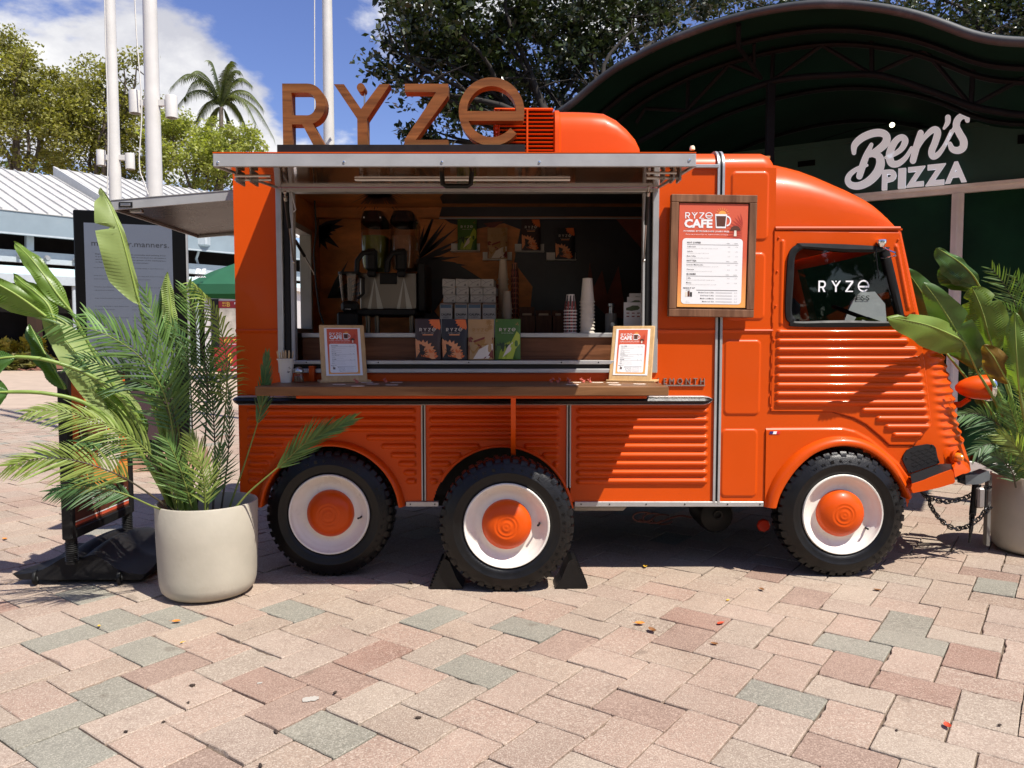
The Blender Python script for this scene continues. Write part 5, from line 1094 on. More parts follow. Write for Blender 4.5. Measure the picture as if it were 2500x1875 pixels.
# ------------------------------------------------------------------ machines and stock on the counter
def slush():
    Y = 5.15; p0, p1 = P(880, 806, Y), P(1016, 516, Y); z0 = CT; r = thing('slush_machine', 'two-tank slush machine with steel front on the counter', 'slush machine', ((p0.x+p1.x)/2, Y+.2, z0))
    x0, x1 = p0.x, p1.x; zz = lambda py: P(950, py, Y).z; xx = lambda px: P(px, 700, Y).x
    STN = mat('stainless_steel', (.17, .14, .115), .3, .9, var=.08, vscale=4, stretch=(1, 1, .2))
    b = MB(); b.box(x0, x1, Y, Y+.42, zz(755), zz(666), .006); obj('housing', b, STN, r)
    b = MB(); b.box(x1+.001, x1+.055, Y+.03, Y+.42, zz(760), zz(640), .008); obj('side_cover', b, BLACK, r)
    b = MB(); b.box(x0-.004, x1+.004, Y-.11, Y+.42, zz(771), zz(756), .006); obj('drip_tray', b, BLACK, r)
    for a_ in (898, 920, 1005): 
        b = MB(); q = xx(a_); b.tube([(q, Y+.0, zz(771)), (q, Y, z0+.02)], [.016, .014], 10); b.lathe([(.012, .0), (.016, .002), (.016, .022)], (q, Y, z0), (0, 0, 1), 10); obj('leg', b, STN, r)
    b = MB(); b.box(xx(928), xx(969), Y-.012, Y-.0005, zz(694), zz(667), .003); obj('control_panel', b, BLACK, r)
    b = MB()
    for q in (895, 966): b.prism([(xx(q+2), Y-.003, zz(754)), (xx(q+20), Y-.003, zz(676)), (xx(q+40), Y-.003, zz(754))], (0, .002, 0), 0); b.prism([(xx(q+10), Y-.0045, zz(754)), (xx(q+20), Y-.0045, zz(682)), (xx(q+26), Y-.0045, zz(754))], (0, .0012, 0), 1)
    obj('front_gloss', b, [mat('reflection_wedge_metal', (.30, .27, .24), .3, .9), STN], r, smooth=None)  # wedges in another metal tone imitate reflections on the steel front
    for (a_, c_, liq, lev) in ((879, 945, (.16, .19, .03), 575), (951, 1016, (.30, .13, .05), 575)):
        q0, q1 = xx(a_), xx(c_); cx_ = (q0+q1)/2; hw = (q1-q0)/2
        def sec(z, k, inset=0.0): return [(cx_+math.copysign(abs(math.cos(t))**.5, math.cos(t))*(hw*k-inset), Y+.16+math.copysign(abs(math.sin(t))**.5, math.sin(t))*(.20-inset), z) for t in np.linspace(0, 2*math.pi, 29)[:-1]]
        b = MB(); b.rows([sec(zz(655), .82), sec(zz(640), .92), sec(zz(600), .97), sec(zz(541), 1)], closed=True); tk = obj('tank', b, glassmat('tank_plastic', (.75, .72, .68), .05), r)
        b = MB(); R = [sec(zz(654), .80, .006), sec(zz(640), .90, .006), sec(zz(600), .96, .006), sec(zz(lev), .98, .006)]; b.rows(R, closed=True); b.add(R[-1], [tuple(range(28))]); obj('slush', b, mat('slush_'+('green' if lev and liq[1] > .15 else 'tan'), liq, .6, var=.15, vscale=30), tk)
        b = MB(); R = [sec(zz(541.5), 1.02), sec(zz(536), 1.02), sec(zz(524), .9), sec(zz(516), .78), sec(zz(515.9), .1)]; b.rows(R, closed=True); obj('lid', b, mat('black_gloss', (.012, .012, .012), .15, coat=.6) if not bpy.data.materials.get('black_gloss') else bpy.data.materials['black_gloss'], tk)
        b = MB(); b.box(cx_-.036, cx_+.036, Y-.09, Y-.03, zz(664), zz(610), .015); b.tube([(cx_+.02, Y-.09, zz(618)), (cx_-.05, Y-.10, zz(622)), (cx_-.085, Y-.10, zz(640)), (cx_-.09, Y-.10, zz(668))], .017, 8); b.box(cx_-.028, cx_+.028, Y-.085, Y-.045, zz(662), zz(690) if False else zz(664)-.04, .01); obj('tap', b, BLACK, r)
        b = MB()
        for s in range(8): b.box(cx_-hw*.62+s*hw*.17, cx_-hw*.62+s*hw*.17+hw*.08, Y-.035, Y-.028, zz(534.5), zz(531), 0)
        if a_ == 879: obj('lid_vents', b, LETTERWHITE, tk, smooth=None)
slush()
def blender():
    Y = 5.0; zz = lambda py: P(850, py, Y).z; xx = lambda px: P(px, 700, Y).x; c = Vector((xx(848), Y+.08, CT)); r = thing('blender', 'black kitchen blender left of the slush machine', 'blender', c)
    b = MB(); b.box(xx(821), xx(872), Y, Y+.16, CT, zz(762), .012); b.box(xx(829), xx(868), Y+.01, Y+.15, zz(762), zz(734), .02); obj('base', b, BLACK, r)
    b = MB(); txt(b, 'ninja', (xx(841), Y+.006, zz(757)), XV, ZV, xx(855)-xx(841), .012); obj('base_lettering', b, LETTERWHITE, r, smooth=None)
    def sec(z, hw): return [(c.x+math.copysign(abs(math.cos(t))**.6, math.cos(t))*hw, Y+.08+math.copysign(abs(math.sin(t))**.6, math.sin(t))*hw, z) for t in np.linspace(0, 2*math.pi, 25)[:-1]]
    b = MB(); b.rows([sec(zz(733), .050), sec(zz(700), .060), sec(zz(668), .068)], closed=True); obj('jug', b, glassmat('smoky_plastic', (.55, .5, .45), .05), r)
    b = MB(); b.rows([sec(zz(668), .071), sec(zz(662), .071), sec(zz(661.9), .01)], closed=True); obj('lid', b, BLACK, r)
    b = MB(); b.tube([(c.x+.062, Y+.06, zz(672)), (c.x+.095, Y+.05, zz(678)), (c.x+.095, Y+.05, zz(715)), (c.x+.055, Y+.06, zz(728))], .010, 8); obj('handle', b, BLACK, r)
    b = MB(); b.tube([(c.x, Y+.08, zz(733)), (c.x, Y+.08, zz(676))], .012, 8); obj('blade_shaft', b, BLACK, r)
blender()
CART = mat('carton_card', (.50, .49, .46), .55, var=.06); CARTB = mat('carton_blue', (.10, .17, .25), .5)
def cartons():
    Y = 5.0; xx = lambda px: P(px, 760, Y).x; gp = 'oat milk cartons stacked on the counter'; nth = ('first', 'second', 'third', 'fourth')
    first = None
    for i, (a_, c_) in enumerate(((1074, 1104), (1110, 1141), (1143, 1174), (1178, 1210))):
        x0, x1 = xx(a_), xx(c_); zt_ = P(1100, 739, Y).z; t_ = thing('milk_carton', nth[i]+' upright oat milk carton from the slush machine', 'carton', ((x0+x1)/2, Y, CT), gp)
        b = MB(); b.box(x0, x1, Y, Y+.075, CT, zt_-.012, .002); b.prism([(x0, Y, zt_-.0118), (x1, Y, zt_-.0118), (x1-.004, Y+.03, zt_), (x0+.004, Y+.03, zt_)], (0, .04, 0)); obj('carton_body', b, CART, t_)
        b = MB(); b.poly([(x0+.004, Y-.001, zt_-.034), (x1-.004, Y-.001, zt_-.034), (x1-.004, Y-.001, zt_-.013), (x0+.004, Y-.001, zt_-.013)], 1); txt(b, 'CALIFIA', (x0+.006, Y-.0012, zt_-.083), XV, ZV, x1-x0-.012, .014, bold=.03); txt(b, 'FARMS', (x0+.022, Y-.0012, zt_-.097), XV, ZV, x1-x0-.044, .007); txt(b, 'OAT', (x0+.016, Y-.0012, zt_-.135), XV, ZV, x1-x0-.032, .018, bold=.03); obj('carton_print', b, [INK, CARTB], t_, smooth=None)
    Yb = Y+.10; b = MB(); zc = P(1100, 739, Yb).z; b.box(xx(1076), xx(1212), Yb, Yb+.22, CT, zc-.001, .003); o = obj('cardboard_box', b, mat('cardboard', (.30, .20, .11), .8)); tag(o, 'cardboard box behind the upright oat milk cartons', 'box')
    for row, (y0, y1, xoff) in enumerate(((720, 739, 0), (701, 719.5, 3), (681, 700.5, -2))):
        for i in range(4):
            px0 = 1081+i*32.5+xoff+random.uniform(-1.5, 1.5); x0 = P(px0, 700, Yb).x; wd = .083; z0 = P(1100, y1, Yb).z+.0003; h_ = P(1100, y0, Yb).z-z0-.0006; zc = (z0+h_/2)
            t_ = thing('milk_carton', 'oat milk carton lying end-on, '+nth[i]+' in the '+('bottom', 'middle', 'top')[row]+' row', 'carton', (x0, Yb, z0), gp); M_ = Matrix.Translation((x0+wd/2, Yb+.10, zc)) @ Matrix.Rotation(rad(random.uniform(-4, 4)), 4, 'Z') @ Matrix.Rotation(rad(random.uniform(-4.5, 3.5)) if row == 2 else rad(random.uniform(-1.2, 1.2)), 4, 'Y')
            b = MB(); b.box(-wd/2, wd/2, -.10, .10, -h_/2, h_/2, .002, M=M_); obj('carton_body', b, CART, t_)
            b = MB(); f_ = lambda u, v: M_ @ Vector((u*wd/2, -.1012, v*h_/2))
            b.poly([f_(-.85, .8), f_(-.3, .1), f_(-.85, -.7), f_(-.78, -.7), f_(-.2, .12), f_(-.78, .8)]); b.poly([f_(.3, -.7), f_(.7, -.7), f_(.62, -.1), f_(.42, -.3)]); b.poly([f_(-.3, .13), f_(.8, .75), f_(.82, .65), f_(-.26, .05)]); obj('carton_print', b, INKG, t_, smooth=None)
cartons()
PATC = mat('patterned_cup', (.66, .60, .54), .5)
def cupstack(px0, px1, py0, py1, Y, n, label, group, m, printed=None, hcup=None):
    p0, p1 = P(px0, py1, Y), P(px1, py1, Y); rt = (p1.x-p0.x)/2-.003; H = P(px0, py0, Y).z-CT; cx_ = (p0.x+p1.x)/2; hc = hcup or H*.44; st_ = (H-hc)/(n-1)
    proto = None
    for i in range(n):
        z = CT+.001+st_*i; lab = label % (('bottom one', 'top one')[i == n-1] if i in (0, n-1) else ('second third fourth fifth sixth seventh eighth ninth tenth eleventh twelfth'.split()[i-1])+' from the bottom')
        if proto is None:
            proto = thing('paper_cup', lab, 'cup', (cx_, Y+rt, z), group); b = MB(); cup_mesh(b, Vector((cx_, Y+rt, z)), rt, rt*.70, hc-.004, True); body = obj('cup_body', b, m, proto)
            if printed:
                b = MB()
                for k in range(9):
                    a = k*.72; rr_ = lambda v: rt*(1-.30*v)+.0035
                    def on(q, v): return (cx_+rr_(v)*math.cos(q), Y+rt+rr_(v)*math.sin(q), z+v*hc*.94)
                    for (da, v0, v1, mi) in ((0, .04, .22, 0), (.3, .05, .17, 1), (.1, .45, .95, 0), (.42, .25, .6, 1)): b.add([on(a+da, v0), on(a+da+.16, v0), on(a+da+.30, v0), on(a+da+.42, v1), on(a+da+.28, v1), on(a+da+.14, v1)], [(0, 1, 4, 5), (1, 2, 3, 4)], mi)
                obj('cup_print', b, printed, body, smooth=None)
        else: copy_tree(proto, (random.uniform(-.001, .001), 0, z-(CT+.001)), lab)
MAROON = mat('maroon_print', (.28, .05, .04), .5)
cupstack(1417, 1453, 677, 808, YW+.19, 10, 'plain cup, %s in the tall stack at the counter edge', 'tall stack of plain cups', CUPWHITE)
cupstack(1378, 1409, 717, 808, YW+.19, 8, 'red printed cup, %s in the short stack at the counter edge', 'short stack of printed cups', PATC, [INK, MAROON])
cupstack(1215, 1241, 632, 800, 5.38, 12, 'kraft cup, %s in the tall stack behind the cartons', 'tall stack of kraft cups', PAPERCUP, None, .14)
cupstack(1224, 1251, 709, 800, 5.22, 7, 'pale cup, %s in the lower stack by the cartons', 'low stack of pale cups', CUPWHITE)
cupstack(1247, 1267, 640, 800, 5.38, 12, 'orange patterned cup, %s in the narrow tall stack', 'narrow stack of patterned cups', mat('orange_cup', (.40, .16, .08), .55), [INK, MAROON], .11)
DKWOOD = wood('dark_crate_wood', (.05, .022, .012), (.10, .045, .022), 'Z', .6, 2)
for i, (a_, c_, y0, lab) in enumerate(((1268, 1306, 747, 'dark wooden caddy with raised back beside the cup stacks'), (1309, 1347, 756, 'dark wooden box between the caddy and the printed cups'), (1350, 1378, 756, 'dark wooden box right behind the printed cup stack'))):
    Y = 5.1; x0, x1 = P(a_, 780, Y).x, P(c_, 780, Y).x; zt_ = P(1300, y0, Y).z; t_ = thing('wooden_box', lab, 'box', ((x0+x1)/2, Y, CT), 'dark boxes on the counter'); zf = P(1300, 770, Y).z
    for nm, (p, q, r_, s_, u_, v_) in (('front_panel', (x0, x1, Y, Y+.012, CT, zf)), ('back_panel', (x0, x1, Y+.13, Y+.142, CT, zt_)), ('side_panel', (x0, x0+.01, Y+.0121, Y+.1299, CT, zf)), ('side_panel', (x1-.01, x1, Y+.0121, Y+.1299, CT, zf))): b = MB(); b.box(p, q, r_, s_, u_, v_, .001); obj(nm, b, DKWOOD, t_)
    b = MB(); b.box(x0+.02, x1-.02, Y+.03, Y+.10, CT+.01, zf+.015, .003); obj('packets', b, mat('packet_paper', (.35, .27, .18), .7) if i == 0 else bpy.data.materials['packet_paper'], t_)
Y = 4.85; c = P(1492, 800, Y); c.z = CT; t_ = thing('grey_grinder', 'grey cylinder grinder with a steel knob and round badge near the right jamb', 'grinder', c)
b = MB(); b.lathe([(0, 0), (.036, 0), (.038, .01), (.038, .115), (.034, .125), (0, .125)], c, (0, 0, 1), 24); obj('body', b, mat('grey_grinder_body', (.22, .21, .19), .4), t_)
b = MB(); b.lathe([(.016, .125), (.016, .165), (.021, .170), (.021, .185), (0, .19)], c, (0, 0, 1), 16); obj('knob', b, STEEL, t_)
b = MB(); b.lathe([(0, -.004), (.013, -.004), (.016, 0)], c+Vector((.004, -.0375, .055)), (0, 1, 0), 16); obj('badge', b, STEEL, t_)
b = MB(); b.lathe([(.0, 0), (.022, 0), (.024, .06), (.011, .12), (.009, .19), (0, .19)], P(1400, 803, 5.25).xy.to_3d()+Vector((0, 0, CT)), (0, 0, 1), 14); o = obj('bottle', b, mat('dark_bottle', (.02, .02, .01), .15)); tag(o, 'dark slender bottle behind the printed cup stack', 'bottle')
Y = 4.66; t_ = thing('card_holder', 'holder with three tiers of printed cards by the right jamb', 'card holder', (P(1545, 790, Y).x, Y, CT))
GREENP = mat('green_print', (.10, .14, .07), .6)
for i, (a_, c_, y0) in enumerate(((1523, 1566, 738), (1531, 1568, 725), (1536, 1568, 716))):
    yy = Y+.03*i; b = MB(); b.box(P(a_, 760, yy).x, P(c_, 760, yy).x, yy, yy+.004, CT, P(1540, y0, yy).z, 0, M=None); cd = obj('card', b, PAPER, t_, smooth=None)
    b = MB(); f_ = lambda u, v: Vector((P(a_+(c_-a_)*u, 760, yy).x, yy-.001, P(1540, y0+46*v, yy).z))
    b.poly([f_(.12, .42), f_(.12, .30), f_(.3, .25), f_(.5, .17), f_(.8, .18), f_(.92, .30), f_(.8, .40), f_(.45, .46)], 0)
    for u in (.15, .45, .75): b.poly([f_(u, .60), f_(u+.16, .60), f_(u+.16, .55), f_(u, .55)], 1); b.poly([f_(u, .78), f_(u+.16, .78), f_(u+.16, .72), f_(u, .72)], 1)
    obj('card_print', b, [GREENP, MAROON], cd, smooth=None)
# ------------------------------------------------------------------ wheel chocks
def chock(px, mirror, label):
    c = G(px, 1436); Y0 = 4.16; x = P(px, 1430, Y0).x; t_ = thing('wheel_chock', label, 'wheel chock', (x, Y0, 0), 'chocks at the middle wheel'); m = -1 if mirror else 1
    prof = [(-.085, .002), (.095, .002), (.065, .075), (.030, .160), (.012, .168), (-.008, .155), (-.05, .055)]
    b = MB(); b.prism([(x+m*u, Y0, z) for u, z in prof], (0, .16, 0)); obj('body', b, RUBBER, t_, smooth=None)
    b = MB()
    for i in range(9):
        s = i/9; u0 = .095+(.030-.095)*s; z0 = .002+.158*s; b.box(x+m*u0-.006, x+m*u0+.003, Y0+.004, Y0+.156, z0+.004, z0+.012)
    obj('grip_ridges', b, RUBBER, t_, smooth=None)
chock(1093, True, 'black rubber chock left of the middle wheel in the shade'); chock(1392, False, 'black rubber chock right of the middle wheel in the sun')

# ------------------------------------------------------------------ planters with artificial plants
POTM = mat('beige_planter', (.42, .385, .31), .5, var=.07, vscale=5, coord='World', dirt=.5, dirtcol=(.29, .24, .175), bump=.08, bscale=45)
SOIL = mat('planter_fill', (.03, .025, .018), .95, var=.5)
def planter(c, rt, rb, h, label):
    t_ = thing('planter', label, 'planter', c)
    b = MB(); b.lathe([(0, .003), (rb*.72, .003), (rb*.86, .012), (rb*.95, .035), (rb*.99, .07), (rb*1.005, .12), (rt*.985, h*.6), (rt, h-.006), (rt-.003, h), (rt-.012, h), (rt-.015, h-.006), (rt-.02, h*.72)], c, (0, 0, 1), 64); obj('pot', b, POTM, t_)
    b = MB(); b.lathe([(rt-.018, h*.73), (rt*.5, h*.76), (0, h*.77)], c, (0, 0, 1), 32); obj('fill', b, SOIL, t_)
    return t_
LPC = P(506, 1300, 4.12); LPC.z = 0; RPT = P(625, 1240, 4.12).x-LPC.x
LPC = Vector((P(506, 1250, 4.12).x, 4.12, 0)); planter(LPC, .262, .250, .50, 'tall beige planter standing left of the rear wheel')
RPC = Vector((P(2530, 1250, 4.93).x, 4.93, 0)); planter(RPC, .262, .250, .50, 'tall beige planter at the nose of the truck')
BAN = [leafmat('banana_leaf', (.16, .26, .045), .38, .22, 2.5, .38), leafmat('banana_leaf_pale', (.26, .34, .11), .35, .15, 2.5, .5), leafmat('banana_leaf_dark', (.065, .14, .03), .25, .3, 3, .35), leafmat('banana_leaf_brown', (.19, .12, .02), .4, .3, 4, .5)]
RIB = leafmat('leaf_midrib', (.30, .40, .09), .2, .1, 3, .45)
STEM = mat('plant_stem', (.17, .25, .045), .45, var=.25, vscale=8, coord='World')
PALMM = [leafmat('palm_leaflet', (.115, .215, .05), .3, .4, 5, .52, .25), leafmat('palm_leaflet_yellow', (.26, .34, .08), .4, .3, 5, .55, .2), leafmat('palm_leaflet_dark', (.07, .15, .05), .26, .4, 5, .52, .2)]
RACH = mat('palm_rachis', (.16, .20, .04), .5, var=.3, vscale=9, coord='World'); RACHD = mat('palm_rachis_dark', (.06, .05, .03), .5, var=.3)
def curve3(pts, n):
    q = [np.array(p, float) for p in smoothpts([tuple(p) for p in pts], 8)]; L = [0]
    for i in range(1, len(q)): L.append(L[-1]+np.linalg.norm(q[i]-q[i-1]))
    out = []; L = np.array(L); s = np.linspace(0, L[-1], n); Q = np.array(q)
    return [Vector((np.interp(x, L, Q[:, 0]), np.interp(x, L, Q[:, 1]), np.interp(x, L, Q[:, 2]))) for x in s]
CAMP = Vector((0, 0, EYE))
def banana(parent, pts, wl, wr, mi=0, tilt=0.0, fold=.25, tears=(), bow=.0):
    """pts: midrib base->tip in world; wl / wr half widths (m) to the left and right of the direction of growth as the viewer sees it"""
    N = 72; c = curve3(pts, N+1); b = MB(); R = []; rs = random.Random(int(abs(pts[0][0]*1000))+len(pts))
    ph = rs.uniform(0, 6)
    for i, p in enumerate(c):
        s = i/N; t = (c[min(i+1, N)]-c[max(i-1, 0)]).normalized(); v = (CAMP-p).normalized(); side = t.cross(v)
        side = side.normalized() if side.length > .05 else Vector((1, 0, 0)); nrm = side.cross(t).normalized()
        q = Matrix.Rotation(tilt, 3, t); side = q @ side; nrm = q @ nrm
        prof = (min(1, s/.16)**.55)*(max(0, 1-((s-.42)/.58)**2.6 if s > .42 else 1)**.75)*(.86+.14*math.sin(math.pi*min(1, s*1.3)))
        row = []
        for k in range(-5, 6):
            u = k/5; wd = wl if u < 0 else wr; w_ = wd*prof
            for (ts, tw, sd, dep) in tears:
                if (u < 0) == (sd < 0): w_ *= 1-dep*max(0, 1-abs(s-ts)/tw)*(1 if abs(u) > .3 else .2)
            off = side*(u*w_*(1-.10*abs(u)))+nrm*(-fold*abs(u)**1.4*w_+.010*math.sin(s*17+ph+u*2)*abs(u)+(.0032 if i % 2 else -.0032)*min(1, abs(u)*3)*(1 if abs(u) < .99 else .4))+t*(abs(u)*w_*.32)
            row.append(p+off)
        R.append(row)
    b.rows(R, 0); b.tube([p+((CAMP-p).normalized())*.001 for p in c[:-2]], [.0065*(1-.8*i/N) for i in range(N-1)], 6, 1)
    return obj('leaf', b, [BAN[mi], RIB], parent, smooth=80)
def stem(parent, pts, r0, r1): 
    c = curve3(pts, 24); b = MB(); b.tube(c, [r0+(r1-r0)*i/23 for i in range(24)], 8); return obj('stem', b, STEM, parent, smooth=80)
def frond(parent, pts, lmax, n=30, mi=0, spread=.75, droop=.15, start=.25, tilt=0.0, wd=.0075, dark=False):
    c = curve3(pts, 61); b = MB(); rs = random.Random(int(abs(pts[-1][0]*977)+abs(pts[-1][2]*577)))
    b.tube(c, [.0058*(1-.82*i/60) for i in range(61)], 6, 1)
    for i in range(n):
        s = start+(1-start)*(i+.5)/n; k = min(59, int(s*60)); p = c[k].lerp(c[k+1], s*60-k); t = (c[min(k+2, 60)]-c[max(k-2, 0)]).normalized(); v = (CAMP-p).normalized(); side = t.cross(v)
        side = side.normalized() if side.length > .05 else Vector((1, 0, 0)); side = Matrix.Rotation(tilt, 3, t) @ side
        e = (s-start)/(1-start); L = lmax*(.55+.45*math.sin(math.pi*min(1, e*.9+.15)))*(1-.35*e*e)*rs.uniform(.88, 1.08); ang = spread*(1-.45*e)
        for sg in (-1, 1):
            a_ = ang*rs.uniform(.85, 1.15); d = (t*math.cos(a_)+side*(sg*math.sin(a_))+v*rs.uniform(-.22, .30)).normalized(); nn = d.cross(v).normalized() if d.cross(v).length > .05 else side; nn = (nn+v*rs.uniform(-.5, .5)).normalized()
            rows = []; cv = rs.uniform(.3, 1.6)
            for j, (q, w_) in enumerate(((0, .35), (.12, .9), (.38, 1), (.68, .72), (.88, .38), (1, .03))):
                m_ = p+d*(L*q)+Vector((0, 0, -1))*(droop*L*q*q); m_ = m_+t*(L*.16*q*q*cv)+v*(L*.10*q*q*math.sin(i*1.7+sg)); rows.append([m_-nn*(wd*w_), m_+v*(wd*.22*w_), m_+nn*(wd*w_)])
            b.rows(rows, 0)
    return obj('frond', b, [PALMM[mi], RACHD if dark else RACH], parent, smooth=80)
def W3(lst): return [P(x, y, Y) for x, y, Y in lst]
cL = LPC+Vector((0, 0, .38))
banL = thing('banana_plant', 'artificial banana plant with big paddle leaves in the left planter', 'plant', cL)
palL = thing('palm_plant', 'artificial feather palm with arching fronds in the left planter', 'plant', cL)
root = (440, 1235, 4.10)
# stems then blades
stem(banL, W3([(455, 1235, 4.12), (420, 1090, 4.10), (378, 900, 4.05), (341, 745, 3.98)]), .015, .008); banana(banL, W3([(341, 745, 3.98), (318, 655, 3.95), (295, 570, 3.93), (270, 505, 3.95), (245, 458, 3.98)]), .125, .022, 1, .15, .22, ((.62, .035, -1, .75), (.93, .05, -1, .5)))
stem(banL, W3([(430, 1238, 4.10), (360, 1080, 4.02), (240, 880, 3.95), (172, 757, 3.9)]), .014, .007); banana(banL, W3([(172, 757, 3.9), (142, 720, 3.88), (105, 668, 3.88), (70, 625, 3.9), (35, 592, 3.95)]), .052, .052, 0, .3, .35)
banana(banL, W3([(135, 790, 3.85), (118, 745, 3.85), (85, 712, 3.86), (55, 690, 3.88), (33, 670, 3.9)]), .050, .042, 0, .2, .3)
banana(banL, W3([(112, 772, 3.75), (60, 733, 3.70), (10, 702, 3.66), (-60, 668, 3.64), (-150, 650, 3.62)]), .125, .035, 0, -.35, .30)
banana(banL, W3([(357, 1078, 4.05), (300, 1010, 4.02), (235, 925, 4.0), (165, 835, 3.98), (104, 758, 3.97)]), .11, .12, 1, .25, .25)
banana(banL, W3([(352, 1085, 4.03), (320, 1030, 4.0), (280, 985, 3.98), (235, 950, 3.97)]), .075, .07, 0, -.5, .3)
banana(banL, W3([(160, 950, 4.08), (125, 890, 4.09), (95, 835, 4.1), (72, 790, 4.12)]), .075, .04, 2, .9, .3)
banana(banL, W3([(428, 835, 4.2), (420, 770, 4.2), (412, 700, 4.2), (409, 664, 4.2)]), .05, .03, 1, .3, .2)
banana(banL, W3([(415, 850, 4.24), (405, 800, 4.24), (402, 750, 4.25), (407, 680, 4.26)]), .05, .03, 2, -.2, .3)
stem(banL, W3([(428, 1240, 4.1), (372, 1120, 4.0), (330, 1010, 3.9), (235, 925, 3.8), (120, 880, 3.72), (38, 871, 3.68)]), .015, .009); banana(banL, W3([(40, 871, 3.68), (5, 874, 3.66), (-50, 885, 3.65), (-110, 900, 3.65)]), .085, .05, 2, .5, .25)
stem(banL, W3([(420, 1242, 4.08), (360, 1130, 3.95), (300, 1055, 3.85), (210, 985, 3.75), (110, 960, 3.68), (20, 957, 3.64)]), .014, .009); banana(banL, W3([(22, 957, 3.64), (-10, 958, 3.63), (-50, 965, 3.62), (-90, 980, 3.62)]), .11, .09, 2, .4, .25)
stem(banL, W3([(470, 1240, 4.15), (440, 1100, 4.2), (425, 960, 4.22), (420, 840, 4.22)]), .013, .008)
stem(banL, W3([(450, 1240, 4.08), (410, 1150, 4.04), (385, 1100, 4.03), (355, 1080, 4.02)]), .022, .014)
for i, (x, d) in enumerate(((436, 4.02), (452, 4.05), (470, 4.08), (445, 4.14))): stem(banL, W3([(x+8, 1250, d+.03), (x-10, 1160, d), (x-45, 1050, d-.02), (x-70-i*15, 960-i*20, d-.04)]), .017, .008)
for a in (
    ([(430, 1240, 4.0), (425, 1080, 3.95), (400, 960, 3.9), (345, 875, 3.82), (270, 822, 3.75), (195, 797, 3.72), (125, 792, 3.7)], .20, 30, 0, .80, .22, .42, .1, False),
    ([(445, 1240, 4.1), (435, 1080, 4.0), (400, 930, 3.92), (330, 850, 3.86), (262, 800, 3.84), (212, 765, 3.84)], .17, 32, 0, .7, .2, .40, -.2, True),
    ([(455, 1238, 4.1), (440, 1080, 4.05), (415, 930, 4.0), (390, 830, 3.95), (355, 712, 3.95)], .16, 34, 0, .62, .12, .36, .1, False),
    ([(480, 1240, 4.18), (500, 1080, 4.2), (505, 920, 4.15), (480, 800, 4.08), (455, 700, 4.02)], .19, 34, 0, .72, .2, .42, .0, True),
    ([(500, 1235, 4.2), (545, 1050, 4.2), (552, 880, 4.15), (530, 780, 4.1), (492, 720, 4.05), (465, 690, 4.05)], .19, 34, 1, .55, .75, .45, .2, False),
    ([(445, 1242, 4.05), (430, 1080, 3.98), (390, 965, 3.9), (320, 920, 3.85), (235, 885, 3.82), (180, 880, 3.8)], .17, 32, 2, .78, .25, .40, .0, True),
    ([(430, 1245, 4.0), (400, 1150, 3.92), (330, 1075, 3.82), (240, 1030, 3.74), (140, 1003, 3.68), (70, 1005, 3.64)], .15, 32, 1, .6, .30, .36, .3, False),
    ([(425, 1248, 4.0), (385, 1220, 3.9), (300, 1165, 3.78), (200, 1128, 3.70), (110, 1118, 3.64), (20, 1138, 3.6)], .17, 34, 1, .62, .25, .36, -.1, True),
    ([(440, 1245, 4.05), (400, 1170, 3.98), (345, 1105, 3.92), (270, 1080, 3.86), (190, 1080, 3.82)], .13, 30, 2, .7, .3, .36, .2, True),
    ([(415, 1252, 3.98), (370, 1235, 3.88), (300, 1205, 3.80), (220, 1190, 3.74), (125, 1200, 3.70)], .12, 28, 2, .62, .3, .40, .1, False),
    ([(470, 1250, 3.98), (455, 1190, 3.93), (430, 1120, 3.90), (405, 1070, 3.88)], .17, 26, 0, .72, .2, .1, .0, False),
    ([(500, 1250, 3.97), (500, 1190, 3.93), (490, 1130, 3.90), (462, 1060, 3.88)], .14, 26, 1, .66, .2, .1, .3, False),
    ([(520, 1245, 4.1), (525, 1120, 4.15), (520, 1000, 4.18), (510, 900, 4.18), (515, 850, 4.18)], .14, 28, 2, .55, .2, .40, -.2, True),
    ([(505, 1250, 4.0), (515, 1200, 4.0), (535, 1150, 4.0), (540, 1090, 4.0)], .12, 20, 2, .6, .1, .1, .2, False),
    ([(560, 1240, 4.1), (598, 1130, 4.1), (632, 1020, 4.08), (645, 945, 4.05), (652, 865, 4.03)], .10, 22, 2, .36, .05, .55, .0, False),
    ([(575, 1240, 4.0), (610, 1200, 3.98), (680, 1140, 3.95), (745, 1082, 3.93), (800, 1052, 3.92), (858, 1024, 3.92)], .14, 34, 0, .42, .0, .40, .3, False),
    ([(470, 1240, 4.15), (470, 1080, 4.18), (465, 940, 4.2), (450, 850, 4.2), (420, 790, 4.18)], .15, 30, 2, .7, .2, .4, .0, True),
    ([(540, 1245, 4.1), (555, 1130, 4.12), (560, 1040, 4.12), (560, 960, 4.1)], .06, 14, 2, .4, .15, .5, .0, True),
): frond(palL, W3(a[0]), a[1]*1.22, int(a[2]*.92), a[3], a[4]*1.22, a[5], a[6], a[7], .0047, a[8])
cR = RPC+Vector((0, 0, .38))
banR = thing('banana_plant', 'artificial banana plant with broad leaves in the planter by the truck nose', 'plant', cR)
palR = thing('palm_plant', 'artificial feather palm in the planter by the truck nose', 'plant', cR)
banana(banR, W3([(2392, 700, 4.8), (2375, 672, 4.75), (2345, 642, 4.7), (2315, 622, 4.66), (2288, 605, 4.62)]), .12, .035, 2, .5, .35)
banana(banR, W3([(2385, 712, 4.82), (2365, 690, 4.8), (2340, 670, 4.78), (2310, 640, 4.76)]), .13, .02, 2, -.2, .3)
banana(banR, W3([(2300, 850, 5.0), (2285, 800, 4.98), (2262, 735, 4.95), (2235, 690, 4.92), (2208, 656, 4.9)]), .10, .10, 2, .2, .3)
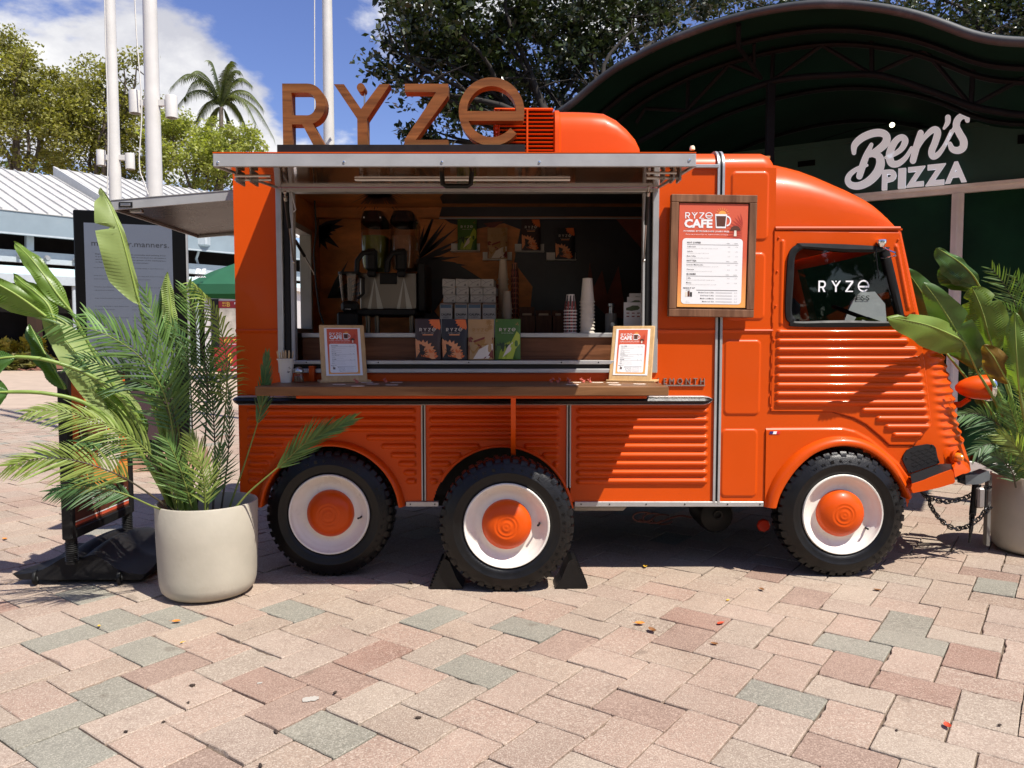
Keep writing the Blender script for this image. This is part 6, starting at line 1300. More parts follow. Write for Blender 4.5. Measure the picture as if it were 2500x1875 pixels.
banana(banR, W3([(2385, 905, 4.55), (2360, 850, 4.46), (2320, 782, 4.36), (2285, 728, 4.33), (2255, 690, 4.33)]), .115, .105, 2, -.1, .28, ((.5, .03, 1, .5),))
banana(banR, W3([(2375, 850, 4.50), (2340, 826, 4.40), (2275, 797, 4.27), (2215, 782, 4.20), (2165, 775, 4.18)]), .13, .066, 0, .25, .3, ((.85, .05, 1, .6),))
banana(banR, W3([(2432, 868, 4.50), (2415, 820, 4.46), (2400, 764, 4.44), (2385, 725, 4.45), (2372, 700, 4.46)]), .135, .125, 0, -.1, .3, ((.8, .05, -1, .5), (.7, .04, 1, .4)))
banana(banR, W3([(2462, 935, 4.40), (2445, 905, 4.34), (2425, 870, 4.30), (2402, 842, 4.30)]), .075, .07, 3, .1, .3)
banana(banR, W3([(2490, 960, 4.34), (2484, 890, 4.28), (2480, 830, 4.27), (2478, 762, 4.28)]), .075, .075, 0, -.1, .3)
banana(banR, W3([(2530, 980, 4.7), (2530, 900, 4.7), (2520, 820, 4.7), (2500, 740, 4.7)]), .10, .10, 2, .3, .3)
banana(banR, W3([(2440, 1010, 4.95), (2420, 960, 4.93), (2400, 920, 4.92), (2380, 880, 4.92)]), .11, .10, 2, .3, .3)
banana(banR, W3([(2600, 960, 4.8), (2620, 880, 4.75), (2650, 800, 4.7), (2700, 740, 4.7)]), .12, .12, 0, .3, .3)
for i, (p_, q_) in enumerate((((2500, 1180), (2392, 700)), ((2495, 1180), (2300, 850)), ((2505, 1180), (2385, 905)), ((2515, 1185), (2375, 850)), ((2510, 1185), (2432, 868)), ((2520, 1185), (2490, 960)), ((2540, 1185), (2600, 960)))):
    d0, d1 = 4.9, (4.8, 5.0, 4.55, 4.5, 4.50, 4.34, 4.8)[i]; stem(banR, W3([(p_[0], p_[1], d0), (p_[0]+(q_[0]-p_[0])*.35, p_[1]+(q_[1]-p_[1])*.5, d0*.6+d1*.4), (q_[0], q_[1], d1)]), .015, .007)
for a in (
    ([(2520, 1180, 4.85), (2480, 1080, 4.75), (2430, 1030, 4.68), (2385, 1010, 4.62), (2345, 1015, 4.6)], .17, 32, 2, .7, .25, .3, .0, True),
    ([(2520, 1185, 4.85), (2490, 1130, 4.75), (2450, 1090, 4.68), (2410, 1085, 4.62), (2380, 1105, 4.6)], .16, 30, 2, .7, .25, .25, .2, True),
    ([(2510, 1185, 4.7), (2500, 1120, 4.65), (2485, 1050, 4.62), (2460, 980, 4.6)], .15, 30, 0, .7, .2, .2, .0, False),
    ([(2520, 1190, 4.7), (2510, 1140, 4.66), (2480, 1090, 4.63), (2440, 1060, 4.62)], .14, 28, 1, .66, .2, .2, .1, False),
    ([(2540, 1190, 4.7), (2530, 1080, 4.66), (2515, 1000, 4.63), (2490, 940, 4.62)], .15, 28, 1, .66, .2, .2, .1, False),
    ([(2530, 1180, 4.9), (2530, 900, 4.85), (2490, 770, 4.8), (2455, 700, 4.78), (2420, 655, 4.76)], .15, 26, 0, .8, .15, .62, .0, True),
    ([(2535, 1180, 4.9), (2540, 900, 4.85), (2520, 780, 4.8), (2500, 720, 4.78), (2480, 675, 4.76)], .16, 26, 0, .8, .15, .62, .2, True),
    ([(2535, 1180, 4.9), (2545, 920, 4.85), (2520, 830, 4.8), (2480, 770, 4.76), (2440, 745, 4.74)], .15, 26, 2, .8, .2, .6, .0, True),
    ([(2480, 1190, 4.72), (2470, 1150, 4.68), (2440, 1120, 4.66), (2405, 1110, 4.64)], .12, 26, 2, .7, .3, .1, .0, True),
): frond(palR, W3(a[0]), a[1]*1.22, int(a[2]*.92), a[3], a[4]*1.22, a[5], a[6], a[7], .0047, a[8])

# ------------------------------------------------------------------ pavement sign on a water-filled foot
def wind_sign():
    X0 = -2.44; ya, yb = 4.16, 4.86; z0, z1 = .27, 1.20; t_ = thing('pavement_sign', 'black framed pavement sign with an orange poster on a wheeled rubber foot', 'sign', (X0, 4.5, 0))
    b = MB()
    for y in (ya, yb-.045): b.box(X0-.03, X0+.03, y, y+.045, z0, z1, .008)
    b.box(X0-.028, X0+.028, ya+.046, yb-.046, z0, z0+.055, .006); b.box(X0-.028, X0+.028, ya+.046, yb-.046, z1-.045, z1, .006); obj('frame', b, BLACK, t_)
    b = MB(); b.box(X0-.02, X0+.014, ya+.046, yb-.046, z0+.056, z1-.046); obj('poster_panel', b, mat('poster_orange', (.75, .17, .04), .4, var=.2, vscale=3), t_, smooth=None)
    px_ = X0+.0155; RY_, O = Vector((0, 1, 0)), Vector((px_, ya+.046, z0+.056)); w_, h_ = yb-ya-.092, z1-z0-.102; pt = lambda u, v, d=0: O+RY_*(u*w_)+ZV*(v*h_)+XV*d
    b = MB(); rc = lambda u0, u1, v0, v1, mi, d=0: b.poly([pt(u0, v0, d), pt(u1, v0, d), pt(u1, v1, d), pt(u0, v1, d)], mi)
    rc(0, 1, 0, .22, 1); rc(0, 1, .015, .035, 3, .0005); rc(0, 1, .037, .045, 2, .0005); rc(.0, 1, .22, .34, 4)
    txt(b, 'Claim Your First-Time Offer', pt(.30, .115, .001), RY_, ZV, .66*w_, .05*h_, 2, res=1)
    b.poly([pt(.38+.26*math.cos(a), .66+.26*w_/h_*math.sin(a), .0006) for a in np.linspace(0, 2*math.pi, 33)[:-1]], 1); b.poly([pt(.66+.22*math.cos(a), .45+.15*math.sin(a), .0004) for a in np.linspace(0, 2*math.pi, 25)[:-1]], 5)
    ryze(b, pt(.22, .66, .0012), RY_, ZV, .32*w_, .05*h_, 2)
    b.rows([[pt(.38+q*math.cos(a), .66+q*w_/h_*math.sin(a), .0011) for q in (.235, .225)] for a in np.linspace(0, 2*math.pi, 33)], 2)
    obj('poster_print', b, [CORAL, BROWNP, LETTERWHITE, CORAL, GOLDP, CREAM], t_, smooth=None)
    b = MB(); R = []; cx, cy = X0+.0, 4.55      # moulded foot: low front and back edges, hump in the middle
    for i in range(25):
        v = i/24; y = 4.23+v*.66
        row = []
        for k in range(33):
            u = k/32*2-1; hw = .37-.05*math.sin(math.pi*v)**2; zz_ = .035+.075*math.exp(-((abs(u)-.18)/.30)**2)+.045*math.exp(-(u/.55)**2)-.012*abs(math.sin(math.pi*v*2))*(abs(u) > .3); zz_ *= .85+.25*math.sin(math.pi*v); zz_ = max(.03, zz_ if abs(u) < .97 else .035)
            row.append((cx+.03+u*hw, y+.02*math.cos(u*3), zz_+.035))
        row += [(cx+.03+.34, y, .03), (cx+.03-.34, y, .03)]; R.append(row)
    b.rows(R, closed=True); b.add(R[0], [tuple(range(35))]); b.add(R[-1], [tuple(range(35))]); obj('foot', b, mat('black_moulded_foot', (.009, .0085, .009), .6, spec=.25, var=.3, vscale=6, coord='World', dirt=.25, dirtcol=(.03, .027, .024)), t_, smooth=40)
    for y in (ya+.022, yb-.06):
        b = MB(); b.tube([(X0, y+.02, .13), (X0, y+.02, z0+.01)], .03, 12); 
        for k in range(10): b.lathe([(.031, -.003), (.035, 0), (.031, .003)], (X0, y+.02, .15+k*.011), (0, 0, 1), 12)
        obj('spring_post', b, BLACK, t_)
    for q in (-.255, .215):
        b = MB(); b.lathe([(.0, -.012), (.03, -.012), (.041, -.008), (.043, 0), (.041, .008), (.03, .012), (0, .012)], (X0+.03+q, 4.235, .0435), (1, .25, 0), 18); wh = obj('wheel', b, BLACK, t_); b = MB(); b.lathe([(.0, .016), (.018, .0155), (.022, .0125)], (X0+.03+q, 4.235, .0435), (1, .25, 0), 12); obj('rim', b, mat('grey_hub', (.1, .1, .1), .5) if q < 0 else bpy.data.materials['grey_hub'], wh)
wind_sign()

# ------------------------------------------------------------------ digital notice totem
def totem():
    Y = 8.0; a0, a1 = P(183, 700, Y), P(455, 700, Y+.30); x0, x1 = a0.x, a1.x; zt_ = P(183, 511, Y).z; ang = math.atan2(.30, x1-x0); wd = math.hypot(.30, x1-x0)
    M_ = Matrix.Translation((x0, Y, 0)) @ Matrix.Rotation(ang, 4, 'Z'); t_ = thing('notice_totem', 'tall black notice totem headed mind.your.manners. behind the left plants', 'notice totem', M_ @ Vector((wd/2, .1, 0)))
    b = MB(); b.box(0, wd, 0, .26, .02, zt_, .012, M=M_); obj('casing', b, mat('gloss_black_glass', (.004, .004, .004), .3, spec=.12), t_)
    for q in (.0, .02):
        pass
    b = MB(); b.box(wd+.001, wd+.012, .03, .05, .3, zt_-.05, 0, M=M_); b.box(wd+.001, wd+.012, .10, .12, .3, zt_-.05, 0, M=M_); obj('side_trim', b, ALUM, t_)
    s0, s1 = .10, .94; zs0, zs1 = .95, P(210, 546, Y+.1).z
    b = MB(); b.box(s0, s1, -.006, -.001, zs0, zs1, 0, M=M_); sc = obj('screen', b, mat('lit_grey_screen', (.085, .095, .12), .2, emit=.20, coat=.2), t_, smooth=None)
    R = M_.to_3x3() @ XV; b = MB(); at = lambda u, v: M_ @ Vector((s0+(s1-s0)*u, -.0075, zs0+(zs1-zs0)*v)); W_ = s1-s0
    txt(b, 'mind.your.manners.', at(.08, .845), R, ZV, .88*W_, .075)
    rs = random.Random(3); lines = ('Bayside Marketplace including its sidewalks and parking areas', 'is private property. We set rules of conduct for all visitors', 'and ask everyone to respect other guests of the marketplace', 'so that all may enjoy a safe and pleasant environment.')
    for i, s in enumerate(lines): txt(b, s, at(.12, .80-i*.017), R, ZV, .80*W_*(1 if i < 3 else .75), .014, res=1, bold=.01)
    for c_ in (0, 1):
        y = .715
        for k in range(9):
            for j in range(rs.choice((1, 2, 2))): txt(b, ('no smoking vaping or open flames here', 'keep your voice and music low please', 'bicycles and skates are not allowed', 'dogs must be kept on a short leash')[(k+j) % 4], at(.10+.42*c_, y), R, ZV, (.38 if j == 0 else .22)*W_, .011, res=1); y -= .021
            y -= .030
    obj('screen_text', b, mat('screen_text_dark', (.010, .011, .014), .6), sc, smooth=None)
    b = MB(); b.box(s0, s1, -.010, -.001, .30, .86, 0, M=M_); obj('lower_panel', b, mat('dark_plum_panel', (.05, .03, .035), .25), t_, smooth=None)
    b = MB(); b.box(.10, wd+.18, -.30, .34, 0, .018, 0, M=M_); b.box(.12, wd+.15, -.16, .30, .0185, .16, .004, M=M_); obj('base_block', b, mat('tan_base', (.36, .22, .15), .7, var=.15), t_)
totem()

# ------------------------------------------------------------------ flagpoles with spotlights
POLE = mat('white_pole_paint', (.62, .60, .56), .4, var=.08, vscale=3, coord='World', dirt=.12, dirtcol=(.45, .40, .35))
ROPE = mat('white_rope', (.62, .60, .55), .7)
def pole(px, py, D, r0, lab, lamps=None, ropes=()):
    p = P(px, py, D); t_ = thing('flagpole', lab, 'flagpole', (p.x, D, 0), 'white flagpoles beyond the truck')
    b = MB(); b.tube([(p.x, D, 0), (p.x, D, 3), (p.x, D, 6), (p.x, D, 11)], [r0*1.12, r0*1.02, r0*.86, r0*.6], 20); obj('mast', b, POLE, t_)
    b = MB(); b.lathe([(r0*2.2, 0), (r0*2.2, .02), (r0*1.5, .05), (r0*1.2, .12)], (p.x, D, 0), (0, 0, 1), 20); obj('shoe', b, POLE, t_)
    if lamps:
        b = MB(); z = P(px, lamps[0][3], D).z; xs = [P(q[0], q[3], D).x for q in lamps]; b.box(min(xs), max(xs), D-.03, D+.03, z-.035, z+.035); obj('lamp_arm', b, POLE, t_)
        for (qx, qt, qb, _, hw) in lamps:
            c0, c1 = P(qx, qt, D-.0), P(qx, qb, D); rr_ = hw/F*D; b = MB(); b.lathe([(0, 0), (rr_*.96, 0), (rr_, -.01), (rr_, -(c0.z-c1.z)), (rr_*.88, -(c0.z-c1.z)), (rr_*.86, -(c0.z-c1.z)+.05), (0, -(c0.z-c1.z)+.05)], (c0.x, D, c0.z), (0, 0, 1), 20); o = obj('spotlight', b, POLE, t_); b = MB(); b.lathe([(0, 0), (rr_*.86, 0)], (c0.x, D, c1.z+.045), (0, 0, 1), 16); obj('lens', b, BLACK, o)
    for pts in ropes: b = MB(); b.tube(curve3([P(x, y, D-.12) for x, y in pts], 30), .008, 5); obj('halyard', b, ROPE, t_)
pole(281, 440, 11.0, .082, 'white flagpole furthest left with a lower pair of spotlights', ((246.5, 367, 404, 385, 10.5), (317, 375, 413, 391, 10.5)), (((254, -60), (258, 120), (264, 300), (262, 480)),))
pole(377, 440, 9.5, .092, 'thickest white flagpole with a higher pair of spotlights', ((329.5, 222, 277, 252, 14), (418, 234, 288, 258, 14)), (((327, -60), (333, 80), (346, 260), (340, 400), (352, 445), (362, 475)),))
pole(803, 330, 11.5, .084, 'bare white flagpole rising behind the rooftop letters', None, (((768, -60), (768, 150), (769, 330), (770, 400)),))

# ------------------------------------------------------------------ chain on the tow coupling
def chain(pts, label):
    c = curve3(pts, 400); L = [0]
    for i in range(1, 400): L.append(L[-1]+(c[i]-c[i-1]).length)
    pitch = .036; n = int(L[-1]/pitch); t_ = thing('safety_chain', label, 'chain', c[0], 'safety chains at the tow coupling'); me = None
    for i in range(n):
        s = (i+.5)*pitch; k = min(398, int(np.searchsorted(L, s))); p = c[k]; t = (c[min(k+3, 399)]-c[max(k-3, 0)]).normalized()
        if me is None:
            b = MB(); b.tube([Vector((.0145*math.cos(a)+(.011 if math.cos(a) > 0 else -.011), .0125*math.sin(a), 0)) for a in np.linspace(.15, 2*math.pi+.15, 15)[:-1]], .0045, 6, closed=True); o = obj('link', b, CHAINM, t_); me = o.data
        else: o = obj('link', None, None, t_, mesh=me)
        q = t.to_track_quat('X', 'Z'); o.matrix_parent_inverse = Matrix.Translation(-c[0]); o.matrix_basis = Matrix.Translation(p) @ q.to_matrix().to_4x4() @ Matrix.Rotation(math.pi/2 if i % 2 else .2, 4, 'X')
CHAINM = mat('black_chain_steel', (.03, .03, .032), .35, .6)
chain(W3([(2248, 1200, 4.55), (2268, 1215, 4.6), (2310, 1225, 4.66), (2360, 1214, 4.7), (2376, 1205, 4.72), (2408, 1192, 4.8), (2420, 1186, 4.86)]), 'upper black chain sagging slightly below the coupling')
chain(W3([(2266, 1212, 4.55), (2275, 1240, 4.6), (2300, 1272, 4.66), (2330, 1290, 4.70), (2362, 1285, 4.74), (2390, 1266, 4.78), (2408, 1245, 4.82), (2418, 1238, 4.86)]), 'lower black chain hanging in a deep loop near the ground')
chain(W3([(2374, 1255, 4.68), (2370, 1285, 4.69), (2366, 1300, 4.69)]), 'short black chain hanging at the jack leg')

# ------------------------------------------------------------------ fallen leaves and seed pods
LEAFC = {n: mat('fallen_leaf_'+n, c, .6, var=.2, vscale=60) for n, c in (('orange', (.55, .20, .03)), ('red', (.45, .05, .015)), ('brown', (.20, .085, .025)), ('yellow', (.62, .36, .03)))}
for i, (px, py, col, sz, lab) in enumerate(((1562, 1525, 'orange', 13, 'curled orange leaf on the pavers below the front of the truck'), (1592, 1542, 'brown', 15, 'thin brown curled leaf beside the orange leaf'), (1759, 1525, 'red', 12, 'bright red leaf lying on the pavers'), (1744, 1575, 'brown', 10, 'brown leaf on a reddish paver below the red leaf'), (1575, 1385, 'yellow', 9, 'yellow leaf at the edge of the truck shadow'), (1428, 1435, 'orange', 8, 'small orange leaf by the right wheel chock'), (1859, 1441, 'brown', 9, 'rusty leaf left of the front wheel'), (1777, 1468, 'yellow', 6, 'tiny straw-coloured leaf on a paver joint'), (2142, 1443, 'brown', 10, 'dark twisted leaf right of the front wheel'), (2313, 1776, 'red', 15, 'reddish-brown leaf straddling a joint at the lower right'), (430, 1520, 'orange', 11, 'ochre leaf on the pavers below the left planter'), (242, 1531, 'yellow', 6, 'tiny yellow leaf on a grey paver at the left'), (445, 1571, 'yellow', 6, 'small yellowish leaf beside a grey paver'), (12, 1318, 'orange', 8, 'orange leaf at the left edge near the pavement sign'))):
    c = G(px, py); s = sz/F*c.y*1.0; a = i*1.9; b = MB(); R = []
    for k in range(7):
        u = k/6*2-1; hw = s*.55*(1-u*u)**.7+.0004; curl = .35*s*u*u*(1 if i % 2 else .6); m_ = c+Vector((math.cos(a), math.sin(a), 0))*(u*s)+Vector((0, 0, .004+curl)); sd = Vector((-math.sin(a), math.cos(a), 0)); R.append([m_+sd*(-hw)+Vector((0, 0, hw*.45)), m_, m_+sd*hw+Vector((0, 0, hw*.6))])
    b.rows(R); b.tube([R[0][1], R[0][1]-Vector((math.cos(a), math.sin(a), -.3))*s*.5], .0008, 4); o = obj('fallen_leaf', b, LEAFC[col], smooth=80); tag(o, lab, 'leaf', 'leaves fallen on the pavement')
PODM = mat('dry_seed_pod', (.045, .03, .022), .9, var=.5, vscale=80)
for i, (px, py, sz, lab) in enumerate(((470, 1676, 11, 'dark dry pod on a pink paver left of centre'), (460, 1717, 7, 'small dark crumb just below the dry pod'), (399, 1765, 8, 'dark pod on a paver corner at the lower left'), (307, 1788, 8, 'dark fragment near the orange-edged paver'), (674, 1790, 13, 'large dry pod at the corner of the grey paver'), (818, 1693, 9, 'dark pod at the joint right of the white splash'), (1021, 1755, 11, 'dry pod alone on a tan paver at lower centre'), (636, 1872, 12, 'dark pod at the bottom edge of the picture'), (2189, 1785, 8, 'dark crumb on a paver at the lower right'), (2440, 1772, 8, 'dark crumb near the right edge'), (1003, 1425, 12, 'dark scrap on the shadow line between the wheels'))):
    c = G(px, py); s = sz/F*c.y*.75; rs = random.Random(i); b = MB(); b.lathe([(0, -s), (s*.4, -s*.6), (s*.5, 0), (s*.35, s*.7), (0, s)], c+Vector((0, 0, s*.42)), (math.cos(i*2.1), math.sin(i*2.1), .12), 7)
    for k in range(4): a = rs.uniform(0, 6.28); b.tube([c+Vector((0, 0, s*.4)), c+Vector((math.cos(a)*s*1.3, math.sin(a)*s*1.3, s*rs.uniform(.1, .9)))], [s*.12, s*.05], 4)
    o = obj('seed_pod', b, PODM, smooth=50); tag(o, lab, 'seed pod', 'dark debris on the pavement')
SPL = mat('white_splash', (.40, .37, .32), .9)
for px, py, s, lab in ((758, 1708, .036, 'white splash mark on a pink paver'), (634, 1669, .012, 'tiny white mark on a red paver')):
    c = G(px, py); rs = random.Random(9); b = MB(); pts = []
    for k in range(30): a = 2*math.pi*k/30; q = s*(.62+.2*math.sin(a*2+1)+.22*rs.random()); pts.append(c+Vector((math.cos(a)*q, math.sin(a)*q*1.0, .0032)))
    b.add([c+Vector((0, 0, .0036))]+pts, [(0, 1+i, 1+(i+1) % 30) for i in range(30)]); o = obj('paint_splash', b, SPL, smooth=None); tag(o, lab, 'stain')
# ------------------------------------------------------------------ leaf masses
def leafmass(cl, per, size, seed, flat=.5, spreadz=.75):
    r = np.random.default_rng(seed); cl = np.asarray(cl, float); n = len(cl)*per
    c = np.repeat(cl[:, :3], per, 0); rd = np.repeat(cl[:, 3], per)
    d = r.normal(size=(n, 3)); d /= np.linalg.norm(d, axis=1)[:, None]; p = c+d*(rd*r.random(n)**.45)[:, None]*np.array([1, 1, spreadz])
    nrm = r.normal(size=(n, 3)); nrm[:, 2] += flat*2; nrm /= np.linalg.norm(nrm, axis=1)[:, None]
    t = np.cross(nrm, r.normal(size=(n, 3))); t /= np.linalg.norm(t, axis=1)[:, None]; s = np.cross(nrm, t)
    L = size*(.6+.8*r.random(n))[:, None]; Wd = L*.27
    V = np.stack([p-t*L*.5, p+s*Wd-nrm*L*.05, p+t*L*.5-nrm*L*.12, p-s*Wd-nrm*L*.05], 1).reshape(-1, 3)
    return V, np.arange(n*4).reshape(n, 4)
def blobs(lst, D, dens, seed, rc, hollow=.55):
    r = np.random.default_rng(seed); out = []
    for (px, py, rx, ry, *dd) in lst:
        d0 = D+(dd[0] if dd else 0); c = P(px, py, d0); ax, az = rx/F*d0, ry/F*d0; ay = (ax+az)*.5
        n = max(3, int(dens*(ax*az)))
        for _ in range(n):
            v = r.normal(size=3); v /= np.linalg.norm(v); q = hollow+(1-hollow)*r.random()
            out.append((c.x+v[0]*ax*q, c.y+v[1]*ay*q, c.z+v[2]*az*q, rc*(.6+.8*r.random())))
    return out
def limbs(mb, base, tops, r0, seed):
    rs = random.Random(seed)
    for tp_ in tops:
        a, b_ = Vector(base), Vector(tp_); m1 = a.lerp(b_, .35)+Vector((rs.uniform(-.1, .1), rs.uniform(-.1, .1), .12))*(b_-a).length; m2 = a.lerp(b_, .7)+Vector((rs.uniform(-.1, .1), rs.uniform(-.1, .1), .06))*(b_-a).length
        c = curve3([a, m1, m2, b_], 14); mb.tube(c, [r0*(1-.85*i/13) for i in range(14)], 7)
        for _ in range(3):
            k = rs.randint(6, 12); e = c[k]+Vector((rs.uniform(-1, 1), rs.uniform(-1, 1), rs.uniform(-.2, .8)))*(b_-a).length*.25; mb.tube([c[k], c[k].lerp(e, .5)+Vector((0, 0, .03)), e], [r0*.28, r0*.18, r0*.05], 5)
BARK = mat('grey_bark', (.12, .095, .075), .9, var=.4, vscale=6, coord='World', bump=.5, bscale=20)
BARKD = mat('dark_bark', (.025, .02, .016), .9, var=.4, vscale=6, coord='World', bump=.5, bscale=20)
LEAFO = leafmat('olive_leaves', (.225, .215, .05), .40, .45, .35, .5, .32)
LEAFG = leafmat('fresh_green_leaves', (.28, .30, .07), .42, .4, .4, .5, .3)
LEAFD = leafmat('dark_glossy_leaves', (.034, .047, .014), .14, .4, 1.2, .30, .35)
def tree(lab, D, trunk_px, blob, dens, per, size, rc, lm, bm, seed, r0, zcrown, group=None, extra_limbs=()):
    base = P(trunk_px, 900, D); base.z = 0; t_ = thing('broadleaf_tree', lab, 'tree', base, group)
    cl = blobs(blob, D, dens, seed, rc); V, Q = leafmass(cl, per, size, seed)
    obj('crown', (V, Q), lm, t_, smooth=None)
    b = MB(); top = base+Vector((0, 0, zcrown)); b.tube([base, base.lerp(top, .5)+Vector((.1, 0, 0)), top], [r0*1.3, r0, r0*.85], 12)
    limbs(b, top, [P(px, py, D+(dd[0] if dd else 0)) for (px, py, rx, ry, *dd) in blob]+[P(*q, D) for q in extra_limbs], r0*.55, seed); obj('trunk', b, bm, t_, smooth=60)
    return t_
gt = 'trees beyond the white roof'
tree('spreading olive-green tree at the far left behind the white roof', 58, 60, [(20, 190, 110, 95), (90, 240, 120, 100), (-80, 250, 120, 120), (60, 330, 150, 90), (160, 250, 70, 80, 2), (40, 110, 55, 38)], 6.2, 80, .27, .95, LEAFO, BARK, 11, .40, 11.5, gt)
tree('broad yellow-green tree behind the two left flagpoles', 62, 250, [(215, 190, 55, 40), (230, 280, 130, 90), (330, 330, 130, 80), (200, 380, 140, 80), (300, 150, 40, 18, -2), (335, 133, 22, 10, -2), (270, 170, 30, 18, -2), (330, 240, 60, 40)], 6.2, 80, .27, .95, LEAFO, BARK, 12, .40, 11, gt)
tree('fresh green tree below the coconut palm', 60, 500, [(455, 350, 110, 70), (560, 360, 80, 60), (500, 410, 120, 60), (420, 300, 60, 30), (590, 330, 45, 30), (620, 350, 25, 22)], 6.6, 80, .27, .95, LEAFG, BARK, 13, .35, 10, gt)
tree('low dark green tree peeping above the rear hatch', 66, 540, [(440, 440, 90, 50), (540, 450, 80, 45), (330, 430, 90, 45), (220, 450, 90, 40), (90, 430, 120, 40)], 3.5, 24, .45, .9, leafmat('deep_green_leaves', (.07, .10, .018), .3, .4, .4, .5, .3), BARK, 14, .3, 9, gt)
def coco():
    D = 66; c = P(540, 262, D); t_ = thing('coconut_palm', 'coconut palm with drooping fronds above the green tree', 'palm tree', (c.x-.4, D, 0))
    b = MB(); b.tube([(c.x-.4, D, 0), (c.x-.2, D, c.z*.5), c], [.26, .2, .17], 10); obj('trunk', b, BARK, t_, smooth=60)
    PL = [leafmat('coconut_frond', (.085, .105, .025), .25, .4, .8, .45, .25)]; rs = random.Random(4)
    for i, (tx, ty, up) in enumerate(((418, 212, 70), (430, 262, 55), (455, 190, 60), (512, 148, 40), (478, 300, 40), (583, 172, 40), (612, 205, 50), (640, 262, 55), (668, 335, 70), (600, 310, 40), (500, 330, 20), (450, 240, 75), (575, 340, 15), (625, 300, 60), (566, 150, 30))):
        dY = rs.uniform(-2, 2); e = P(tx, ty, D+dY); m_ = c.lerp(e, .5)+Vector((0, 0, up/F*D)); p = curve3([c, c.lerp(m_, .6)+Vector((0, 0, .15)), m_.lerp(e, .35), e], 40); b = MB(); b.tube(p, [.05*(1-.8*k/39) for k in range(40)], 5)
        for k in range(4, 40):
            t = (p[min(k+1, 39)]-p[k-1]).normalized(); sd = t.cross(Vector((0, 0, 1))); sd = sd.normalized() if sd.length > .01 else Vector((1, 0, 0)); L = (.95 if 8 < k < 30 else .6)*rs.uniform(.8, 1.1)
            for sg in (-1, 1):
                d = (t*.55+sd*sg*.75+Vector((0, 0, -.55))).normalized(); w_ = t*.055; q = p[k]; b.add([q-w_, q+w_, q+d*L*.55+w_*.8, q+d*L*.55-w_*.8, q+d*L+Vector((0, 0, -.25*L))], [(0, 1, 2, 3), (3, 2, 4)])
        obj('frond', b, PL[0], t_, smooth=None)
coco()
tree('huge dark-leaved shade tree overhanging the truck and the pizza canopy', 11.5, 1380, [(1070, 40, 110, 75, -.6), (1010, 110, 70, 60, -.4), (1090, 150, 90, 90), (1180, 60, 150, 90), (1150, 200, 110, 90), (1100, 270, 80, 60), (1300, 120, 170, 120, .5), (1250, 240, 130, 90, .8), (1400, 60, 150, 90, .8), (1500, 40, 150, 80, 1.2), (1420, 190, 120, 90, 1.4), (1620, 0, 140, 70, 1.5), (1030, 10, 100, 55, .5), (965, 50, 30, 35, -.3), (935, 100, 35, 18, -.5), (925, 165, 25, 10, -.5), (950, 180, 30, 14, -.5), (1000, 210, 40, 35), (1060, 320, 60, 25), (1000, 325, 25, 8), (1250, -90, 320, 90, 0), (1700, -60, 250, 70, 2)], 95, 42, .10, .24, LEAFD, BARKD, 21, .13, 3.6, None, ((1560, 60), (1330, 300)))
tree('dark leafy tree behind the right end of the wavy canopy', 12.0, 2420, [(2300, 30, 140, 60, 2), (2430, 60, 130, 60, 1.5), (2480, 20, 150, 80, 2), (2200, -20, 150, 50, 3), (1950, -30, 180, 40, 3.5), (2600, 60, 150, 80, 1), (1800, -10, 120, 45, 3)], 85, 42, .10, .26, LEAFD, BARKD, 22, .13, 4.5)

# ------------------------------------------------------------------ marketplace building with white standing-seam roofs
phi = rad(48.7); U_ = Vector((math.cos(phi), math.sin(phi), 0)); DN = Vector((math.sin(phi), -math.cos(phi), 0))
E0 = P(90, 520, 36.0)
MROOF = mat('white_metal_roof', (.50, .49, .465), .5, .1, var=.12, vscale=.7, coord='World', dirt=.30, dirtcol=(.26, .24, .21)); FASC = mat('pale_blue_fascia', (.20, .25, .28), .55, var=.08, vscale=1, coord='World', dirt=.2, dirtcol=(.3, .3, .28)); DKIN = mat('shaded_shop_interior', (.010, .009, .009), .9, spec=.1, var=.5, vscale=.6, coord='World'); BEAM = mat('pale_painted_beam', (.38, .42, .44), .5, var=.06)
mk = thing('market_building', 'long market building with white metal roofs and pale blue fascia', 'building', (E0.x, E0.y, 0))
def onfac(px, py, back=0.0): return hit(px, py, E0-DN*back, DN)
def ridge_z(px, py, L_):
    R0 = E0-DN*L_; lam = ray(px, py); t = R0.dot(DN)/Vector((lam.x, lam.y, 0)).dot(DN); return EYE+lam.z*t
L_ = 11.0; zr1 = ridge_z(75, 422, L_); zr2 = ridge_z(300, 436, L_)
def roofplane(s0, s1, ze, zr, nm):
    sp = .62; n = int((s1-s0)/sp); me = None
    for i in range(n):
        s = s0+i*sp; o = E0+U_*s; o.z = ze; dr = -DN*L_+Vector((0, 0, zr-ze)); nn = U_.cross(dr).normalized(); nn = nn if nn.z > 0 else -nn
        if me is None:
            b = MB(); b.add([o, o+U_*(sp-.004), o+U_*(sp-.004)+dr, o+dr]+[q-nn*.03 for q in (o, o+U_*(sp-.004), o+U_*(sp-.004)+dr, o+dr)], [(0, 1, 2, 3), (7, 6, 5, 4), (0, 4, 5, 1), (1, 5, 6, 2), (2, 6, 7, 3), (3, 7, 4, 0)])
            a = [o, o+U_*.045, o+U_*.045+nn*.085, o+nn*.085]; b.prism(a, dr); ob = obj('roof_panel', b, MROOF, mk, smooth=None); me = ob.data; o0 = o.copy()
        else: ob = obj('roof_panel', None, None, mk, mesh=me); ob.matrix_basis = Matrix.Translation(o-o0)
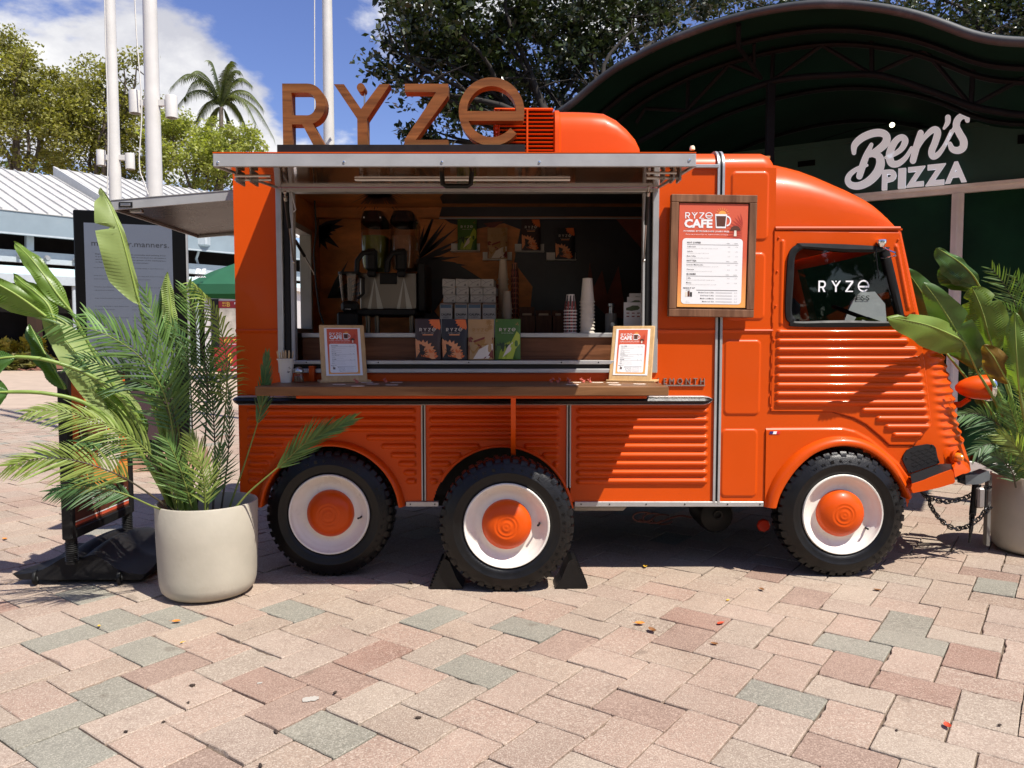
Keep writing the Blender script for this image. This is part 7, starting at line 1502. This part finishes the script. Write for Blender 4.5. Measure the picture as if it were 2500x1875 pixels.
def sof(px): # distance along the eave for a pixel column
    lam = ray(px, 500); t = E0.dot(DN)/Vector((lam.x, lam.y, 0)).dot(DN); return (Vector((lam.x*t, lam.y*t, 0))-Vector((E0.x, E0.y, 0))).dot(U_)
def sor(px):
    R0 = E0-DN*L_; lam = ray(px, 500); t = R0.dot(DN)/Vector((lam.x, lam.y, 0)).dot(DN); return (Vector((lam.x*t, lam.y*t, 0))-Vector((R0.x, R0.y, 0))).dot(U_)
ze = E0.z; s2 = sor(140)
roofplane(sor(-260), s2+7.0, ze, zr1, 'a'); 
ze2 = ze+.25
roofplane(s2, sof(980), ze2, zr2, 'b')
b = MB(); o = E0+U_*(s2-.05); dr = -DN*L_; b.add([Vector((o.x, o.y, ze2+.10)), Vector((o.x, o.y, ze2-.55)), Vector(((o+dr).x, (o+dr).y, zr2-.55)), Vector(((o+dr).x, (o+dr).y, zr2+.10))], [(0, 1, 2, 3)]); b.prism([Vector((o.x, o.y, ze2+.10)), Vector((o.x, o.y, ze2-.55)), Vector(((o+dr).x, (o+dr).y, zr2-.55)), Vector(((o+dr).x, (o+dr).y, zr2+.10))], -U_*.12); obj('bargeboard', b, mat('grey_white_barge', (.50, .50, .48), .6, var=.1), mk, smooth=None)
def facbox(px0, px1, py0, py1, back, thick, m, nm, par=None):
    a = onfac(px0, py1, back); c = onfac(px1, py1, back); d = onfac(px0, py0, back); e = onfac(px1, py0, back); b = MB(); b.prism([a, c, e, d], -DN*thick); return obj(nm, b, m, par or mk, smooth=None)
def strip_s(s0, s1, z0, z1, back, thick, m, nm):
    a = E0+U_*s0-DN*back; c = E0+U_*s1-DN*back; b = MB(); b.prism([Vector((a.x, a.y, z0)), Vector((c.x, c.y, z0)), Vector((c.x, c.y, z1)), Vector((a.x, a.y, z1))], -DN*thick); return obj(nm, b, m, mk, smooth=None)
sa, sb = sof(-400), sof(1000)
strip_s(sa, sb, ze-.98, ze-.02, .05, .15, FASC, 'fascia')
strip_s(sa, sb, ze-1.06, ze-.985, .02, .25, BEAM, 'gutter')
strip_s(sa, sb, 0.0, ze-.2, 1.6, .3, DKIN, 'wall')
zb_ = lambda py, px=60: onfac(px, py, .6).z
strip_s(sa, sb, zb_(641), zb_(612), .62, .3, BEAM, 'beam')
for px in (-90, 74, 245, 420, 560, 700): facbox(px-9, px+9, 540, 612, .61, .3, BEAM, 'post')
for px, py in ((44, 627), (110, 632), (180, 637)):
    c = onfac(px, py, .58); b = MB(); b.lathe([(.0, -.45), (.10, -.45), (.14, -.32), (.14, -.30), (.07, -.28), (.07, 0)], c, tuple(-DN), 14); o = obj('round_lamp', b, mat('grey_round_lamp', (.25, .25, .25), .4) if px == 44 else bpy.data.materials['grey_round_lamp'], mk)
# lower lean-to roof in pale blue
za, zb2 = onfac(60, 648, -.2).z, onfac(60, 672, -2.2).z
a0 = E0+U_*sa; a1 = E0+U_*sb; b = MB(); b.prism([Vector((*(a0-DN*.3).xy, za)), Vector((*(a0+DN*2.2).xy, zb2)), Vector((*(a0+DN*2.2).xy, zb2-.05)), Vector((*(a0-DN*.3).xy, za-.05))], U_*(sb-sa)); obj('lean_to_roof', b, mat('pale_blue_roof', (.46, .60, .62), .5, var=.1), mk, smooth=None)
b = MB(); q0 = a0+DN*2.21; b.prism([Vector((*q0.xy, zb2-.36)), Vector((*(q0+DN*.08).xy, zb2-.36)), Vector((*(q0+DN*.08).xy, zb2+.03)), Vector((*q0.xy, zb2+.03))], U_*(sb-sa)); obj('lean_to_fascia', b, BEAM, mk, smooth=None)
for px in (-40, 180, 330, 480):
    p = hit(px, 700, E0+DN*2.1, DN); b = MB(); b.tube([(p.x, p.y, 0), (p.x, p.y, zb2-.36)], .085, 10); obj('post', b, BEAM, mk)
for px in (82, 300): p = hit(px, 700, E0-DN*.9, DN); b = MB(); b.box(p.x-.22, p.x+.22, p.y-.22, p.y+.22, 0, zb2); obj('column', b, mat('brown_column', (.16, .10, .07), .8) if px == 82 else bpy.data.materials['brown_column'], mk)
BULB = mat('warm_bulb', (1, .75, .45), .4, emit=4)
for i, (px, py) in enumerate(((30, 686), (145, 690), (157, 689), (168, 690), (120, 688), (95, 688), (8, 687))):
    p = hit(px, py, E0+DN*1.0, DN); b = MB(); b.lathe([(0, -.06), (.05, -.03), (.055, .02), (.02, .07), (0, .08)], p, (0, 0, 1), 8); o = obj('string_bulb', b, BULB, mk)
for i, px in enumerate((475, 513)):
    pass
b = MB(); p = hit(497, 590, E0-DN*.3, DN); b.box(p.x-.36, p.x+.36, p.y-.5, p.y+.3, p.z-.28, p.z+.32, .08); b.tube([p+Vector((-.2, 0, -.3)), p+Vector((-.5, .2, -.9)), p+Vector((-.5, .6, -1.4))], .07, 8); obj('floodlight', b, BEAM, mk)

# planting bed with yellow crotons before the market
bedc = G(60, 900); b = MB(); x0, x1 = G(-120, 905).x, G(135, 905).x; yb_ = G(60, 905).y
R = []
for i in range(13):
    v = i/12; R.append([(x0+(x1-x0)*k/30-(v*1.5), yb_+v*6, .02+.55*math.sin(math.pi*min(1, v*1.2)/2)*(1-(k/30)**8)+.05*math.sin(k*1.7+i)) for k in range(31)])
b.rows(R); MUL = struct('mulch_bed', b, mat('reddish_mulch', (.14, .055, .035), .95, var=.6, vscale=3, coord='World', bump=.8, bscale=6))
CROT = leafmat('yellow_croton_leaf', (.45, .36, .05), .3, .45, .8, .5, .4); CROG = leafmat('low_shrub_leaf', (.13, .12, .03), .3, .5, .8, .5, .4)
def shrub(px, py, D, wpx, hpx, m, lab, seed):
    c = P(px, py, D); w_, h_ = wpx/F*D, hpx/F*D; t_ = thing('croton_shrub', lab, 'shrub', (c.x, D, .4), 'shrubs in the mulch bed'); r = np.random.default_rng(seed); n = 90
    cl = np.stack([c.x+r.normal(0, w_*.42, n), D+r.normal(0, w_*.35, n), c.z+r.uniform(-h_, h_, n), np.full(n, .22)], 1); obj('foliage', leafmass(cl, 14, .42, seed, .8), m, t_, smooth=None)
    b = MB(); b.tube([(c.x, D, .3), (c.x, D, c.z)], [.08, .04], 6); obj('stem', b, BARK, t_)
shrub(18, 855, 36, 32, 20, CROT, 'yellow croton at the far left edge of the mulch bed', 1); shrub(80, 852, 36, 26, 22, CROT, 'yellow croton right of the first in the mulch bed', 2); shrub(60, 880, 35, 40, 14, CROG, 'low reddish-green shrub in front of the yellow crotons', 3); shrub(45, 893, 34.6, 24, 9, CROG, 'small dark shrub at the front of the mulch bed', 4); shrub(-40, 870, 36, 40, 20, CROT, 'yellow croton partly cut by the left edge', 5)

# ------------------------------------------------------------------ umbrella, ticket booth and chair between planter and truck
UMB = leafmat('green_umbrella_canvas', (.018, .11, .055), .3, .1, 1, .7)
def umbrella():
    D = 27.0; c = P(585, 640, D); zr_ = P(560, 702, D).z; hw = 95/F*D*1.38; t_ = thing('market_umbrella', 'green canvas umbrella with white lettering behind the truck', 'umbrella', (c.x, D, 0))
    b = MB(); N8 = 8; R = []
    for s, z in ((.02, c.z), (.5, c.z-(c.z-zr_)*.42), (1.0, zr_), (1.0, zr_-.32)): R.append([(c.x+hw*s*math.cos(2*math.pi*k/N8+.39), D+hw*s*math.sin(2*math.pi*k/N8+.39), z+(.0 if s < 1 else .0)) for k in range(N8)])
    b.rows(R, closed=True); obj('canopy', b, UMB, t_, smooth=None)
    b = MB(); b.tube([(c.x, D, 0), (c.x, D, c.z+.1)], .035, 8); obj('pole', b, WOODSHELF, t_)
    b = MB()
    for k in range(N8): b.tube([(c.x, D, c.z-.15), (c.x+hw*.97*math.cos(2*math.pi*k/N8+.39), D+hw*.97*math.sin(2*math.pi*k/N8+.39), zr_+.02)], .015, 4)
    obj('ribs', b, WOODSHELF, t_)
    b = MB(); q = P(477, 668, D-hw*.95); txt(b, 'RS', q, XV, Vector((0, .5, .86)), .33, .20, bold=.04); txt(b, 'PIZZA', q+Vector((0, -.04, -.13)), XV, ZV, .36, .05, bold=.03); obj('lettering', b, LETTERWHITE, t_, smooth=None)
    b = MB(); b.lathe([(.35, 0), (.35, .06), (.05, .1), (.04, .4)], (c.x, D, 0), (0, 0, 1), 16); obj('foot', b, BLACK, t_)
umbrella()
def booth():
    D = 33.0; f_ = lambda px, py, d=0: P(px, py, D-d); t_ = thing('ticket_booth', 'red ticket booth with BUY TICKETS banner behind the truck', 'ticket booth', (f_(590, 800).x, D+1, 0)); RED = mat('booth_red', (.30, .012, .018), .45, var=.1); ORED = mat('booth_banner_red', (.36, .05, .02), .45); YEL = mat('booth_yellow', (.75, .42, .06), .5)
    bx = lambda nm, px0, px1, py0, py1, d0, d1, m: (lambda b: obj(nm, b, m, t_, smooth=None))(MB().box(f_(px0, 800).x, f_(px1, 800).x, D-d0, D-d1, max(0, f_(560, py1).z), f_(560, py0).z))
    bx('wall', 500, 720, 706, 905, 0, -2.2, mat('booth_white', (.55, .52, .5), .5)); bx('roof', 490, 730, 702, 711, .35, -2.4, mat('booth_roof', (.6, .58, .55), .5)); bx('banner', 505, 720, 713, 727, .06, 0, ORED); bx('side_post', 517, 535, 730, 860, .05, 0, BLACK); bx('sign_panel', 536, 720, 735, 752, .05, 0, RED); bx('picture_panel', 537, 720, 753, 822, .05, 0, mat('harbour_photo_print', (.36, .33, .28), .5, var=.55, vscale=1.2, coord='World')); bx('lower_panel', 537, 720, 823, 845, .06, 0, RED); bx('counter_front', 528, 720, 848, 905, .3, 0, RED)
    b = MB()
    def tx(s, px0, px1, py0, py1, d, mi): a = f_(px0, py1, d); b = MB(); txt(b, s, a, XV, ZV, f_(px1, py1, d).x-a.x, f_(px0, py0, d).z-a.z, 0, bold=.03); obj('lettering', b, (LETTERWHITE, YEL)[mi], t_, smooth=None)
    tx('BUY TICKETS HERE', 515, 600, 716, 725, .07, 0); tx('BIG', 543, 553, 737, 742, .06, 1); tx('BUS', 543, 553, 744, 748, .06, 1); tx('B', 554, 562, 737, 749, .06, 1); tx('First', 572, 590, 738, 743, .06, 0); tx('BUY TICKETS', 545, 610, 828, 836, .07, 1); tx('TOURS.COM', 556, 585, 894, 900, .31, 0); tx('$', 557, 568, 862, 886, .31, 1); tx('sightseeing tours daily', 556, 600, 839, 842, .07, 0)
booth()
def chair():
    D = 16.5; f_ = lambda px, py, d=0: P(px, py, D+d); s_ = f_(520, 930); c = G(525, 982); D2 = c.y; t_ = thing('black_chair', 'black metal cafe chair on the sunlit paving left of the truck', 'chair', (c.x, c.y, 0))
    x = c.x; y = c.y; b = MB(); b.box(x-.24, x+.22, y-.22, y+.22, .44, .47, .01); obj('seat', b, BLACK, t_)
    for dx, dy in ((-.22, -.2), (.2, -.2), (-.22, .2), (.2, .2)): b = MB(); b.tube([(x+dx, y+dy, .44), (x+dx*1.2, y+dy*1.2, 0)], .014, 6); obj('leg', b, BLACK, t_)
    b = MB(); b.tube([(x+.2, y-.2, .46), (x+.27, y-.2, .9), (x+.27, y+.2, .9), (x+.2, y+.2, .46)], .015, 6)
    for k in range(5): b.tube([(x+.20, y-.15+k*.075, .48), (x+.27, y-.15+k*.075, .9)], .008, 5)
    b.tube([(x+.26, y-.22, .90), (x-.12, y-.22, .68)], .013, 6); obj('backrest', b, BLACK, t_)
    b = MB(); b.tube([(x-.22, y-.2, .2), (x+.2, y-.2, .2)], .008, 5); b.tube([(x-.22, y+.2, .2), (x+.2, y+.2, .2)], .008, 5); obj('stretcher', b, BLACK, t_)
chair()

# ------------------------------------------------------------------ pizza pavilion: wavy canopy on trusses, green shopfront
Rw = Vector((.851, -.524, 0)).normalized(); Ew = Vector((.524, .851, 0)).normalized(); C0 = P(2020, 12, 6.2); W0 = Vector((4.47, 8.0, 0))
CANV = mat('dark_green_canopy', (.004, .022, .014), .8, spec=.08, var=.3, vscale=1.2, coord='World'); TUBE = mat('black_steel_tube', (.008, .009, .0105), .6, spec=.12, var=.3, vscale=3, coord='World', dirt=.3, dirtcol=(.035, .040, .045)); RIM = mat('weathered_grey_rim', (.038, .041, .042), .55, var=.4, vscale=3, coord='World', dirt=.5, dirtcol=(.17, .18, .185))
cpv = thing('pizza_pavilion', 'dark green pizza pavilion under a wavy canopy with steel trusses', 'pavilion', (3.6, 9.5, 0))
def cp_(px, py, d=0.0): return hit(px, py, C0+Ew*d, Ew)
FRONT = [(1270, 345), (1330, 300), (1395, 257), (1450, 210), (1500, 172), (1560, 138), (1620, 108), (1690, 80), (1760, 56), (1830, 37), (1900, 23), (1960, 15), (2020, 12), (2080, 14), (2150, 22), (2200, 31), (2250, 44), (2310, 65), (2360, 84), (2410, 97), (2460, 103), (2510, 105), (2580, 100), (2680, 80), (2800, 60), (2950, 70), (3150, 120)]
fc = curve3([cp_(*q) for q in FRONT], 90)
leftslope = (fc[0]-fc[6]).normalized(); pre = [fc[0]+leftslope*(k*.28) for k in range(6, 0, -1)]; fc = pre+fc
b = MB(); R = []
for d in (0, .4, 1, 2.5, 5, 9.5): R.append([p+Ew*d for p in fc])
b.rows(R); b.rows([[p+Ew*d+Vector((0, 0, .05)) for p in fc] for d in (0, 3, 9.5)]); b.rows([[p+Vector((0, 0, q)) for p in fc] for q in (0, .05)]); obj('canopy', b, CANV, cpv, smooth=60)
b = MB(); b.tube([p+Vector((0, 0, .0))-Ew*.02 for p in fc], .036, 8); obj('canopy_rim', b, RIM, cpv, smooth=60)
b = MB()
for k in range(4, len(fc)-2, 5): b.lathe([(0, -.045), (.014, -.043), (.014, -.036)], fc[k]-Ew*.02+Vector((0, 0, .0)), (-.5, -.8, .3), 6)
obj('rim_bolts', b, RIM, cpv)
for d in (.45, .82, 2.2, 3.6, 5.0): b = MB(); b.tube([p+Ew*d+Vector((0, 0, -.04)) for p in fc[2:]], .026, 6); obj('purlin', b, TUBE, cpv, smooth=60)
dT = .82
LOW = [(1480, 385), (1560, 345), (1660, 290), (1740, 252), (1800, 228), (1889, 199), (1960, 188), (2037, 184), (2129, 182), (2200, 198), (2259, 218), (2320, 240), (2370, 259), (2440, 273), (2500, 280), (2580, 276), (2680, 250)]
lc = curve3([cp_(x, y, dT) for x, y in LOW], 60); b = MB(); b.tube(lc, .030, 7); obj('truss_chord', b, TUBE, cpv, smooth=60)
UP = lambda px, py: cp_(px, py, dT)
for a_, c_ in (((1553, 300), (1575, 265)), ((1575, 265), (1676, 270)), ((1676, 270), (1780, 158)), ((1780, 158), (1855, 188)), ((1885, 197), (2007, 110)), ((2007, 110), (2125, 180)), ((2130, 182), (2258, 124)), ((2258, 124), (2370, 257)), ((2375, 258), (2500, 190)), ((2129, 182), (2128, 100)), ((2371, 258), (2376, 155)), ((1678, 270), (1680, 200)), ((1885, 198), (1888, 110)), ((2500, 190), (2580, 270))): b = MB(); b.tube([UP(*a_), UP(*c_)], .020, 6); obj('truss_brace', b, TUBE, cpv)
b = MB(); b.tube([cp_(1803, 60, .05), cp_(1803, 115, .3), cp_(1830, 150, .6), cp_(1858, 192, .82)], .022, 6); b.tube([cp_(1841, 105, .45), cp_(1841, 165, .7), cp_(1858, 192, .8)], .016, 6); obj('knee_brace', b, TUBE, cpv)
p = UP(1882, 205); b = MB(); b.box(p.x-.035, p.x+.035, p.y-.035, p.y+.035, 0, p.z, .005); obj('post', b, TUBE, cpv)
p = UP(2700, 250); b = MB(); b.box(p.x-.04, p.x+.04, p.y-.04, p.y+.04, 0, p.z, .005); obj('post', b, TUBE, cpv)
# shopfront wall
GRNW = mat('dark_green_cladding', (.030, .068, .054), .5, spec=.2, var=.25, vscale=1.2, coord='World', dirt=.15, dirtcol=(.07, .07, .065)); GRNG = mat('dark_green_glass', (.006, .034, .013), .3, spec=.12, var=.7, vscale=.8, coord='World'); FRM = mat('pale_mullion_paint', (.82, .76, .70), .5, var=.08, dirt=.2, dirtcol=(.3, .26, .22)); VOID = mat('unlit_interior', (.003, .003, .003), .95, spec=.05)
def w_(px, py, d=0.0): return hit(px, py, W0-Ew*d, Ew)
def wpan(nm, pts, d, thick, m): b = MB(); b.prism([w_(x, y, d) for x, y in pts], Ew*thick); return obj(nm, b, m, cpv, smooth=None)
t0_, t1_ = w_(1500, 421), w_(2900, 246); zs0 = w_(2300, 457).z
zt_ = (w_(1885, 373).z+w_(2500, 296).z)/2; zf1 = (w_(2104, 472).z+w_(2500, 438).z)/2; zf0 = (w_(2104, 492).z+w_(2500, 459).z)/2
def wbox(nm, sa_, sb_, z0, z1, d, thick, m, par=None): a = W0+Rw*sa_-Ew*d; c = W0+Rw*sb_-Ew*d; b = MB(); b.prism([Vector((a.x, a.y, z0)), Vector((c.x, c.y, z0)), Vector((c.x, c.y, z1)), Vector((a.x, a.y, z1))], Ew*thick); return obj(nm, b, m, par or cpv, smooth=None)
sw = lambda px: (w_(px, 600)-W0).dot(Rw)
wbox('sign_band', sw(1350), 4.5, zf1+.001, zt_, 0, .25, GRNW); wbox('band_capping', sw(1350), 4.5, zt_, zt_+.05, .02, .3, GRNW)
wbox('transom', sw(1350), 4.5, zf0, zf1, .03, .12, FRM)
wbox('transom_lip', sw(1350), 4.5, zf1-.035, zf1-.002, .05, .019, FRM)
wm = sw(2335)
bay = 1.75
for i in range(-2, 3):
    s = wm+i*bay; wbox('mullion', s-.055, s+.055, .0, zf0-.001, .03, .10, FRM); wbox('mullion_lip', s-.012, s+.012, 0, zf0-.002, .05, .019, FRM)
    wbox('window_pane', s+.056, s+bay-.056, .12, zf0-.002, -.02, .02, GRNG)
wbox('sill', sw(1350), 4.5, 0, .12, .05, .2, FRM)
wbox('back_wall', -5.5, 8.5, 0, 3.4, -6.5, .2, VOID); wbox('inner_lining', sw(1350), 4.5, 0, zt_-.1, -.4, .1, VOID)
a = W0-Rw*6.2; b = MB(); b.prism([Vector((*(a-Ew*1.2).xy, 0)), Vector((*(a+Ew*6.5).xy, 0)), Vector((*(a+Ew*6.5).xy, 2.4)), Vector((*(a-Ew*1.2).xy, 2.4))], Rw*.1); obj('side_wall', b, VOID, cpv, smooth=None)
for px0, px1, py0, py1 in ((1948, 1990, 390, 408), (2484, 2530, 325, 352)): q0, q1 = w_(px0, py1, .004), w_(px1, py0, .004); wbox('louvre', (q0-W0).dot(Rw), (q1-W0).dot(Rw), min(q0.z, q1.z), max(q0.z, q1.z), .012, .011, VOID)
p = w_(2178, 305, -.6); b = MB(); b.lathe([(0, -.02), (.022, -.014), (.028, .0), (.024, .02), (0, .03)], p, (-.3, -.8, -.3), 14); lampo = obj('lit_bulb', b, mat('lit_bulb_glow', (1, .93, .62), .4, emit=3), cpv)
b = MB()
for (q0, q1) in (((1930, 365), (2080, 318)), ((2085, 317), (2170, 302)), ((2200, 300), (2330, 302))): b.tube([w_(*q0, -1.0), w_(*q1, -1.0)], .006, 5)
obj('cable_rail', b, TUBE, cpv)

# raised letters on the green band
def pizza_sign():
    LW = mat('lilac_white_glow_letter', (.88, .89, .95), .45, emit=.20, var=.04, vscale=4); LS = mat('grey_letter_return', (.30, .29, .29), .5)  # letter faces given a faint glow to lift them in the canopy shade
    z_ = lambda x, y: (1800+x*.3165, y*.3165); org = w_(*z_(820, 1480)); t_ = thing('pizza_sign', "raised white Ben's PIZZA letters on the green shopfront", 'sign', org)
    back = .05; dep = .11
    def stroke(mb, pts, wd, k):
        q = smoothpts([(*a, b_) for a, b_ in zip(pts, wd)], 6); L = []; Rr = []; C = []
        n = len(q)
        for i in range(n):
            p0 = q[max(i-1, 0)]; p1 = q[min(i+1, n-1)]; t = Vector((p1[0]-p0[0], p1[1]-p0[1])); t = t.normalized() if t.length else Vector((1, 0)); nn = Vector((-t.y, t.x)); h = q[i][2]/2
            L.append((q[i][0]+nn.x*h, q[i][1]+nn.y*h)); Rr.append((q[i][0]-nn.x*h, q[i][1]-nn.y*h))
        d0 = dep+k*.0016
        fr = [[w_(*z_(*a), d0), w_(*z_(*b_), d0)] for a, b_ in zip(L, Rr)]; bk = [[w_(*z_(*a), back), w_(*z_(*b_), back)] for a, b_ in zip(L, Rr)]
        mb.rows(fr, 0)
        mb.rows([[f[0], g_[0]] for f, g_ in zip(fr, bk)], 1); mb.rows([[f[1], g_[1]] for f, g_ in zip(fr, bk)], 1)
        for e in (0, -1):
            c = q[e]; h = c[2]/2; ring_f = [w_(*z_(c[0]+h*math.cos(a), c[1]+h*math.sin(a)), d0+.0008) for a in np.linspace(0, 2*math.pi, 17)[:-1]]; ring_b = [w_(*z_(c[0]+h*math.cos(a), c[1]+h*math.sin(a)), back) for a in np.linspace(0, 2*math.pi, 17)[:-1]]
            mb.poly(ring_f, 0); mb.rows([ring_f, ring_b], 1, True)
    def letter(nm, strokes):
        b = MB()
        for k, (pts, wd) in enumerate(strokes): stroke(b, pts, wd, k)
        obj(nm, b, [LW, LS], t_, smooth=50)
    letter('script_letter', [([(900, 1180), (905, 1120), (960, 1065), (1040, 1030), (1110, 1025), (1150, 1050), (1145, 1100), (1095, 1150), (1030, 1190), (1000, 1200)], [34, 52, 58, 60, 60, 60, 62, 58, 46, 30]),
        ([(1040, 1190), (1090, 1205), (1105, 1260), (1080, 1330), (1020, 1395), (945, 1432), (880, 1428), (852, 1392), (870, 1345), (930, 1300), (1000, 1275)], [40, 58, 68, 70, 66, 60, 54, 48, 42, 34, 24]), ([(1035, 1115), (1000, 1190), (970, 1270), (942, 1360)], [30, 48, 54, 50])])
    letter('script_letter', [([(1145, 1215), (1200, 1195), (1265, 1150), (1295, 1090), (1275, 1060), (1235, 1075), (1195, 1130), (1175, 1200), (1190, 1258), (1240, 1262), (1300, 1215), (1345, 1140)], [24, 34, 44, 52, 50, 50, 56, 60, 58, 50, 38, 26])])
    letter('script_letter', [([(1415, 1025), (1395, 1090), (1375, 1160), (1355, 1240)], [48, 54, 54, 50]), ([(1380, 1170), (1430, 1080), (1490, 1015), (1530, 1000), (1545, 1030), (1525, 1100), (1500, 1165), (1510, 1205), (1550, 1190), (1600, 1120), (1650, 1010)], [24, 34, 46, 54, 56, 54, 54, 54, 42, 32, 24])])
    letter('apostrophe', [([(1625, 905), (1622, 945), (1595, 990)], [44, 40, 22])])
    letter('script_letter', [([(1775, 930), (1768, 902), (1735, 895), (1700, 925), (1690, 975), (1715, 1030), (1745, 1085), (1742, 1135), (1705, 1160), (1660, 1150), (1640, 1110)], [36, 46, 50, 54, 56, 58, 60, 60, 56, 50, 36]), ([(1600, 1130), (1640, 1050), (1690, 960)], [22, 28, 30])])
    o0 = w_(*z_(1118, 1472), .03); 
    xs = ((1118, 1228), (1242, 1300), (1304, 1448), (1452, 1606), (1604, 1770)); tops = (1320, 1308, 1300, 1282, 1262); bots = (1472, 1460, 1450, 1440, 1420)
    for ch, (a_, c_), y0, y1 in zip('PIZZA', xs, tops, bots):
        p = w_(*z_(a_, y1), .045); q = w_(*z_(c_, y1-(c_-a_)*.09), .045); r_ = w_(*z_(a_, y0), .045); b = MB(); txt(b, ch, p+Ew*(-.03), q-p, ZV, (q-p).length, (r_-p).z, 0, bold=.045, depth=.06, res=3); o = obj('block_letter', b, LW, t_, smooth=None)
pizza_sign()

# unseen leaf mass added behind the viewpoint to darken reflections and cut sky light
rw = np.random.default_rng(77); cw = np.stack([rw.uniform(-26, 26, 260), rw.uniform(-22, -15, 260), rw.uniform(.8, 9.5, 260), np.full(260, 1.3)], 1)
wd = obj('added_tree_screen', leafmass(cw, 60, .75, 78, .3), LEAFD, smooth=None); wd['kind'] = 'stuff'
